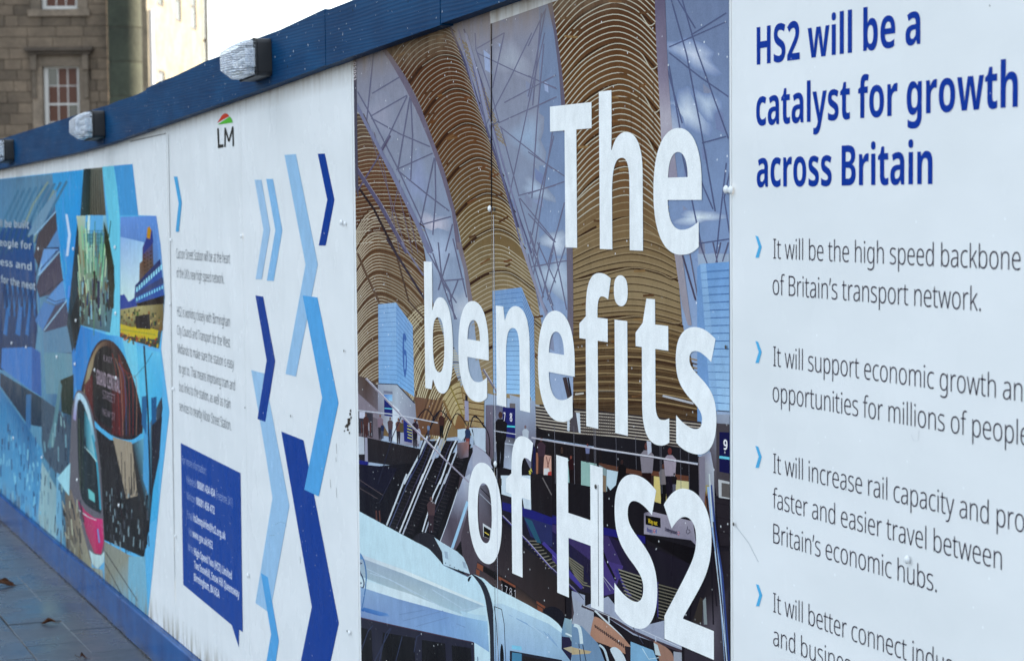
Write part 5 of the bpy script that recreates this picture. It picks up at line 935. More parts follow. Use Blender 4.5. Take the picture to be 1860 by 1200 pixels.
# trusses left
for L in (S1((150, 80), (95, 620), (60, 820)), S1((60, 320), (130, 445), (280, 740), (400, 1000), (470, 1190)), S1((130, 455), (330, 340)), S1((330, 345), (230, 560), (60, 850)), S1((135, 465), (290, 550), (455, 620)),
          S1((345, 350), (280, 740)), S1((350, 360), (360, 560), (350, 800)), S1((270, 745), (470, 655)), S1((280, 750), (440, 880), (560, 970)), S1((478, 680), (440, 860), (400, 1050)), S1((482, 680), (486, 900), (470, 1100)),
          S1((405, 1045), (570, 1000)), S1((578, 1040), (540, 1190)), S1((140, 330), (290, 240)), S3((380, -60), (560, 260), (590, 420)), S3((520, 210), (640, 200)), S3((560, 60), (500, 260)), S3((610, 200), (560, 330), (600, 420)), S3((470, 60), (560, 330), (600, 420)), S3((580, -20), (655, 300)), S3((500, 0), (520, 210), (600, 330))): tr_(L, 1.7)
# trusses between the two big arches
for L in (S1((700, 0), (705, 90), (790, 330), (830, 490)), S1((710, 85), (860, 0)), S1((710, 110), (900, 200), (1140, 300)), S1((860, 0), (795, 300)), S1((1010, 0), (905, 220), (755, 510)), S1((1080, 0), (1000, 350), (880, 920)), S1((830, 490), (1140, 350)),
          S1((835, 510), (1000, 640), (1120, 740)), S1((840, 510), (940, 890)), S1((940, 885), (1140, 830)), S1((945, 900), (1140, 1140)), S1((1130, 560), (1060, 850), (1000, 1150)), S1((940, 900), (1000, 1110), (1030, 1199)), S1((1075, 60), (1040, 450), (1010, 900)), S1((1140, 230), (860, 380)),
          S2((80, 40), (30, 300), (0, 440)), S2((75, 50), (0, 210)), S2((0, 345), (130, 405)), S2((0, 500), (130, 440)), S2((60, 60), (20, 480)), S2((0, 880), (165, 825)), S2((0, 690), (165, 800)), S2((110, 600), (20, 1180)), S2((165, 920), (90, 1199)), S2((0, 970), (120, 1100)),
          S3((1040, 130), (1140, 110)), S3((1040, 0), (1140, 220)), S3((1000, -60), (1100, 300), (1130, 380)), S3((1130, 20), (1060, 330)), S4((0, 130), (230, 90)), S4((60, 0), (20, 200), (100, 360)), S4((200, 0), (100, 300)), S4((20, 30), (130, 330)), S4((130, 0), (200, 350)), S4((0, 60), (60, 330))): tr_(L, 1.5, TR2)
# trusses on the right
for L in (S2((640, 215), (900, 100)), S2((640, 240), (780, 350), (910, 440)), S2((700, 0), (745, 160), (770, 240), (910, 630)), S2((740, 160), (900, 60)), S2((650, 0), (720, 250), (780, 560), (850, 960)), S2((790, 650), (900, 620)), S2((620, 270), (700, 560)), S2((690, 600), (840, 950)),
          S2((900, 740), (870, 1000), (850, 1199)), S2((920, 760), (890, 900), (915, 1060)), S2((780, 1105), (915, 1085)), S2((700, 700), (790, 1130), (810, 1199)), S2((640, 300), (745, 900)), S2((680, 0), (760, 130))): tr_(L, 1.8, (88, 98, 140))
# arch rails (lilac steel)
RL = (108, 104, 138)
def wood(cols, L, Rr, n): A.strip(L, Rr, cols, cols, n=n)
# --- left timber vault
LC_L = S1((40, 420), (40, 1200))+S3((50, 200), (52, 560))
LC_R = S1((95, 440), (150, 560), (240, 740), (330, 920), (420, 1160))+S3((470, 330), (520, 480), (560, 620), (620, 780), (700, 940), (780, 1040))
wood([(96, 82, 76), (106, 72, 50), (92, 60, 40), (104, 78, 50), (110, 84, 56), (116, 92, 62), (134, 110, 74)], [(640, 205), (640, 400), (640, 560), (640, 700), (690, 790), (760, 800)], LC_R, 30)
A.poly(S3((50, -20), (230, -20), (420, 200), (430, 330), (380, 520), (380, 860), (170, 780), (170, 400), (50, 330)), [(112, 80, 50), (106, 78, 52), (120, 90, 60), (110, 84, 58), (118, 96, 66), (140, 110, 70), (104, 84, 66), (100, 76, 54), (96, 70, 50)])
wl_, wl2 = (176, 166, 152), (150, 138, 120)
# upper left fine stripes with cables
for k in range(34):
    y = 205+k*7.0; xr = 655+(y-205)*.52 if y < 440 else 790
    xr = min(xr, 655+max(0, (y-190))*.52)
    A.line(spline([(640, y+8), ((640+xr)/2, y+1), (xr, y+2)], 4), 1.3, wl2 if k % 3 else (184, 178, 170), up=False)
A.up()
# big arcs of the near left vault
for k in range(62):
    t = k/61; cxs = 640; y0 = 395+t*330; rx = 50+t*10
    P0 = (640, y0+35); P1 = (640+45+t*20, y0-18+t*10); P2 = (700+72-t*10, y0+18+t*60)
    A.line(spline([P0, (lerp(P0, P1, .55)[0]-3, lerp(P0, P1, .55)[1]-10), P1, (lerp(P1, P2, .5)[0]+3, lerp(P1, P2, .5)[1]-9), P2], 4), 1.7, [wl_]*9+[(150, 140, 126)]*9 if k % 7 else (74, 48, 34), up=False)
A.up()
for k in range(40):      # lower run that falls behind the headline to the escalators
    t = k/39; x = 752+t*96; y = 560+t*170
    A.line(spline([(x-44, y+92), (x-26, y+36), (x+6, y-4), (x+30, y-10+t*8)], 4), 1.7, (190, 180, 154) if k % 6 else (96, 78, 50), up=False)
A.up()
A.line(S3((60, 60), (110, 180), (180, 330)), 4, (98, 76, 62)); A.line(S3((270, 60), (340, 320), (430, 420)), 3, (86, 66, 56))
# steel diagonals over the left vault
A.line(S1((48, 730), (180, 930), (330, 1199)), 6.5, (92, 88, 122)); A.line(S1((50, 820), (150, 960), (270, 1199)), 4, (52, 42, 50))
A.line(S1((60, 730), (190, 925), (340, 1199)), 1, (140, 136, 160)); A.line(S1((60, 860), (160, 700), (240, 560)), 2.6, (98, 92, 126)); A.line(S3((220, -20), (320, 140), (440, 330)), 4, (62, 54, 72)); A.line(S3((300, 0), (420, 180)), 3, (120, 120, 150))
for L in (S1((120, 520), (250, 930), (330, 1199)), S1((150, 540), (210, 760), (290, 1199)), S1((250, 740), (300, 930), (360, 1199)), S1((330, 930), (390, 1199)), S1((290, 800), (240, 1040))): A.line(L, 1.2, (112, 102, 124))
A.strip(S1((60, 380), (110, 480), (260, 760), (400, 1040), (470, 1199)), S1((60, 420), (95, 490), (240, 770), (380, 1050), (440, 1199)), (120, 124, 160))
# --- middle timber vault
MA_L = S1((190, 60), (255, 140), (330, 250), (400, 390), (470, 580), (530, 740), (590, 960), (625, 1140))+S3((640, 60), (665, 200), (690, 330), (700, 480), (720, 640), (760, 820))
MA_R = S1((560, -30), (620, 110), (680, 280), (740, 470), (800, 650), (860, 830), (910, 980), (960, 1160))+S3((985, 110), (1030, 260), (1060, 420), (1090, 640), (1110, 900))
wood([(84, 54, 34), (94, 58, 32), (98, 62, 34), (104, 72, 42), (110, 86, 50), (126, 108, 76), (136, 118, 88), (144, 126, 98), (150, 132, 100)], MA_L, MA_R, 30)
Lr, Rr_ = resample(MA_L, 84), resample(MA_R, 84)
for k in range(80):
    a0 = Lr[k+3]; b0 = Rr_[max(0, min(84, k+3))]
    dx = b0[0]-a0[0]
    bulge = 34-min(20, k*.2)
    ph = k % 8
    if k < 50:
        P = [a0, (a0[0]+dx*.22, a0[1]-bulge*.95), (a0[0]+dx*.52, a0[1]-bulge*1.55), (a0[0]+dx*.80, b0[1]*.5+a0[1]*.5-bulge*1.25), (b0[0], b0[1]-bulge*.4)]
    else:
        P = [a0, (a0[0]+dx*.3, a0[1]-bulge*.9), (a0[0]+dx*.62, a0[1]-bulge*.9), b0]
    if ph == 0: A.line(spline(P, 5), 5.0, (64, 40, 26), up=True); P = P[1:]
    c = (170, 160, 142) if k > 40 else (152, 146, 138)
    if ph == 1: P = [(a0[0]-4, a0[1]+3)]+P
    A.line(spline(P, 5), 1.35 if k < 30 else 1.6, c, up=(ph == 0))
for k in range(34):      # tone drifts in the timber
    t = rr.random(); i = int(t*80); a0 = lerp(Lr[i], Rr_[i], rr.uniform(.05, .9)); A.line([a0, (a0[0]+rr.uniform(8, 20), a0[1]-rr.uniform(3, 11))], 3.6, rr.choice(((112, 74, 42), (88, 60, 40), (120, 88, 52))), up=False)
A.up()
A.strip(S1((190, 60), (250, 130), (330, 255), (400, 395), (470, 580), (530, 740), (590, 960), (625, 1180)), S1((170, 60), (235, 150), (315, 290), (385, 430), (455, 600), (515, 770), (575, 980), (600, 1180)), (112, 104, 128))
A.strip(S3((600, 0), (640, 150), (665, 330)), S3((625, 0), (660, 150), (690, 330)), (126, 118, 134))
A.strip(S1((560, -30), (620, 110), (680, 280), (740, 470), (800, 650), (860, 830), (930, 1060)), S1((572, -30), (632, 110), (694, 280), (752, 470), (812, 650), (872, 830), (944, 1060)), (84, 82, 116))
# web of struts and gilt slats beside it
for k in range(20):
    t = k/20; x = 622+t*210; y = 30+t*560
    for j in range(3): A.line(S1((x-8+j*16, y+j*10), (x+16+j*16, y+30+j*12)), 1.5, (140, 124, 96), up=False)
A.up()
for L in (S1((610, -20), (700, 330), (760, 510)), S1((640, -20), (740, 280), (850, 700), (940, 1000), (1010, 1199)), S1((690, 180), (760, 500)), S1((780, 500), (860, 820), (960, 1180)), S1((800, 520), (910, 900), (975, 1150)), S1((760, 500), (890, 930))): A.line(L, 2.4, rr.choice(((110, 112, 150), (126, 128, 164), (96, 96, 134))))
A.line(S1((650, 0), (720, 250), (770, 470)), 5, (140, 144, 176)); A.line(S1((800, 500), (830, 480), (830, 490)), 2, TR)
A.line(S3((950, 0), (1040, 260), (1100, 420)), 5, (140, 142, 170)); A.line(S3((985, 0), (1075, 300)), 2, (110, 112, 144))
# --- right timber vault
RB_L = S2((105, -20), (130, 150), (155, 330), (168, 470), (178, 620), (196, 900), (200, 1130))+S4((232, 30), (235, 300), (232, 500), (235, 900))
RB_R = S2((575, -20), (582, 200), (590, 330), (600, 520), (612, 700), (640, 1000), (672, 1180))+S4((770, 60), (800, 420), (870, 700), (900, 950))
wood([(90, 60, 36), (94, 62, 34), (108, 76, 42), (106, 74, 42), (112, 80, 48), (120, 96, 66), (132, 112, 82), (146, 128, 98), (124, 102, 70), (108, 86, 58), (92, 72, 50)], RB_L, RB_R, 30)
Lr, Rr_ = resample(RB_L, 72), resample(RB_R, 72)
A.up()
for k in range(72):
    a0 = Lr[k]; b0 = Rr_[max(0, k)]; dx = b0[0]-a0[0]; ph = k % 7
    if k < 36: bl = 62
    elif k < 53: bl = 62-(k-36)*2.9
    else: bl = 12-(k-53)*.5
    yb_ = b0[1]-bl*.30
    P = [(a0[0], a0[1]+10 if k < 36 else a0[1]), (a0[0]+dx*.25, a0[1]-bl*.62), (a0[0]+dx*.55, a0[1]-bl*.98), (a0[0]+dx*.8, (a0[1]+b0[1])/2-bl*.80), (b0[0], yb_)]
    if ph == 0: A.line(spline(P, 5), 3.6, (66, 44, 28)); A.up(); P = [P[0], (P[1][0]-3, P[1][1]+6)]+P[2:4]+[(b0[0]-14, yb_-6), (b0[0]-2, yb_-10)]
    A.line(spline(P, 5), 1.9 if k < 47 else 1.5, (178, 174, 164) if k < 40 else ((150, 132, 104) if k < 58 else (70, 50, 34)), up=(ph == 0))
    if k >= 45: A.line(spline([(p[0], p[1]+3) for p in P], 5), 1.6, (74, 56, 40), up=False)
A.up()
for k in range(36):
    i = rr.randint(0, 71); a0 = lerp(Lr[i], Rr_[i], rr.uniform(.05, .85)); A.line([a0, (a0[0]+rr.uniform(10, 26), a0[1]-rr.uniform(-3, 7))], 4.0, rr.choice(((120, 86, 50), (98, 70, 44), (138, 110, 70), (104, 78, 50))), up=False)
A.up()
for x in (1111, 1147, 1165, 1188): A.line([(x, 150), (x+1, 300)], .8, (88, 64, 44), up=False)
A.up()
A.strip(S2((80, -20), (118, 150), (140, 330), (150, 470), (160, 600)), S2((105, -20), (130, 150), (155, 330), (168, 470), (176, 600)), (104, 98, 122))
A.strip(S4((200, 30), (205, 300), (205, 460)), S4((232, 30), (235, 300), (235, 480)), (112, 106, 126))
A.strip(S2((575, -20), (582, 200), (590, 330), (600, 520), (605, 640), (640, 900)), S2((622, -20), (630, 200), (636, 330), (650, 520), (660, 640), (690, 900)), [(104, 96, 128), (120, 112, 140), (130, 122, 150), (170, 166, 186), (150, 146, 170), (140, 136, 164)])
A.strip(S4((760, 60), (800, 330), (830, 430)), S4((800, 60), (835, 330), (850, 430)), (150, 146, 164)); A.line(S4((800, 60), (870, 300)), 3, (84, 78, 104)); A.line(S4((840, 60), (880, 280)), 2, (110, 106, 130))
# sky glints printed lower right
for P in (S4((880, 60), (1048, 60), (1048, 200), (890, 190)),): A.poly(P, (150, 166, 196))
for L in (S4((890, 0), (930, 110)), S4((960, 0), (985, 110)), S4((1000, 0), (975, 110)), S4((1040, 0), (1010, 100))): A.line(L, 2.4, (96, 96, 130))
# --- blue kiosks
def slats(P0, P1, Q0, Q1, n, c, w=.9):
    for k in range(1, n):
        t = k/n; A.line([lerp(P0, P1, t), lerp(Q0, Q1, t)], w, c, up=False)
    A.up()
def kiosk(fr, sd, cf, cs, n, lc):
    A.poly(fr, cf); slats(fr[0], fr[3], fr[1], fr[2], n, lc)
    if sd: A.poly(sd, cs); slats(sd[0], sd[3], sd[1], sd[2], n, lc)
kiosk(S3((173, 338), (270, 328), (275, 775), (176, 768)), S3((270, 328), (362, 455), (370, 840), (275, 775)), [(132, 168, 214), (140, 176, 220), (120, 170, 224), (122, 168, 220)], [(120, 160, 212), (124, 164, 214), (120, 170, 224), (112, 166, 222)], 17, (84, 130, 190))
A.poly(spline(S3((308, 510), (318, 495), (328, 520), (322, 540), (316, 530), (316, 580), (326, 590), (330, 640), (328, 700), (320, 735), (312, 700), (307, 620)), 3, True), (62, 106, 176)); A.poly(S3((316, 610), (324, 620), (323, 690), (316, 690)), (112, 158, 214))
kiosk(S3((795, 265), (955, 245), (1000, 830), (800, 820)), S3((955, 245), (1022, 410), (1030, 920), (1000, 830)), [(118, 150, 196), (112, 150, 204), (150, 194, 238), (140, 186, 236)], [(130, 160, 204), (120, 152, 200), (150, 190, 232), (150, 196, 240)], 22, (76, 116, 176))
kiosk(S4((895, 112), (1060, 100), (1060, 880), (985, 870)), None, [(104, 150, 208), (110, 156, 214), (150, 186, 226), (150, 190, 232)], None, 19, (70, 112, 172))
A.poly(S4((878, 130), (895, 112), (985, 870), (900, 960), (880, 960)), (110, 150, 204)); A.poly(S4((895, 112), (925, 112), (990, 870), (950, 870)), (134, 172, 218)); slats(S4((895, 118))[0], S4((950, 870))[0], S4((1060, 104))[0], S4((1060, 878))[0], 19, (70, 112, 172))
A.line(S4((985, 872), (1060, 878)), 1.5, (40, 54, 90))
# --- concourse under the vaults
A.poly(E1((40, -60), (180, -20), (300, 60), (330, 200), (330, 700), (40, 640)), [(96, 84, 84), (84, 66, 60), (74, 62, 66), (110, 104, 120), (120, 112, 130), (108, 96, 110)])
A.poly(E1((60, 140), (330, 380), (330, 460), (60, 340)), (132, 124, 142)); A.poly(E1((60, 360), (240, 380), (240, 660), (60, 600)), (60, 58, 74))
for i in range(26): x = rr.uniform(62, 235); A.line(E1((x, rr.uniform(470, 560)), (x+3, rr.uniform(570, 660))), 2, rr.choice(((120, 110, 120), (30, 28, 40), (90, 50, 44), (150, 150, 170), (60, 70, 100))), up=False)
A.up(); A.poly(E1((85, 360), (150, 365), (150, 440), (85, 435)), (186, 190, 216))
A.poly(E1((300, 40), (520, 50), (720, 260), (770, 450), (770, 760), (600, 740), (470, 700), (300, 400)), [(150, 160, 186), (164, 176, 198), (140, 146, 170), (130, 130, 150), (120, 112, 130), (150, 150, 176), (176, 186, 208), (130, 126, 146)])
A.line(E1((300, 40), (520, 50), (720, 265)), 1.8, (50, 56, 84)); A.poly(E1((365, 120), (465, 130), (468, 160), (365, 150)), (120, 124, 150)); A.poly(E1((370, 165), (465, 165), (465, 240), (370, 235)), [(70, 120, 200), (120, 170, 226), (150, 200, 236), (60, 100, 190)])
A.poly(E1((370, 220), (465, 300), (465, 420), (372, 405)), (26, 36, 120)); A.line(E1((375, 322), (465, 330)), 1.8, (90, 190, 220)); A.poly(E1((470, 280), (545, 340), (530, 720), (470, 700)), (196, 206, 226))
# little people at the rail
def figure(x, y, h, top, leg, skin=(120, 84, 74)):
    w = h*.16
    A.poly([(x-w*.30, y-h*.86), (x+w*.30, y-h*.86), (x+w*.75, y-h*.78), (x+w*.62, y-h*.5), (x+w*.5, y-h*.46), (x-w*.5, y-h*.46), (x-w*.7, y-h*.78)], top)
    A.poly([(x-w*.5, y-h*.48), (x+w*.5, y-h*.48), (x+w*.35, y), (x+w*.08, y), (x, y-h*.3), (x-w*.1, y), (x-w*.35, y)], leg)
    A.poly([(x+w*.24*math.cos(t), y-h*.93+h*.065*math.sin(t)) for t in [k*.785 for k in range(8)]], skin)
for x, y, h, c, l in ((535, 730, 300, (110, 70, 60), (50, 44, 60)), (580, 740, 290, (90, 80, 50), (150, 156, 186)), (440, 700, 280, (90, 70, 80), (60, 60, 90)), (325, 680, 290, (130, 110, 130), (50, 44, 56)), (725, 770, 330, (60, 40, 60), (30, 26, 40)), (160, 660, 280, (80, 50, 50), (70, 40, 44)), (350, 670, 180, (40, 50, 90), (80, 84, 110)), (770, 730, 200, (150, 150, 180), (170, 176, 200))):
    q = E1((x, y))[0]; figure(q[0], q[1], h/6.317, c, l)
A.poly(E1((590, 430), (690, 540), (690, 720), (600, 700)), (30, 44, 130))
for k in range(5): A.line(E1((640+rr.uniform(-5, 5), 520+k*34), (690, 540+k*34)), 1.4, (196, 196, 60), up=False)
A.up()
A.poly(E1((60, 640), (180, 660), (790, 790), (700, 1010), (60, 920)), [(60, 52, 66), (44, 38, 46), (38, 32, 40), (36, 32, 42), (40, 36, 48)]); A.poly(E1((60, 640), (140, 655), (145, 850), (60, 850)), (176, 184, 204)); A.poly(E1((148, 655), (178, 660), (185, 940), (150, 925)), (150, 150, 176))
# dark lower hall
A.poly([(600, 838), (690, 846), (770, 838), (900, 800), (1340, 860), (1340, 1300), (600, 1300)], [(22, 20, 44), (20, 18, 38), (18, 14, 22), (30, 26, 36), (36, 32, 44), (40, 34, 44), (14, 12, 18)])
A.poly(E1((60, 910), (190, 935), (180, 1000), (60, 985)), (20, 28, 130)); A.poly(E1((60, 960), (520, 1010), (380, 1300), (60, 1200)), (20, 18, 48))
for L in (T1((60, 50), (350, 240)), T1((60, 140), (280, 270))): A.line(L, 1.1, (96, 84, 92))
A.line(E1((570, 410), (470, 640), (300, 1190)), 1.6, (38, 40, 66))
# wood reveal with escalator tops
A.poly(E1((720, 190), (1040, 235), (1020, 640), (800, 620), (740, 430)), [(116, 84, 70), (120, 92, 66), (90, 60, 50), (110, 74, 50), (126, 92, 60)])
for k in range(15): A.line(E1((790+k*22, 460), (880+k*24, 200)), 1.5, (150, 120, 86) if k % 2 else (84, 58, 46), up=False)
A.up()
# vault continuing right of the reveal
A.poly(E1((1040, 235), (1310, 40), (1516, 120), (1516, 560), (1200, 560), (1130, 480)), [(130, 106, 66), (140, 116, 70), (134, 110, 66), (120, 92, 52), (130, 90, 50), (130, 100, 60)])
for k in range(30):
    t = k/29; A.line(spline(E1((1050+t*130, 190+t*330), (1150+t*70, 60+t*330), (1240+t*60, 10+t*380)), 4), 1.7, (176, 160, 120) if k % 5 else (110, 90, 40), up=False)
    A.line(spline(E1((1270+t*30, 60+t*480), (1380, 120+t*400), (1520, 130+t*420)), 4), 1.6, (170, 150, 110) if k % 5 else (96, 70, 40), up=False)
A.up(); A.line(spline(E1((1130, 70), (1200, 230), (1280, 420)), 4), 2.6, (140, 124, 60)); A.poly(E1((1296, 230), (1340, 240), (1345, 470), (1300, 460)), (150, 148, 180)); A.poly(E1((1302, 170), (1330, 180), (1330, 240), (1305, 236)), (40, 30, 50))
A.poly(E1((1215, 565), (1310, 555), (1310, 640), (1260, 700), (1215, 660)), (176, 196, 220)); A.poly(E1((1345, 545), (1540, 550), (1540, 830), (1430, 740), (1400, 700)), (172, 190, 214))
# escalators
def esc(top, bot, w, hoop):
    (x0, y0), (x1, y1) = top, bot
    A.poly([(x0-w, y0), (x0+w, y0), (x1+w, y1), (x1-w, y1)], (24, 20, 32))
    for k in range(26):
        t = k/26; A.line([(x0-w*.6+(x1-x0)*t, y0+(y1-y0)*t), (x0+w*.6+(x1-x0)*t, y0+4+(y1-y0)*t)], 1.2, (52, 46, 54), up=False)
for tp, bt in (((788, 800), (712, 960)), ((822, 800), (742, 972)), ((846, 806), (782, 975))): esc(tp, bt, 11, 1)
for L, w, c in ((E1((870, 640), (790, 830), (600, 1190)), 3.0, (186, 196, 216)), (E1((900, 640), (810, 860), (640, 1190)), 2, (60, 66, 110)), (E1((1010, 650), (960, 760), (780, 1190)), 2.6, (200, 206, 222)), (E1((1030, 680), (990, 790), (815, 1190)), 2.6, (176, 182, 206)),
                (E1((1200, 690), (1140, 810), (1010, 1190)), 2.6, (196, 204, 222)), (E1((1260, 720), (1200, 830), (1060, 1190)), 2.6, (176, 184, 206)), (E1((1150, 700), (1080, 860), (960, 1190)), 1.4, (70, 70, 100)), (E1((930, 700), (860, 900), (740, 1190)), 1.4, (60, 60, 90)),
                (T1((600, 0), (380, 560)), 2.8, (190, 200, 218)), (T1((650, 0), (410, 575)), 1.6, (80, 90, 130)), (T1((780, 0), (520, 640)), 2.6, (200, 206, 222)), (T1((820, 0), (555, 660)), 2.4, (176, 182, 206)), (T1((1000, 0), (890, 230), (770, 630)), 2.4, (196, 204, 222)), (T1((1040, 0), (920, 290), (800, 640)), 2.2, (170, 178, 200)),
                (T1((740, 0), (600, 330), (470, 620)), 1.2, (70, 66, 92)), (T1((1075, 0), (980, 260), (880, 480)), 1.3, (60, 56, 80)), (T1((460, 0), (300, 320)), 1.2, (50, 50, 76))): A.line(L, w, c)
for L in (((690, 560), (780, 400), (850, 335), (900, 370), (950, 450)), ((900, 560), (940, 440), (1010, 350), (1080, 400), (1150, 490)), ((1070, 690), (1140, 480), (1200, 385), (1260, 420), (1320, 520)), ((1360, 540), (1385, 440), (1420, 410), (1470, 460), (1520, 540)), ((760, 900), (830, 680), (940, 470), (1000, 360)), ((1290, 700), (1330, 560), (1340, 480)), ((1380, 560), (1405, 650), (1405, 740))): A.line(spline(E1(*L), 4), 1.9, (30, 30, 46))
figure(*E1((1030, 660))[0], 46, (70, 40, 36), (20, 18, 26), (150, 100, 80)); figure(*E1((880, 640))[0], 22, (110, 130, 170), (60, 70, 100)); figure(*E1((1330, 800))[0], 44, (40, 60, 100), (130, 60, 60)); figure(*T1((865, 640))[0], 66, (84, 62, 70), (60, 44, 56), (110, 84, 84))
for x in (265, 300): A.line(T1((x, 400), (x+8, 520)), 2.4, (96, 60, 56))
A.poly(E1((1210, 720), (1345, 700), (1340, 880), (1250, 900), (1210, 880)), [(110, 100, 116), (150, 110, 110), (130, 120, 140), (84, 76, 90), (60, 52, 60)])
# glass balustrade and slanting wall by the escalators
A.poly(E1((1430, 720), (1600, 900), (1600, 1300), (1250, 1300), (1340, 950)), [(150, 144, 170), (150, 150, 176), (130, 130, 156), (110, 100, 120), (150, 160, 190)])
A.poly(T1((1190, 60), (1290, 0), (1290, 560), (1130, 830), (965, 735), (1060, 480)), [(160, 170, 200), (176, 184, 206), (110, 100, 118), (90, 80, 96), (110, 104, 124), (84, 78, 98)]); A.line(T1((1200, 50), (1030, 560), (965, 735)), 1.4, (190, 200, 220)); A.line(T1((1265, 300), (1180, 560), (1095, 810)), 5, (150, 190, 226))
A.poly(T1((1180, 30), (1230, 0), (1150, 220), (1160, 160)), (70, 60, 70))
A.poly([(872, 905), (880, 900), (900, 930), (905, 1000), (890, 1015), (862, 1000), (850, 950)], (96, 88, 104))
# white diagonal cable
A.line(E1((160, -20), (560, 400), (720, 560), (1040, 880), (1345, 1170)), 2.6, (150, 146, 170)); A.line(E1((170, -26), (570, 395), (735, 560), (1050, 880)), .8, (214, 216, 230))
A.line(E1((60, 345), (420, 385), (640, 420), (990, 490)), 1.8, (186, 192, 214))
A.line(S3((745, 690), (830, 830), (930, 1040)), 4.2, (116, 112, 136)); A.line(S3((750, 690), (835, 830), (935, 1040)), 1, (190, 190, 206)); A.line(E2((740, 990), (860, 1190)), 2.2, (110, 104, 116)); A.line(E2((620, 790), (720, 930)), 2.2, (110, 104, 116))
# --- middle: kiosk base, sign 7/8
A.poly(E2((140, 210), (225, 210), (225, 850), (140, 700)), [(110, 104, 128), (120, 116, 140), (96, 84, 100), (88, 76, 90)])
A.poly(E2((225, 210), (320, 230), (330, 560), (290, 880), (225, 860)), [(104, 106, 134), (110, 112, 140), (130, 136, 160), (110, 116, 140), (120, 126, 150)])
A.poly(E2((400, 100), (680, 170), (690, 560), (660, 980), (460, 560)), [(156, 172, 202), (150, 164, 196), (116, 118, 142), (120, 120, 146), (130, 134, 158)])
A.poly(E2((325, 235), (462, 245), (462, 575), (325, 550)), (28, 32, 112)); A.line(E2((325, 438), (460, 448)), 3, (60, 196, 214)); A.poly(E2((400, 190), (462, 195), (462, 245), (400, 240)), (110, 104, 110))
A.poly(E2((322, 550), (460, 575), (440, 920), (322, 890)), [(110, 110, 130), (80, 78, 92), (168, 180, 206), (150, 160, 190)]); A.line(E2((320, 625), (450, 645)), 1.6, (180, 190, 212))
q = E2((300, 890))[0]; figure(q[0], q[1], 102, (24, 20, 28), (16, 12, 20), (80, 52, 48)); q = E2((572, 560))[0]; figure(q[0], q[1]+30, 52, (170, 180, 200), (40, 44, 60), (120, 100, 110))
A.poly(E2((0, 455), (135, 465), (140, 720), (20, 640)), (176, 190, 214)); A.line(spline(E2((0, 340), (60, 360), (160, 500), (185, 640), (180, 770)), 4), 1.8, (34, 28, 40)); A.poly(E2((0, 640), (150, 740), (220, 900), (0, 900)), (160, 164, 190))
A.line(E2((225, 490), (470, 530)), 1.7, (180, 184, 206))
# --- louvres across the middle and right
A.poly(E2((680, 220), (1100, 300), (1440, 330), (1440, 560), (690, 460)), (62, 54, 58))
A.poly(S4((60, 840), (900, 930), (900, 1090), (60, 980)), (58, 50, 54))
for k in range(10):
    y = 850+k*16; A.line(S4((40, y), (240, y+26), (460, y+44), (740, y+76), (900, y+94)), 1.9, (176, 168, 162) if k < 8 else (120, 112, 112), up=False)
A.up()
for k in range(24): A.line(S4((280+k*9.5, 890), (282+k*9.5, 1000)), 1, (84, 76, 76), up=False)
A.up()
for k in range(14):  # thick timber lines above the louvres
    y = 560+k*21; A.line(spline(S4((235, y), (450, y-14+k), (700, y+6+k), (880, y+52)), 4), 2.2, (84, 62, 40) if k % 2 else (150, 128, 92), up=False)
A.up()
A.line(S4((700, 795), (860, 835)), 4, (170, 172, 186)); A.line(S4((245, 788), (290, 782)), 3.4, (176, 172, 170)); A.line(S4((330, 770), (460, 770), (520, 775)), 2.6, (120, 110, 100)); A.line(S4((190, 700), (232, 880)), 7, (70, 58, 66)); A.line(S4((208, 700), (240, 880)), 2, (40, 34, 44))
A.poly(S4((204, 880), (218, 880), (216, 980), (204, 975)), (190, 200, 220)); A.poly(S4((222, 885), (250, 880), (268, 985), (218, 975)), (84, 78, 90)); A.poly(S4((250, 882), (270, 884), (274, 990), (264, 985)), (186, 196, 216))
# --- gallery: dark fascia, glass rail, shops
A.poly(E2((690, 450), (820, 500), (1440, 560), (1440, 680), (690, 560)), (30, 26, 34)); A.poly(E3((0, 250), (480, 300), (940, 400), (945, 500), (0, 370)), (34, 32, 42))
A.poly(E3((-400, 330), (0, 380), (945, 520), (950, 1250), (-400, 1100)), [(34, 28, 36), (28, 24, 32), (30, 26, 34), (34, 30, 40), (30, 24, 32)])
A.poly(E2((690, 560), (860, 600), (1400, 690), (1440, 1120), (620, 980)), (34, 26, 32))
for P, c in ((E2((768, 750), (855, 765), (858, 1015), (770, 990)), (190, 150, 140)), (E2((775, 900), (830, 900), (856, 1010), (772, 995)), (196, 196, 206)), (E2((820, 940), (856, 930), (858, 1015), (812, 1005)), (170, 50, 44)), (E2((690, 730), (715, 730), (712, 960), (690, 960)), (150, 100, 76)),
             (E2((1010, 800), (1060, 810), (1060, 1060), (1020, 1050)), (150, 190, 196)), (E2((1180, 820), (1350, 850), (1350, 1110), (1180, 1080)), (140, 176, 176)), (E2((630, 640), (690, 680), (690, 980), (640, 970)), (40, 36, 60))): A.poly(P, c)
for k in range(7): A.line(E2((608+rr.uniform(0, 30), 900+k*10), (622+rr.uniform(0, 34), 930+k*8)), 1.4, (196, 190, 60), up=False)
A.up(); A.line(E2((800, 770), (826, 890)), 1.2, (110, 60, 56)); A.line(E2((846, 775), (812, 890)), 1.2, (110, 60, 56)); A.line(E2((640, 600), (672, 700), (660, 980)), 3, (20, 24, 80))
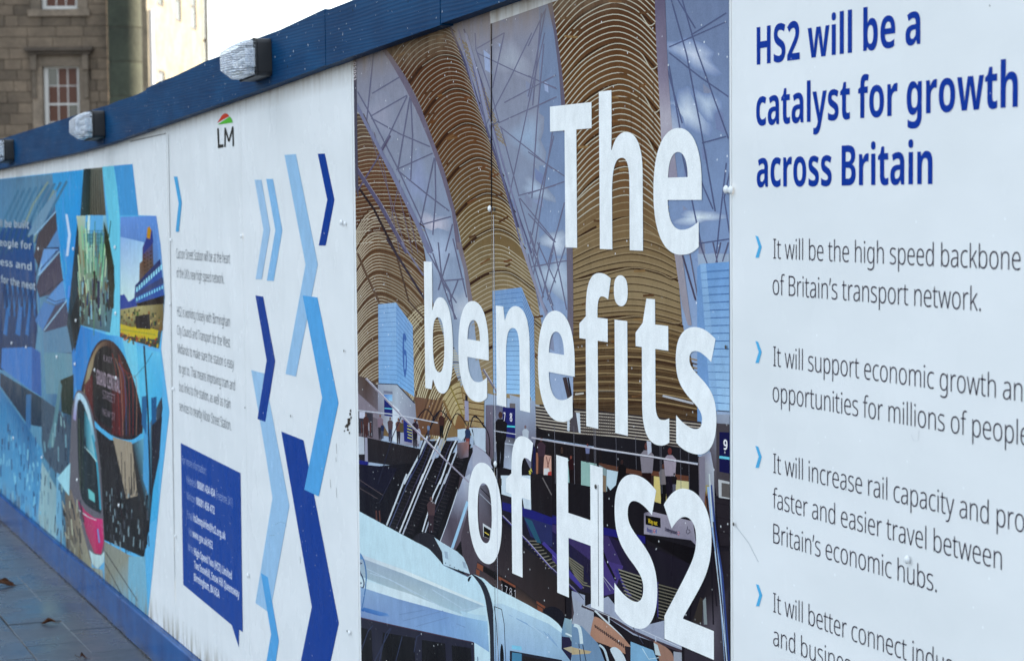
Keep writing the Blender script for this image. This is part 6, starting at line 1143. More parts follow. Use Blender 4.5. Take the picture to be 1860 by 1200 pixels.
for P, c in ((E3((45, 500), (450, 580), (450, 620), (45, 550)), (96, 62, 48)), (E3((450, 560), (860, 620), (860, 670), (450, 600)), (104, 64, 46)), (E3((48, 520), (120, 560), (120, 760), (48, 750)), (130, 150, 160)), (E3((120, 560), (220, 580), (200, 700), (150, 750), (115, 700)), (176, 196, 216)),
             (E3((50, 600), (110, 620), (110, 765), (50, 755)), (130, 110, 90)), (E3((500, 610), (550, 620), (545, 860), (500, 820)), (60, 44, 44)), (E3((445, 595), (480, 600), (480, 700), (450, 650)), (150, 130, 80)), (E3((545, 620), (610, 630), (608, 870), (545, 850)), (196, 180, 110)),
             (E3((640, 640), (690, 650), (680, 830), (640, 850)), (190, 176, 110)), (E3((745, 655), (862, 670), (862, 780), (800, 750), (745, 790)), (190, 184, 140)), (E3((500, 700), (540, 710), (545, 800), (520, 780)), (180, 110, 50))): A.poly(P, c)
for x, y, h, c, l, s in ((255, 800, 330, (20, 14, 20), (24, 18, 26), (60, 40, 40)), (632, 875, 370, (120, 112, 120), (18, 14, 20), (90, 56, 48)), (480, 850, 540, (130, 124, 140), (40, 20, 22), (100, 60, 60)), (690, 860, 500, (150, 140, 160), (30, 22, 40), (110, 50, 50)), (730, 790, 200, (30, 24, 30), (90, 90, 110), (30, 20, 24))):
    q = E3((x, y))[0]; figure(q[0], q[1], h/5, c, l, s)
for x, y, h, c, l, s in ((745, 960, 400, (70, 50, 66), (60, 44, 54), (90, 60, 60)), (970, 800, 130, (70, 54, 50), (20, 18, 20), (110, 80, 70)), (1070, 1060, 300, (50, 16, 24), (30, 14, 20), (130, 70, 60)), (1250, 840, 210, (110, 116, 160), (40, 36, 50), (120, 60, 60))):
    q = E2((x, y))[0]; figure(q[0], q[1], h/6, c, l, s)
for x in (890, 1100, 1320, 1335): A.line(E2((x, 440), (x+10, 1070)), .8, (110, 110, 126), up=False)
A.up()
for x in (200, 378, 600, 612, 785, 860): A.line(E3((x, 260 if x < 500 else 330), (x+8, 560 if x < 500 else 780)), .8, (96, 96, 112), up=False)
A.up(); A.line(E2((1362, 660), (1365, 1000), (1375, 1200)), 1.6, (20, 20, 30)); A.line(E3((38, 360), (44, 1000)), 2, (24, 24, 32))
A.line(E2((640, 565), (830, 600), (1100, 645), (1440, 700)), 2.6, (170, 170, 190)); A.line(E3((-20, 362), (40, 372), (500, 440), (700, 472), (945, 512)), 2.6, (190, 190, 208)); A.line(E3((0, 380), (500, 450), (945, 522)), .9, (60, 56, 70))
A.line(E3((950, 440), (955, 860)), 2.4, (20, 22, 40)); A.poly(E3((480, 300), (520, 310), (525, 400), (490, 430)), (170, 176, 200))
# sign 9 and right pillar
A.poly(E3((1115, 60), (1235, 60), (1235, 820), (1115, 800), (1050, 400)), [(140, 150, 176), (150, 160, 186), (84, 76, 86), (80, 74, 84), (96, 90, 104)]); A.poly(E3((1110, 140), (1240, 150), (1240, 800), (1115, 790)), (78, 72, 82)); A.poly(E3((1140, 220), (1245, 225), (1245, 600), (1140, 580)), (24, 24, 84)); A.line(E3((1140, 447), (1245, 462)), 4.6, (92, 190, 220))
A.poly(E3((1130, 650), (1245, 675), (1245, 830), (1135, 815)), (176, 180, 192)); A.poly(E3((1160, 680), (1245, 695), (1245, 820), (1160, 805)), (96, 92, 96)); A.poly(E3((1105, 820), (1245, 840), (1245, 1250), (1150, 1250)), (46, 40, 50)); 
for k in range(12): A.line([(1300+k*1.5, 912+k*26), (1330, 918+k*26)], .9, (30, 24, 34), up=False)
A.up()
A.poly(E3((950, 450), (1060, 400), (1090, 560), (1110, 1250), (1040, 1250), (1000, 1000), (955, 860)), [(120, 112, 126), (150, 156, 186), (170, 176, 196), (44, 38, 50), (40, 34, 44), (80, 66, 66), (70, 60, 70)])
A.poly(E3((960, 460), (1010, 440), (1015, 960), (960, 860)), (126, 122, 144)); A.poly(spline(E3((1010, 780), (1040, 710), (1058, 760), (1050, 1000), (1010, 960)), 3, True), (110, 72, 50)); A.poly(E3((1015, 700), (1050, 705), (1040, 740), (1018, 800)), (150, 140, 90))
# --- Way out sign
A.poly(E3((470, 950), (520, 940), (900, 1030), (930, 1250), (880, 1200), (455, 1145), (455, 960)), [(110, 104, 126), (150, 144, 166), (150, 146, 168), (140, 136, 160), (130, 126, 150), (150, 146, 168), (120, 114, 136)])
A.poly(E3((470, 975), (605, 1000), (608, 1090), (470, 1058)), (14, 14, 14)); A.poly(S6((635, 510), (905, 585), (900, 680), (635, 530)), (20, 14, 22))
for x, y, c in ((549, 1118, (190, 70, 70)), (770, 1139, (170, 80, 90))): 
    p = E3((x, y))[0]; A.poly([(p[0]+1.9*math.cos(t*.7), p[1]+3.6*math.sin(t*.7)) for t in range(9)], c); A.poly([(p[0]+1*math.cos(t*.7), p[1]+2*math.sin(t*.7)) for t in range(9)], (180, 176, 196)); A.line([(p[0]-2.4, p[1]-.2), (p[0]+2.4, p[1]+.4)], 1, (60, 80, 150))
A.poly(E3((562, 1100), (572, 1102), (572, 1140), (562, 1138)), (90, 110, 170))
p = E3((855, 1110))[0]; A.line(spline([(p[0]-1, p[1]-7), (p[0]-.5, p[1]-1), (p[0]+3, p[1]), (p[0]+4, p[1]+5)], 3), 1, (40, 36, 60)); A.line(spline([(p[0]-2, p[1]-1), (p[0]-3, p[1]+4), (p[0], p[1]+7), (p[0]+3, p[1]+4)], 3), 1, (40, 36, 60))
# --- under gallery: purple escalators, slatted ceilings
A.poly(S6((0, 375), (130, 400), (440, 510), (480, 540), (640, 560), (905, 680), (880, 990), (640, 900), (200, 800), (0, 560)), [(20, 24, 90), (30, 24, 80), (40, 30, 76), (44, 34, 70), (34, 28, 46), (36, 30, 48), (34, 30, 42), (40, 34, 50), (40, 34, 60), (30, 40, 90)])
A.poly(S6((0, 378), (130, 408), (640, 520), (640, 560), (130, 450), (0, 418)), (32, 28, 120))
A.poly(S6((0, 420), (60, 450), (130, 500), (130, 580), (60, 540), (0, 460)), (34, 84, 120)); A.poly(S6((60, 440), (440, 520), (520, 690), (480, 760), (200, 540)), (64, 50, 108)); A.poly(S6((385, 640), (520, 680), (470, 830), (390, 850)), (74, 58, 130))
for x0 in (0,):
    A.poly(S6((0, 545), (130, 590), (320, 800), (200, 770), (0, 580)), (50, 46, 48))
for k in range(14): A.line(S6((10+k*22, 560+k*17), (60+k*22, 548+k*19)), 2.0, (120, 118, 108), up=False)
A.up()
for L, w, c in ((S6((70, 560), (180, 680), (300, 800)), 8, (70, 56, 140)), (S6((75, 555), (190, 680), (305, 795)), 1, (130, 116, 190)), (S6((0, 560), (140, 700), (300, 860)), 2.6, (70, 56, 130)), (S6((200, 570), (300, 700), (385, 830)), 5, (36, 32, 70)), (S6((385, 540), (430, 660), (480, 760)), 4, (22, 22, 40)), (S6((0, 430), (120, 600)), 5, (18, 26, 60)), (S6((380, 700), (470, 810)), 1.1, (170, 170, 190)), (S6((0, 545), (130, 690), (300, 850)), .9, (150, 150, 176)), (S6((480, 700), (560, 850)), 5, (60, 52, 130)), (S6((705, 770), (715, 960)), 5, (64, 54, 130))): A.line(L, w, c)
A.poly(S6((490, 695), (620, 740), (620, 860), (580, 860), (530, 790)), (26, 24, 26)); A.poly(S6((710, 775), (830, 810), (745, 970), (712, 960)), (26, 24, 26))
for k in range(9): A.line(S6((494+k*5, 700+k*19), (622, 742+k*19)), 2.2, (136, 134, 124), up=False)
for k in range(11): A.line(S6((712, 782+k*18), (838, 816+k*18)), 1.9, (112, 108, 98), up=False)
A.up()
A.poly(S6((190, 610), (305, 700), (305, 800), (205, 700)), (30, 28, 36))
for k in range(8): A.line(S6((204+k*8, 620+k*18), (304, 690+k*16)), 1.9, (130, 126, 112), up=False)
A.up()
# floor with shadowed slope
A.poly(S6((-330, 380), (-40, 480), (10, 560), (200, 790), (205, 980), (80, 940), (-330, 640)), [(50, 44, 56), (40, 34, 44), (44, 38, 44), (46, 38, 42), (50, 40, 44), (56, 44, 46), (70, 62, 72)])
A.poly([(872, 900), (905, 960), (880, 1080), (845, 1040), (838, 975), (850, 930)], (80, 70, 84))
A.poly(T2((255, 135), (440, 180), (445, 260), (580, 290), (580, 600), (400, 470), (262, 290)), [(50, 44, 56), (40, 34, 46), (34, 30, 60), (30, 28, 80), (30, 26, 60), (30, 26, 36), (30, 28, 50)]); A.poly(T2((260, 180), (580, 260), (580, 330), (260, 230)), (30, 30, 124)); A.poly(T2((395, 270), (580, 330), (580, 470), (440, 400)), (44, 50, 104)); A.poly(T2((400, 280), (450, 300), (520, 470), (480, 440)), (34, 90, 120)); A.poly(T2((400, 410), (580, 470), (580, 620)), (34, 32, 34))
for k in range(9): A.line(T2((410+k*18, 430+k*22), (480+k*16, 430+k*19)), 2, (116, 112, 104), up=False)
A.up(); A.line(T2((262, 270), (420, 430), (578, 610)), 2, (90, 80, 160)); A.line(T2((262, 264), (420, 424), (578, 604)), .8, (190, 190, 206)); A.line(T2((520, 440), (600, 520), (770, 730)), 6, (70, 58, 150)); A.poly(T2((440, 0), (580, 10), (580, 280), (445, 230)), (36, 30, 38))
A.poly(T2((250, 10), (440, 10), (445, 230), (400, 220), (390, 160), (320, 150), (255, 130)), (190, 204, 224)); A.poly(T2((235, 28), (256, 30), (256, 75), (238, 70)), (60, 50, 50)); A.line(E2((760, 1000), (860, 1190)), 2, (110, 104, 110))
A.poly(T2((110, 80), (190, 60), (192, 350), (190, 410), (130, 410), (112, 300)), [(110, 110, 130), (60, 54, 66), (84, 76, 90), (80, 74, 88), (84, 76, 90), (100, 92, 108)]); A.line(T2((120, 90), (190, 160)), 1.4, (30, 26, 36)); A.line(T2((115, 125), (192, 200)), 1.4, (150, 156, 176)); A.poly(T2((135, 315), (190, 350), (190, 420), (138, 400)), (190, 196, 210)); A.poly(T2((141, 335), (184, 360), (180, 415), (141, 400)), (24, 22, 18)); A.line(T2((146, 372), (176, 392)), 1.6, (200, 180, 40))
A.poly(T2((100, 560), (240, 640), (360, 720), (540, 860), (560, 900), (500, 890), (80, 640)), [(60, 50, 60), (44, 36, 40), (50, 42, 46), (40, 34, 40), (60, 50, 60), (90, 70, 60), (80, 70, 80)])
for P in (T2((100, 570), (138, 590), (134, 625), (96, 600)), T2((92, 608), (116, 620), (112, 654), (92, 640)), T2((236, 655), (344, 715), (346, 730), (236, 676)), T2((478, 812), (536, 850), (530, 862), (480, 828)), T2((484, 840), (520, 862), (516, 886), (486, 872))): A.poly(P, (130, 74, 48))
A.poly(T2((252, 676), (342, 730), (340, 790), (262, 750)), (18, 14, 18)); A.poly(T2((140, 590), (228, 640), (222, 680), (138, 625)), (30, 24, 28))
# --- train
TOP = T1((60, 395), (360, 560), (660, 720), (830, 800), (930, 910), (1000, 990), (1270, 1120), (1320, 1090), (1440, 1140))+T2((200, 720), (400, 830), (540, 900), (640, 960))
train = [(600, 900)]+TOP+[(1040, 1300), (600, 1300)]
A.poly(train, (182, 208, 228))
A.strip(T1((60, 395), (660, 720), (1000, 990), (1340, 1150)), T4((60, 30), (700, 230), (1450, 600), (1700, 700)), [(182, 210, 230), (186, 212, 232), (180, 208, 230)])
A.strip(T4((60, 20), (560, 200), (1440, 575)), T4((60, 60), (560, 245), (1440, 600)), [(186, 200, 220), (206, 218, 230), (196, 212, 228)])
A.strip(T4((60, 60), (560, 245), (1440, 600)), T4((60, 260), (500, 430), (1190, 690)), [(154, 170, 196), (150, 172, 196), (156, 182, 208)], [(150, 174, 196), (168, 186, 200), (160, 190, 214)])
A.strip(T4((60, 290), (620, 460), (1230, 700)), T4((60, 380), (500, 520), (1200, 710)), [(190, 210, 228), (200, 216, 232), (180, 204, 226)])
A.strip(T4((60, 380), (500, 520), (1200, 710), (1480, 760)), T4((60, 720), (700, 860), (1330, 990), (1500, 1100)), [(140, 170, 212), (122, 152, 200), (116, 150, 204), (150, 190, 226)], [(116, 140, 192), (126, 158, 208), (122, 160, 210), (130, 166, 210)])
for L in (T4((160, 190), (600, 400), (1000, 620)), T4((200, 240), (420, 310), (700, 470)), T4((880, 420), (1200, 620)), T4((1150, 650), (1460, 600)), T4((520, 690), (800, 640)), T4((560, 760), (1000, 650)), T4((700, 820), (1060, 720)), T4((1140, 790), (1240, 830))): A.line(L, 1.2, rr.choice(((176, 196, 222), (110, 140, 186), (170, 190, 216))))
A.poly(T4((1180, 650), (1340, 690), (1460, 700), (1470, 765), (1220, 715)), (170, 200, 226))
# windows
A.poly(T4((60, 715), (700, 855), (1330, 990), (1335, 1300), (60, 1300)), (44, 44, 66))
for P in (((90, 830), (215, 860), (235, 1300), (90, 1300)), ((340, 885), (690, 945), (690, 1300), (320, 1300)), ((765, 965), (1020, 1005), (1030, 1300), (765, 1300)), ((1090, 1025), (1300, 1055), (1315, 1300), (1100, 1300))): A.poly(T4(*P), [(22, 20, 28), (26, 24, 34), (20, 18, 26), (18, 16, 22)])
for L in (((230, 810), (180, 870), (90, 1120)), ((420, 840), (370, 900), (300, 1199)), ((760, 900), (710, 930), (680, 1100)), ((550, 930), (480, 1199)), ((430, 840), (250, 1199))): A.line(T4(*L), 1.6, (54, 62, 96))
A.line(T4((85, 722), (700, 862), (1330, 994)), 1.6, (84, 60, 84)); A.line(T4((1330, 994), (1336, 1199)), 2, (60, 56, 76)); A.line(T4((1374, 1150), (1376, 1199)), 1.4, (70, 90, 140))
# roundel at the left edge
ring = lambda r0, r1: None
A.line(spline(T4((60, 20), (100, 40), (140, 130), (158, 260), (150, 400), (125, 560), (105, 650)), 4), 2.6, (62, 118, 178), w2=1.6); A.poly(T4((70, 20), (110, 45), (125, 90), (90, 90), (70, 60)), (84, 140, 196))
A.poly(T4((105, 652), (130, 610), (390, 680), (420, 715), (300, 705)), [(44, 100, 176), (60, 120, 190), (90, 140, 204), (120, 156, 208), (70, 120, 190)])
A.line(spline(T4((110, 140), (96, 130), (82, 170), (92, 230), (120, 290), (134, 350), (126, 395), (106, 395)), 4), 2.2, (24, 40, 96)); A.line(T4((84, 345), (108, 352)), 3.4, (24, 40, 96)); A.line(T4((84, 385), (100, 392)), 3, (24, 40, 96))
# gangway
A.poly(spline(T1((670, 720), (710, 660), (770, 638), (850, 650), (920, 710), (970, 800), (992, 910), (996, 990), (940, 910), (860, 830), (760, 770)), 4, True), (44, 42, 54))
A.poly(T1((900, 690), (965, 735), (1150, 845), (1220, 910), (1260, 1000), (1290, 1090), (1000, 990), (985, 850)), (178, 202, 224)); A.poly(T1((1010, 840), (1045, 850), (1055, 930), (1020, 915)), (150, 170, 196)); A.poly(T1((1205, 950), (1240, 965), (1260, 1040), (1222, 1020)), (150, 170, 196))
for k in range(6): A.line(T1((1022+k*48, 965+k*24), (1026+k*48, 976+k*24)), 1.6, (50, 60, 90), up=False)
A.up(); A.line(T1((1000, 992), (1270, 1122)), 1.2, (110, 130, 160))
A.strip(spline(T2((60, 640), (110, 700), (145, 780), (165, 900), (180, 1030), (185, 1400)), 4), spline(T2((70, 640), (140, 690), (185, 790), (205, 900), (212, 1030), (216, 1400)), 4), (48, 50, 66))
A.poly(spline(T2((38, 680), (46, 660), (62, 655), (56, 670), (46, 690)), 3, True), (20, 24, 40)); 
A.strip(T2((200, 800), (400, 860), (640, 980), (760, 1060)), T2((214, 1400), (400, 1400), (640, 1400), (760, 1400)), [(178, 204, 226), (170, 198, 224), (160, 190, 218), (150, 184, 214)], [(96, 136, 196), (110, 146, 200), (120, 156, 204), (96, 120, 160)])
A.poly(T2((150, 700), (200, 720), (420, 835), (640, 960), (700, 1060), (560, 960), (260, 830), (205, 830)), (188, 212, 230))
for k in range(12): A.line(T2((300+k*25, 900+k*12), (520+k*10, 1010+k*10)), 1.6, rr.choice(((150, 180, 214), (130, 164, 206), (168, 194, 222))), up=False)
A.up()
A.line(T2((208, 848), (222, 960), (236, 1199)), 1.2, (40, 46, 66)); A.line(T2((208, 848), (255, 866)), 1.4, (40, 46, 66)); A.line(T2((255, 866), (272, 960), (282, 1199)), 1.2, (50, 56, 76)); A.poly(spline(T2((246, 1200), (248, 1120), (256, 1086), (266, 1120), (270, 1210), (258, 1400)), 3, True), (20, 22, 34))
A.poly(T2((308, 1130), (640, 1190), (700, 1260), (700, 1400), (306, 1400)), (44, 44, 62)); A.poly(T2((322, 1142), (384, 1150), (384, 1400), (322, 1400)), (66, 130, 170)); A.poly(T2((320, 1095), (382, 1104), (384, 1130), (322, 1120)), (120, 190, 226)); A.poly(T2((392, 1165), (620, 1205), (620, 1400), (392, 1400)), (40, 34, 40))
# blurred nose and far platform
A.poly(spline(T2((520, 880), (560, 850), (610, 856), (650, 890), (662, 940), (660, 1010), (620, 960), (560, 910)), 4, True), (28, 26, 40))
A.poly(T2((660, 920), (776, 960), (776, 1200), (720, 1200), (640, 1060), (640, 1010)), [(130, 160, 180), (150, 176, 196), (140, 160, 186), (110, 130, 160), (50, 50, 90), (110, 150, 190)]); A.poly(T2((640, 1040), (690, 1045), (712, 1090), (700, 1200), (640, 1120)), (44, 40, 76)); A.poly(T2((650, 1115), (755, 1092), (765, 1140), (700, 1145)), (170, 160, 140)); A.line(T2((665, 1020), (776, 1070)), 3, (190, 206, 220)); A.line(spline(T2((700, 930), (740, 960), (756, 1060), (766, 1200)), 4), 3, (190, 206, 220))
A.poly(T3((0, 560), (120, 600), (120, 700), (330, 610), (450, 760), (560, 900), (840, 830), (840, 1000), (1000, 1060), (1000, 1110), (560, 960), (320, 800), (200, 740), (0, 760)), (150, 158, 186))
A.poly(T3((0, 620), (200, 740), (200, 860), (180, 960), (0, 980)), (150, 158, 180)); A.poly(T3((0, 600), (20, 760), (0, 860)), (80, 70, 80))
for L, w, c in ((T3((90, 695), (330, 790), (560, 930), (740, 1010), (1000, 1110)), 5, (70, 58, 72)), (T3((100, 690), (560, 880), (1000, 1080)), 1, (190, 196, 214)), (T3((0, 510), (110, 640)), 1, (60, 60, 90)), (T3((240, 380), (350, 560)), 1.2, (130, 130, 160)), (T3((560, 900), (650, 1040)), 1.2, (70, 70, 96)), (T3((210, 740), (440, 960), (530, 1070)), 3, (190, 200, 214)), (T3((760, 970), (765, 1040)), 2, (170, 180, 206)), (T3((335, 790), (340, 850)), 2.4, (180, 190, 210))): A.line(L, w, c)
A.poly(spline(T3((195, 820), (220, 797), (300, 840), (440, 960), (530, 1060), (535, 1140), (480, 1130), (330, 1060), (220, 1020), (165, 1000)), 3, True), [(168, 128, 110)]*30)
for k in range(16): A.line(T3((210+k*17, 868+k*11.5), (217+k*17, 896+k*12)), 2.2, (70, 54, 60), up=False)
A.up(); A.poly(T3((480, 1060), (535, 1070), (530, 1300), (490, 1140)), (50, 40, 50)); A.poly(T3((535, 1020), (740, 1100), (780, 1199), (780, 1300), (535, 1300)), (120, 166, 206)); A.line(T3((640, 1080), (700, 1180), (830, 1160)), 1.4, (176, 200, 220))
A.poly(spline(T3((745, 1020), (800, 1040), (880, 1090), (925, 1160), (930, 1300), (830, 1300), (780, 1120)), 3, True), (150, 116, 104)); A.poly(T3((745, 1030), (780, 1050), (810, 1150), (760, 1140)), (176, 190, 204)); A.poly(T3((925, 1110), (1000, 1120), (1002, 1300), (930, 1300)), (150, 156, 176)); A.poly(T3((1020, 1080), (1290, 1190), (1290, 1300), (1020, 1300)), (58, 52, 66))
A.poly(T3((0, 860), (90, 880), (240, 1040), (300, 1199), (300, 1300), (0, 1300)), (110, 140, 176)); A.line(spline(T3((20, 870), (70, 900), (90, 1040)), 4), 6, (190, 206, 220)); A.poly(T3((0, 1070), (180, 1110), (160, 1130), (0, 1140)), (176, 160, 130))
for L in (T3((65, 1040), (80, 1199)), T3((100, 1050), (130, 1199))): A.line(L, 1.4, (40, 50, 76))
A.poly(spline(T3((350, 1090), (390, 1070), (440, 1100), (480, 1160), (500, 1240), (440, 1260), (380, 1160)), 3, True), (186, 200, 218)); A.line(spline(T3((250, 1050), (300, 1100), (340, 1240)), 4), 4, (170, 190, 210))
# --- right-hand pillar strip
A.poly(S6((880, 990), (960, 850), (1010, 700), (1050, 600), (1100, 600), (1105, 1300), (1010, 1300), (1010, 1030)), [(40, 34, 42), (44, 38, 46), (36, 30, 40), (40, 34, 44), (50, 44, 54), (40, 34, 44), (70, 64, 80), (90, 84, 100)])
A.poly(S6((955, 870), (970, 850), (978, 1000), (960, 1000)), (130, 140, 150)); A.poly(S6((940, 850), (955, 860), (950, 1000), (900, 985)), (60, 52, 50))
for L, w, c in ((S6((985, 250), (1010, 480), (1045, 720), (1080, 1199)), 5.5, (140, 170, 214)), (S6((1000, 240), (1022, 480), (1060, 730), (1098, 1199)), 3, (52, 74, 140)), (S6((1012, 440), (1060, 900), (1078, 1199)), 2.6, (56, 44, 60)), (S6((975, 300), (1000, 560), (1030, 900)), 3, (40, 34, 46)), (S6((1000, 620), (1012, 1000)), 2.4, (30, 26, 38)), (S6((990, 180), (1006, 470)), 2, (190, 200, 210)), (S6((1020, 600), (1065, 1000), (1090, 1250)), 1.2, (190, 206, 226))): A.line(L, w, c)
# left edge pillar strip with upright credit line
A.poly([(640, 105), (647.5, 105), (652, 360), (643, 330)], (84, 82, 104))
for t_ in (AL, AR): t_.build('printed_picture', b_sta)
print('station ink', len(AL.f), len(AR.f), 'height', AL.h, AR.h)
HB = .0006+max(AL.h, AR.h)+.0001
# credit line, running upwards
def upright(name, text, font, xy0, xy1, width_px, parent, col, base):
    tmp = lettering(name, [(text, font, 1.0, 0.0, 0.0, 1.0)], parent, col, base, 2)
    me = tmp.data; p0 = W(*xy0); p1 = W(*xy1)
    y2 = W(xy0[0]+width_px, xy0[1])[0]
    xs = [v.co.y for v in me.vertices]
    for v in me.vertices:
        t = 1-v.co.y; h = v.co.z/.714
        v.co = (v.co.x, p0[0]+(p1[0]-p0[0])*t-(p0[0]-y2)*(h-1)*-1*-1, p0[1]+(p1[1]-p0[1])*t)
    bmx = bmesh.new(); bmx.from_mesh(me); bmx.normal_update(); bmesh.ops.reverse_faces(bmx, faces=[f for f in bmx.faces if f.normal.x > 0]); bmx.to_mesh(me); bmx.free()
upright('credit_lettering', 'HS2 LTD. INSIDE EUSTON (2020', 'B', (652, 304), (648, 112), 5.0, b_sta, (200, 204, 222), HB)
# headline
ems = [(W(1001, 194)[1]-W(1001, 447.5)[1])/.714]
HL = (214, 227, 238)
zt = W(1026, 449)[1]; zb_ = W(774, 704)[1]; zh = W(1004, 1071)[1]
em = (W(1001, 194)[1]-zt)/.714
print('em', em, (W(1003, 822)[1]-zh)/.714)
def headline(text, yl, yr, zb):
    l, r = ink_x(text, 'B')[0], ink_x(text, 'B')[1]; wid = advance(text, 'B')-l-r; k = (yl-yr)/wid; x = -l
    for ch in text:
        adv, cons = FONTS['B'][ch]
        if cons:
            c0, c1 = ink_x(ch, 'B'); _lettering('headline_letter', [(ch, 'B', yl-(x+c0)*k, yl-(x+adv-c1)*k, zb, em)], b_sta, HL, HB, 9)
        x += adv
headline('The', W(1000.5, 194)[0], W(1276.5, 400)[0], zt); headline('benefits', W(771.5, 500)[0], W(1303, 760)[0], zb_); headline('of HS2', W(852, 950)[0], W(1298.5, 1190)[0], zh)
sg = lambda t, f, p0, p1, capt, c: lettering('sign_lettering', [row(t, f, p0, p1, capt)], b_sta, c, HB+.00002, 2)
sg('Way out', 'B', E3((495, 1050))[0], E3((578, 1062))[0], (1183, 941, 949), (196, 176, 50))
sg('Buses', 'B', E3((485, 1125))[0], E3((533, 1136))[0], (1180, 957.5, 965), (70, 80, 140))
sg('Underground', 'B', E3((648, 1122))[0], E3((755, 1146))[0], (1212, 957, 964), (44, 40, 70))
sg('9', 'B', E3((1180, 380))[0], E3((1216, 384))[0], (1318, 797.5, 816), (214, 222, 236))
sg('7', 'B', E2((338, 385))[0], E2((358, 388))[0], (918, 748, 764), (200, 206, 226)); sg('8', 'B', E2((405, 388))[0], E2((432, 390))[0], (929, 750, 765), (200, 206, 226))
sg('1 7 8 1', 'L', T2((252, 750))[0], T2((345, 795))[0], (925, 1066, 1080), (200, 206, 220))
cap(b_sta, 893, 379, .0078); cap(b_sta, 900, 380, .005, HOLE); cap(b_sta, 1323, 344, .0078); cap(b_sta, 1321.5, 630, .004, HOLE); cap(b_sta, 903.5, 842, .0075); cap(b_sta, 897, 834, .004, HOLE); cap(b_sta, 1084.5, 883, .005, HOLE)
# seam between the two sheets of the picture
a = Art(clS, HB+.00004)
a.line([(893.5, 20), (894, 378)], 1.6, (20, 20, 30)); a.line([(898, 390), (901, 820)], .9, (186, 196, 212)); a.line([(904, 850), (906, 1199)], .7, (170, 182, 200))
a.line([(1088, 880), (1089, 1100)], 1.0, (60, 56, 74)); a.build('sheet_seam', b_sta)
# ================================================================== bulkhead lights on the top rail
def rrect(w, h, r, n=4):
    pts = []
    for cx, cz, a0 in ((w-r, h-r, 0), (-w+r, h-r, 90), (-w+r, -h+r, 180), (w-r, -h+r, 270)):
        for k in range(n+1): t = R(a0+90*k/n); pts.append((cx+r*math.cos(t), cz+r*math.sin(t)))
    return pts
def loft(bm, rings, cap0=True, cap1=True):
    """rings: list of (x, outline[(y,z)])"""
    V = [[bm.verts.new((x, p[0], p[1])) for p in o] for x, o in rings]; n = len(V[0])
    for a, b in zip(V, V[1:]):
        for i in range(n): bm.faces.new((a[i], a[(i+1) % n], b[(i+1) % n], b[i]))
    if cap0: bm.faces.new(V[0][::-1])
    if cap1: bm.faces.new(V[-1])
    bmesh.ops.recalc_face_normals(bm, faces=bm.faces)
def bulkhead():
    root = empty('bulkhead_light', (0, 0, 0), 'x', 'lamp', 'bulkhead lights along the top rail of the hoarding')
    hw, hh = .10, .058
    bm = bmesh.new(); loft(bm, [(0, rrect(hw, hh, .014)), (-.044, rrect(hw, hh, .014)), (-.050, rrect(hw-.006, hh-.006, .012))])
    o1 = bm_obj('housing', bm, M['black'], root, world=False, smooth=False)
    bm = bmesh.new(); loft(bm, [(-.0505, rrect(hw-.018, hh-.016, .01)), (-.056, rrect(hw-.022, hh-.02, .01))]); bm_obj('lamp_tray', bm, M['reflector'], root, world=False)
    bm = bmesh.new(); cyl(bm, (-.072, -.055, -.008), (-.072, .055, -.008), .009, 12); cyl(bm, (-.072, -.055, .016), (-.072, .055, .016), .009, 12)
    bm_obj('lamp_tube', bm, M['tube'], root, world=False, smooth=True)
    # ribbed clear lens, chamfered
    bm = bmesh.new()
    def ribbed(w, h, r, amp):
        pts = []
        o = rrect(w, h, r, 3); n = len(o)
        for i in range(n):
            a, b = o[i], o[(i+1) % n]; L = math.hypot(b[0]-a[0], b[1]-a[1]); m = max(1, int(L/.0045)); 
            for k in range(m):
                t = k/m; x, z = a[0]+(b[0]-a[0])*t, a[1]+(b[1]-a[1])*t; s = amp*(k % 2)
                l = math.hypot(x, z); pts.append((x*(1-s/l), z*(1-s/l)))
        return pts
    P = ribbed(hw-.004, hh-.004, .014, .0016); sc = lambda w, h: [(p[0]*w, p[1]*h) for p in P]
    loft(bm, [(-.048, sc(1, 1)), (-.078, sc(.985, .97)), (-.083, sc(.965, .95)), (-.116, sc(.80, .56)), (-.119, sc(.77, .52))], cap0=False)
    bm_obj('lens', bm, M['lens'], root, world=False)
    bm = bmesh.new(); loft(bm, [(-.046, rrect(hw+.001, hh+.001, .015)), (-.052, rrect(hw+.001, hh+.001, .015))], cap0=True, cap1=False); bm_obj('gasket', bm, M['black'], root, world=False)
    bm = bmesh.new()
    for k in range(9): box(bm, -.0545-k*.0034-.0017, -.0545-k*.0034, -hw-.0012, -hw+.005, -.026, .026)
    bm_obj('lens_ribs', bm, M['lens'], root, world=False)
    bm = bmesh.new()
    for z in (-.034, .034): box(bm, -.078, -.053, -hw+.008, hw-.008, z-.0035, z+.0035)
    bm_obj('lamp_clip', bm, M['black'], root, world=False)
    return root
def copy_tree(o, parent=None):
    c = o.copy(); C.objects.link(c); c.parent = parent
    for ch in o.children: copy_tree(ch, c)
    return c
proto = bulkhead()
LT = [((478, 110), 'bulkhead light nearest the camera, clear ribbed lens with black housing on the blue rail'),
      ((182, 229), 'bulkhead light in the middle of the three, in front of the stone building'),
      ((20, 275), 'bulkhead light farthest away, cut by the left edge of the picture')]
for i, (p, lb) in enumerate(LT):
    o = proto if i == 0 else copy_tree(proto)
    q = W(p[0], p[1], .037); o.location = (-.037, q[0], q[1]); o['label'] = lb
    o.rotation_euler = (R(-2.4), 0, 0)

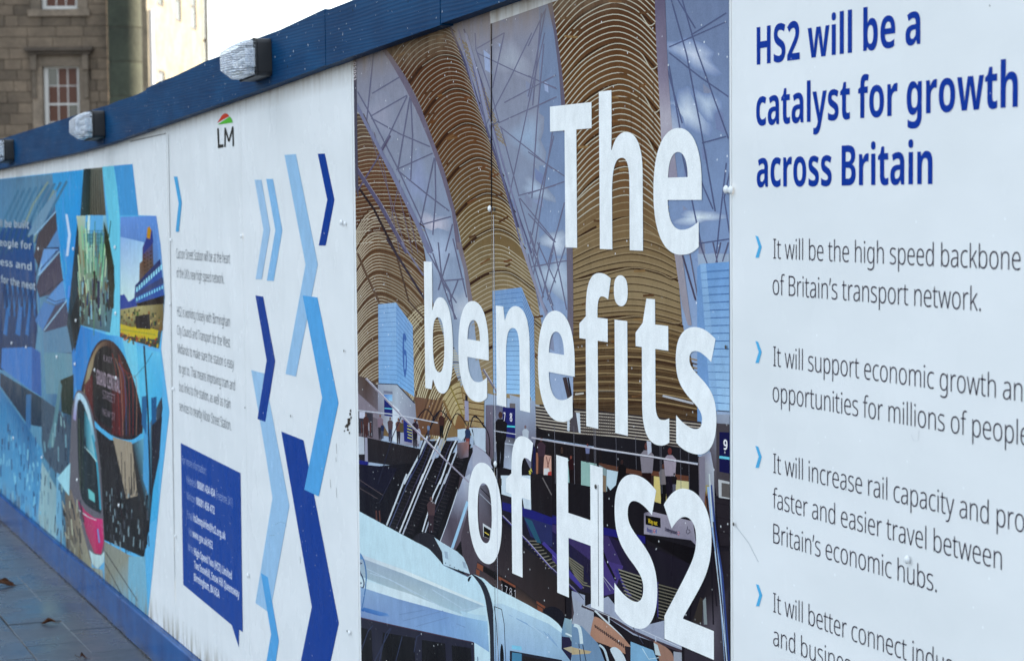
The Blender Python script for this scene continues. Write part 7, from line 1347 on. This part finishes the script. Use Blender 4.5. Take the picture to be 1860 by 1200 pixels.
# ================================================================== pavement, kerb of dirt, leaves
def _stone(base, var, rough=(.25, .6), sc=3.0):
    def f(nt, b):
        oi = node(nt, 'ShaderNodeObjectInfo')
        n = noise(nt, wcoords(nt), sc, 6, .6); fine = noise(nt, wcoords(nt), 90, 3)
        c = mixc(nt, n, tuple(v*(1-var) for v in base), tuple(v*(1+var) for v in base))
        c = mixc(nt, .5, c, ramp(nt, oi.outputs['Random'], [(0, .78), (1, 1.18)]), 'MULTIPLY')
        c = mixc(nt, .6, c, ramp(nt, fine, [(.3, .75), (.7, 1.2)]), 'MULTIPLY')
        nt.links.new(c, b.inputs['Base Color']); nt.links.new(ramp(nt, n, [(.35, rough[0]), (.65, rough[1])]), b.inputs['Roughness'])
        bump(nt, b, math_(nt, 'ADD', n, math_(nt, 'MULTIPLY', fine, .4)), .3, .006)
    return f
M['slab'] = mat('damp_grey_paving', build=_stone((.058, .074, .097), .5, (.09, .45), 2.5))
M['joint'] = mat('sandy_joint', (.035, .033, .032), .9)
M['ground'] = mat('asphalt', build=_stone((.07, .07, .072), .3, (.6, .9), 1.2))
M['leaf'] = mat('dead_leaf', (.16, .06, .022), .6); M['twig'] = mat('twig', (.06, .04, .03), .8)
bm = bmesh.new(); box(bm, -400, 400, -300, 700, -.5, -.012); o = bm_obj('ground', bm, M['ground']); o['kind'] = 'structure'
bm = bmesh.new(); box(bm, -3.6, .0, 3.0, 19.0, -.011, -.004); pave = bm_obj('pavement', bm, M['joint']); pave['kind'] = 'structure'
for m_i, x0 in enumerate([-.216]+[-.44-.44*k for k in range(7)]):
    w = .21 if m_i == 0 else .436
    for j in range(32):
        y = 3.2+j*.48+(.24 if m_i % 2 else 0)
        if y+.47 > 18.8: continue
        z = rr.uniform(-.0015, .0015); bm = bmesh.new()
        box(bm, x0, x0+w, y, y+.474, -.003, z+.004)
        # eased arris
        top = [e for e in bm.edges if all(v.co.z > 0 for v in e.verts)]
        bmesh.ops.bevel(bm, geom=top, offset=.003, segments=1, affect='EDGES')
        bm_obj('paving_slab', bm, M['slab'], pave)
def leaf(x, y, L, rz, label):
    root = empty('fallen_leaf', (*G(x, y), .006), label, 'leaf', 'fallen leaves on the paving', rz)
    bm = bmesh.new(); n = 8; A_, B_ = [], []; mid = []
    for k in range(n+1):
        t = k/n; w = L*.22*math.sin(math.pi*min(1, t*.97+.02))**.8*(1+.18*math.sin(k*2.3)); X = (t-.5)*L
        curl = .010+.012*math.sin(t*5)
        mid.append(bm.verts.new((X, 0, .004+.006*math.sin(t*6)))); A_.append(bm.verts.new((X, w, curl+.5*w))); B_.append(bm.verts.new((X, -w, curl*.7+.35*w)))
    for k in range(n):
        bm.faces.new((mid[k], mid[k+1], A_[k+1], A_[k])); bm.faces.new((B_[k], B_[k+1], mid[k+1], mid[k]))
    bmesh.ops.solidify(bm, geom=bm.faces[:], thickness=.0012)
    bm_obj('blade', bm, M['leaf'], root, world=False, smooth=True)
    bm = bmesh.new(); P = [(-L*.5, 0, .004), (-L*.72, .012, .008), (-L*.98, .02, .016)]
    for a, b in zip(P, P[1:]): cyl(bm, a, b, .0018, 6)
    bm_obj('stalk', bm, M['twig'], root, world=False)
leaf(10, 1065, .11, R(-30), 'rust brown curled leaf nearest the left edge of the picture, on grey paving')
leaf(87, 1134, .07, R(150), 'small dark brown curled leaf closer to the hoarding, on grey paving')
leaf(152, 1197, .03, R(20), 'tiny brown scrap of leaf beside the base board, at the bottom edge of the picture')

# ================================================================== buildings across the road
az = math.atan2(*ray(1000, 374)[:2])           # heading from +Y towards +X
def frame_at(): return -az
BRZ = -az
ex = (math.cos(az), -math.sin(az)); ey = (math.sin(az), math.cos(az))
def B(x, y, d):       # image pixel -> (lateral, height) on a facade square to the heading at distance d
    r = ray(x, y); f = r[0]*ey[0]+r[1]*ey[1]; t = d/f
    return (r[0]*ex[0]+r[1]*ex[1])*t, r[2]*t+EYE
def Bs(x, y, lat):    # image pixel -> (distance, height) on the side wall standing at lateral offset lat
    r = ray(x, y); l = r[0]*ex[0]+r[1]*ex[1]; t = lat/l
    return (r[0]*ey[0]+r[1]*ey[1])*t, r[2]*t+EYE
D0 = 66.0
def _sand(base, s):
    def f(nt, b):
        oi = node(nt, 'ShaderNodeObjectInfo')
        n = noise(nt, wcoords(nt), 1.3, 6, .65); f2 = noise(nt, wcoords(nt), 9, 5)
        c = mixc(nt, ramp(nt, n, [(.3, 0.), (.7, 1.)]), tuple(v*.62 for v in base), tuple(v*1.25 for v in base))
        if s: c = mixc(nt, .85, c, ramp(nt, oi.outputs['Random'], [(0, .68), (.5, 1.), (1, 1.3)]), 'MULTIPLY')
        c = mixc(nt, .6, c, ramp(nt, f2, [(.3, .7), (.7, 1.2)]), 'MULTIPLY')
        nt.links.new(c, b.inputs['Base Color']); b.inputs['Roughness'].default_value = .85; bump(nt, b, f2, .5, .03)
    return f
M['block'] = mat('weathered_sandstone', build=_sand((.135, .099, .069), True))
M['mortar'] = mat('old_mortar', (.075, .06, .048), .9)
M['dress'] = mat('dressed_sandstone', build=_sand((.175, .135, .10), True))
M['soot'] = mat('sooty_sandstone', build=_sand((.075, .056, .042), False))
M['colstone'] = mat('shade_darkened_column_stone', build=_sand((.042, .050, .032), True))  # pale stone, its shade put into a dark greenish base colour
M['sash'] = mat('white_sash_paint', (.52, .50, .48), .5)
M['pane'] = mat('window_glass', (.05, .045, .045), .08, Specular_IOR_Level=.8)
M['redbrown'] = mat('red_brown_window', (.088, .034, .021), .5, Specular_IOR_Level=.3)  # red-brown tone of most panes and of the backing behind them
M['render'] = mat('cream_render', build=_sand((.27, .245, .19), False))
M['pipe'] = mat('white_downpipe', (.72, .74, .78), .4)
M['darkpipe'] = mat('dark_downpipe', (.06, .05, .04), .5)
bld = empty('stone_building', (-CD+ey[0]*D0-ex[0]*17, ey[1]*D0-ex[1]*17, 0), 'dark brown sandstone building with white sash windows behind the hoarding', 'building', None, BRZ)
LX = 17.0     # local x = lateral + LX ; local y = distance - D0
def bl(bm_fn, name, m, parent=None, smooth=False):
    bm = bmesh.new(); bm_fn(bm); return bm_obj(name, bm, m, parent or bld, world=False, smooth=smooth)
def lb(bm, l0, l1, d0, d1, z0, z1, bevel=0): box(bm, l0+LX, l1+LX, d0-D0, d1-D0, z0, z1, bevel)
xl = B(-260, 200, D0)[0]; xr = B(198, 200, D0)[0]
wl0, wl1 = B(79, 180, D0)[0], B(143, 180, D0)[0]
z_hd = B(110, 121, D0)[1]; pitch = (B(110, 0, D0)[1]-B(110, 19.6*10, D0)[1])/10
wbot = z_hd-2.35
H1 = 14.5
# second window (upper) from its visible sill
u_sill = B(110, 16, D0)[1]
wins = [(wl0, wl1, wbot, z_hd), (wl0, wl1, u_sill, u_sill+2.2)]
wl_left = (wl0-4.6, wl1-4.6)
wins += [(wl_left[0], wl_left[1], wbot, z_hd), (wl_left[0], wl_left[1], u_sill, u_sill+2.2)]
# wall core with real openings
cols_x = sorted({xl, xr, wl0, wl1, *wl_left})
def core(bm):
    zs = [0, wbot, z_hd, u_sill, u_sill+2.2, H1]
    for a, b in zip(cols_x, cols_x[1:]):
        hole = (abs(a-wl0) < .01 or abs(a-wl_left[0]) < .01)
        for i, (z0, z1) in enumerate(zip(zs, zs[1:])):
            if hole and i in (1, 3): continue
            lb(bm, a, b, D0+.12, D0+.55, z0, z1)
bl(core, 'wall', M['mortar'])
bl(lambda bm: lb(bm, xl, xr, D0+.56, D0+9, 0, H1), 'wall', M['mortar'])
# coursed blocks
z = B(110, 265, D0)[1]; course = 0
bl(lambda bm: lb(bm, xl, xr, D0, D0+.118, 0, z), 'wall', M['block'])
keep = [(wl0-.36, wl1+.36, wbot-.3, z_hd+.62), (wl0-.36, wl1+.36, u_sill-.26, u_sill+2.8), (wl_left[0]-.36, wl_left[1]+.36, wbot-.3, z_hd+.62), (wl_left[0]-.36, wl_left[1]+.36, u_sill-.26, u_sill+2.8)]
rb = random.Random(4); nb = 0
zmax = B(110, -70, D0)[1]; xmin = B(-120, 200, D0)[0]
while z < zmax:
    h = pitch*rb.uniform(.96, 1.06); x = xmin-rb.uniform(0, .5); zt_ = z+h
    while x < xr:
        w = rb.uniform(.42, .98); segs = [(x, min(x+w, xr))]
        for (a, b, c, d) in keep:
            if c < (z+zt_)/2 < d:
                ns = []
                for s0, s1 in segs:
                    if s1 <= a or s0 >= b: ns.append((s0, s1)); continue
                    if s0 < a-.08: ns.append((s0, a))
                    if s1 > b+.08: ns.append((b, s1))
                segs = ns
        for s0, s1 in segs:
            if s1-s0 < .06: continue
            pr = rb.uniform(0, .022); bl(lambda bm: lb(bm, s0+.008, s1-.008, D0-pr, D0+.118, z+.008, zt_-.008, .006), 'stone_block', M['block']); nb += 1
        x += w
    z = zt_
print('blocks', nb)
bl(lambda bm: lb(bm, xl, xr, D0, D0+.118, z, H1), 'wall', M['block'])
bl(lambda bm: lb(bm, xl, xmin-.5, D0, D0+.118, B(110, 265, D0)[1], z), 'wall', M['block'])
bl(lambda bm: (lb(bm, xl-.1, xr+.1, D0-.35, D0+.1, H1, H1+.35), lb(bm, xl-.1, xr, D0-.2, D0+9, H1+.35, H1+.6)), 'cornice', M['dress'])
# unseen wall and wing, added to darken what the boards reflect
XW = -105.0
bl(lambda bm: lb(bm, XW, xl-.002, D0, D0+9, 0, H1), 'wall', M['block'])
wing_l = -62.0
bl(lambda bm: lb(bm, XW, wing_l, 14, D0-.002, 0, 8.2), 'added_wing_wall', M['block'])
bl(lambda bm: lb(bm, XW, wing_l+.3, 13.7, D0-.02, 8.202, 8.6), 'added_wing_cornice', M['dress'])
for k in range(14):  # windows of the unseen added wing
    for z0 in (1.2, 5.0):
        d = 17+k*3.4
        f = bl(lambda bm: lb(bm, wing_l+.002, wing_l+.09, d, d+1.15, z0, z0+1.9, .01), 'window', M['sash'])
        bl(lambda bm: lb(bm, wing_l+.092, wing_l+.10, d+.1, d+1.05, z0+.1, z0+1.8), 'pane', M['pane'], f)
def window(a, b, z0, z1, hood):
    for s0, s1 in ((a-.35, a-.02), (b+.02, b+.35)):
        bl(lambda bm: lb(bm, s0, s1, D0-.03, D0+.118, z0-.02, z1, .012), 'window_jamb', M['dress'])
    bl(lambda bm: lb(bm, a-.35, b+.35, D0-.03, D0+.118, z1+.002, z1+.36, .012), 'lintel', M['dress'])
    bl(lambda bm: lb(bm, a-.42, b+.42, D0-.09, D0+.30, z0-.24, z0-.022, .01), 'window_sill', M['dress'])
    if hood:
        for s0, s1 in ((a-.36, a-.16), (b+.16, b+.36)):
            bl(lambda bm: (lb(bm, s0, s1, D0-.17, D0-.032, z1-.12, z1+.36, .02), lb(bm, s0+.04, s1-.04, D0-.1, D0-.032, z1-1.0, z1-.13, .01)), 'bracket', M['dress'])
        bl(lambda bm: (lb(bm, a-.52, b+.52, D0-.30, D0+.118, z1+.47, z1+.60, .02), lb(bm, a-.44, b+.44, D0-.2, D0+.118, z1+.365, z1+.465, .01)), 'window_hood', M['soot'])
    f = bl(lambda bm: (lb(bm, a, a+.13, D0+.14, D0+.24, z0, z1), lb(bm, b-.07, b, D0+.14, D0+.24, z0, z1), lb(bm, a+.13, b-.07, D0+.14, D0+.24, z1-.05, z1), lb(bm, a+.13, b-.07, D0+.14, D0+.24, z0, z0+.09)), 'window', M['sash'])
    zm = (z0+z1)/2; x0, x1 = a+.13, b-.07
    bl(lambda bm: lb(bm, x0, x1, D0+.15, D0+.22, zm-.028, zm+.028), 'meeting_rail', M['sash'], f)
    for k in (1, 2):
        xx = x0+(x1-x0)*k/3; bl(lambda bm: (lb(bm, xx-.014, xx+.014, D0+.165, D0+.2, z0+.09, zm-.028), lb(bm, xx-.014, xx+.014, D0+.165, D0+.2, zm+.028, z1-.05)), 'glazing_bar', M['sash'], f)
    for za, zb2 in ((z0+.09, zm-.028), (zm+.028, z1-.05)):
        zz = (za+zb2)/2
        for k in range(3):
            bl(lambda bm: lb(bm, x0+(x1-x0)*k/3+.014, x0+(x1-x0)*(k+1)/3-.014, D0+.166, D0+.198, zz-.012, zz+.012), 'glazing_bar', M['sash'], f)
            for q0, q1 in ((za, zz-.012), (zz+.012, zb2)):
                bl(lambda bm: lb(bm, x0+(x1-x0)*k/3+.015, x0+(x1-x0)*(k+1)/3-.015, D0+.178, D0+.184, q0, q1), 'pane', M['redbrown'] if rb.random() < .84 else M['pane'], f)
for i, w_ in enumerate(wins): window(*w_, hood=(i % 2 == 0))
bl(lambda bm: [lb(bm, a-.3, b+.3, D0+.5, D0+.549, z0-.1, z1+.1) for a, b, z0, z1 in wins], 'window_backing', M['redbrown'])
# round corner column in drums
cxr = (B(195, 150, D0)[0]+B(258, 150, D0)[0])/2; rad = (B(258, 150, D0)[0]-B(195, 150, D0)[0])/2-.02; cxr += .09
dh = (B(226, 115, D0)[1]-B(226, 177, D0)[1]); zj = B(226, 177, D0)[1]
k0 = -int(zj/dh); z = zj+k0*dh
col = empty('round_column', (-CD+ey[0]*(D0-.3)+ex[0]*cxr, ey[1]*(D0-.3)+ex[1]*cxr, 0), 'thick round stone column with greenish drums between the stone building and the cream building', 'column')
if z > 0:
    bm = bmesh.new(); cyl(bm, (0, 0, 0), (0, 0, z-.01), rad+.12, 40); bm_obj('column_base', bm, M['colstone'], col, world=False, smooth=False)
while z < 13.5:
    bm = bmesh.new(); cyl(bm, (0, 0, z+.012), (0, 0, z+dh-.012), rad, 48)
    for f in bm.faces: f.smooth = len(f.verts) == 4
    for e in bm.edges: e.smooth = abs(e.verts[0].co.z-e.verts[1].co.z) > 1e-5
    o = bm_obj('column_drum', bm, M['colstone'], col, world=False)
    z += dh
bm = bmesh.new(); cyl(bm, (0, 0, z), (0, 0, z+.3), rad, 40, rad+.25); cyl(bm, (0, 0, z+.302), (0, 0, z+.6), rad+.3, 40); bm_obj('capital', bm, M['colstone'], col, world=False)
bm = bmesh.new(); cyl(bm, (0, 0, max(0, zj+k0*dh)), (0, 0, z), rad-.03, 32); bm_obj('column_core', bm, M['mortar'], col, world=False)
# cream building running away from us
D1 = 70.0; lat = B(268, 100, D1)[0]; dend = Bs(371, 60, lat)[0]
crm = empty('rendered_building', (-CD+ey[0]*D1+ex[0]*lat, ey[1]*D1+ex[1]*lat, 0), 'pale cream sunlit building with narrow dark windows beyond the round column', 'building', None, BRZ)
bl2 = lambda fn, name, m, par=None: (lambda bm: (fn(bm), bm_obj(name, bm, m, par or crm, world=False))[1])(bmesh.new())
ws = []
for (xp, y0, y1) in ((291, -40, 12), (324, -40, 40), (352, -30, 55), (293, 128, 200), (324, 140, 210), (351, 152, 215)):
    d, zz0 = Bs(xp, y1, lat); _, zz1 = Bs(xp, y0, lat)
    ws.append((d-D1-.62, d-D1+.62, max(zz0, 2.2), zz1))
Lb = dend-D1
HC = 21.5
def cw(bm):
    ysx = sorted({0, Lb, *[w[0] for w in ws[:3]], *[w[1] for w in ws[:3]]})
    for a, b in zip(ysx, ysx[1:]):
        inn = [w for w in ws if w[0] < (a+b)/2 < w[1]]
        if not inn: box(bm, -.4, 0, a, b, 0, HC)
        else:
            up_ = max(inn, key=lambda w: w[3]); lo = min(inn, key=lambda w: w[3])
            box(bm, -.4, 0, a, b, 0, lo[2]); box(bm, -.4, 0, a, b, lo[3], up_[2]); box(bm, -.4, 0, a, b, up_[3], HC)
# align lower windows with the upper ones
ws = ws[:3]+[(ws[i][0], ws[i][1], ws[3+i][2], ws[3+i][3]) for i in range(3)]
bl2(cw, 'wall', M['render'])
bl2(lambda bm: box(bm, -9, -.41, 0, Lb, 0, HC), 'wall', M['render'])
bl2(lambda bm: box(bm, -9.3, .35, -.2, Lb+.3, HC, HC+.4), 'cornice', M['render'])
for (a, b, z0, z1) in ws:
    f = bl2(lambda bm: (box(bm, -.045, -.006, a, a+.08, z0, z1), box(bm, -.045, -.006, b-.08, b, z0, z1), box(bm, -.045, -.006, a+.08, b-.08, z1-.08, z1), box(bm, -.045, -.006, a+.08, b-.08, z0, z0+.08), box(bm, -.043, -.01, a+.08, b-.08, (z0+z1)/2-.03, (z0+z1)/2+.03)), 'window', M['darkpipe'])
    bl2(lambda bm: box(bm, -.034, -.028, a+.08, b-.08, z0+.08, z1-.08), 'pane', M['pane'], f)
bl2(lambda bm: cyl(bm, (.12, .1, 0), (.12, .1, B(266, 18, D1)[1]), .085, 16), 'downpipe', M['pipe'])
bl2(lambda bm: cyl(bm, (.1, Lb-.1, 0), (.1, Lb-.1, HC), .06, 12), 'downpipe', M['darkpipe'])
for k in range(6): bl2(lambda bm: box(bm, -.0, .12, Lb-.2, Lb, 2+3*k, 2.1+3*k), 'pipe_bracket', M['darkpipe'])
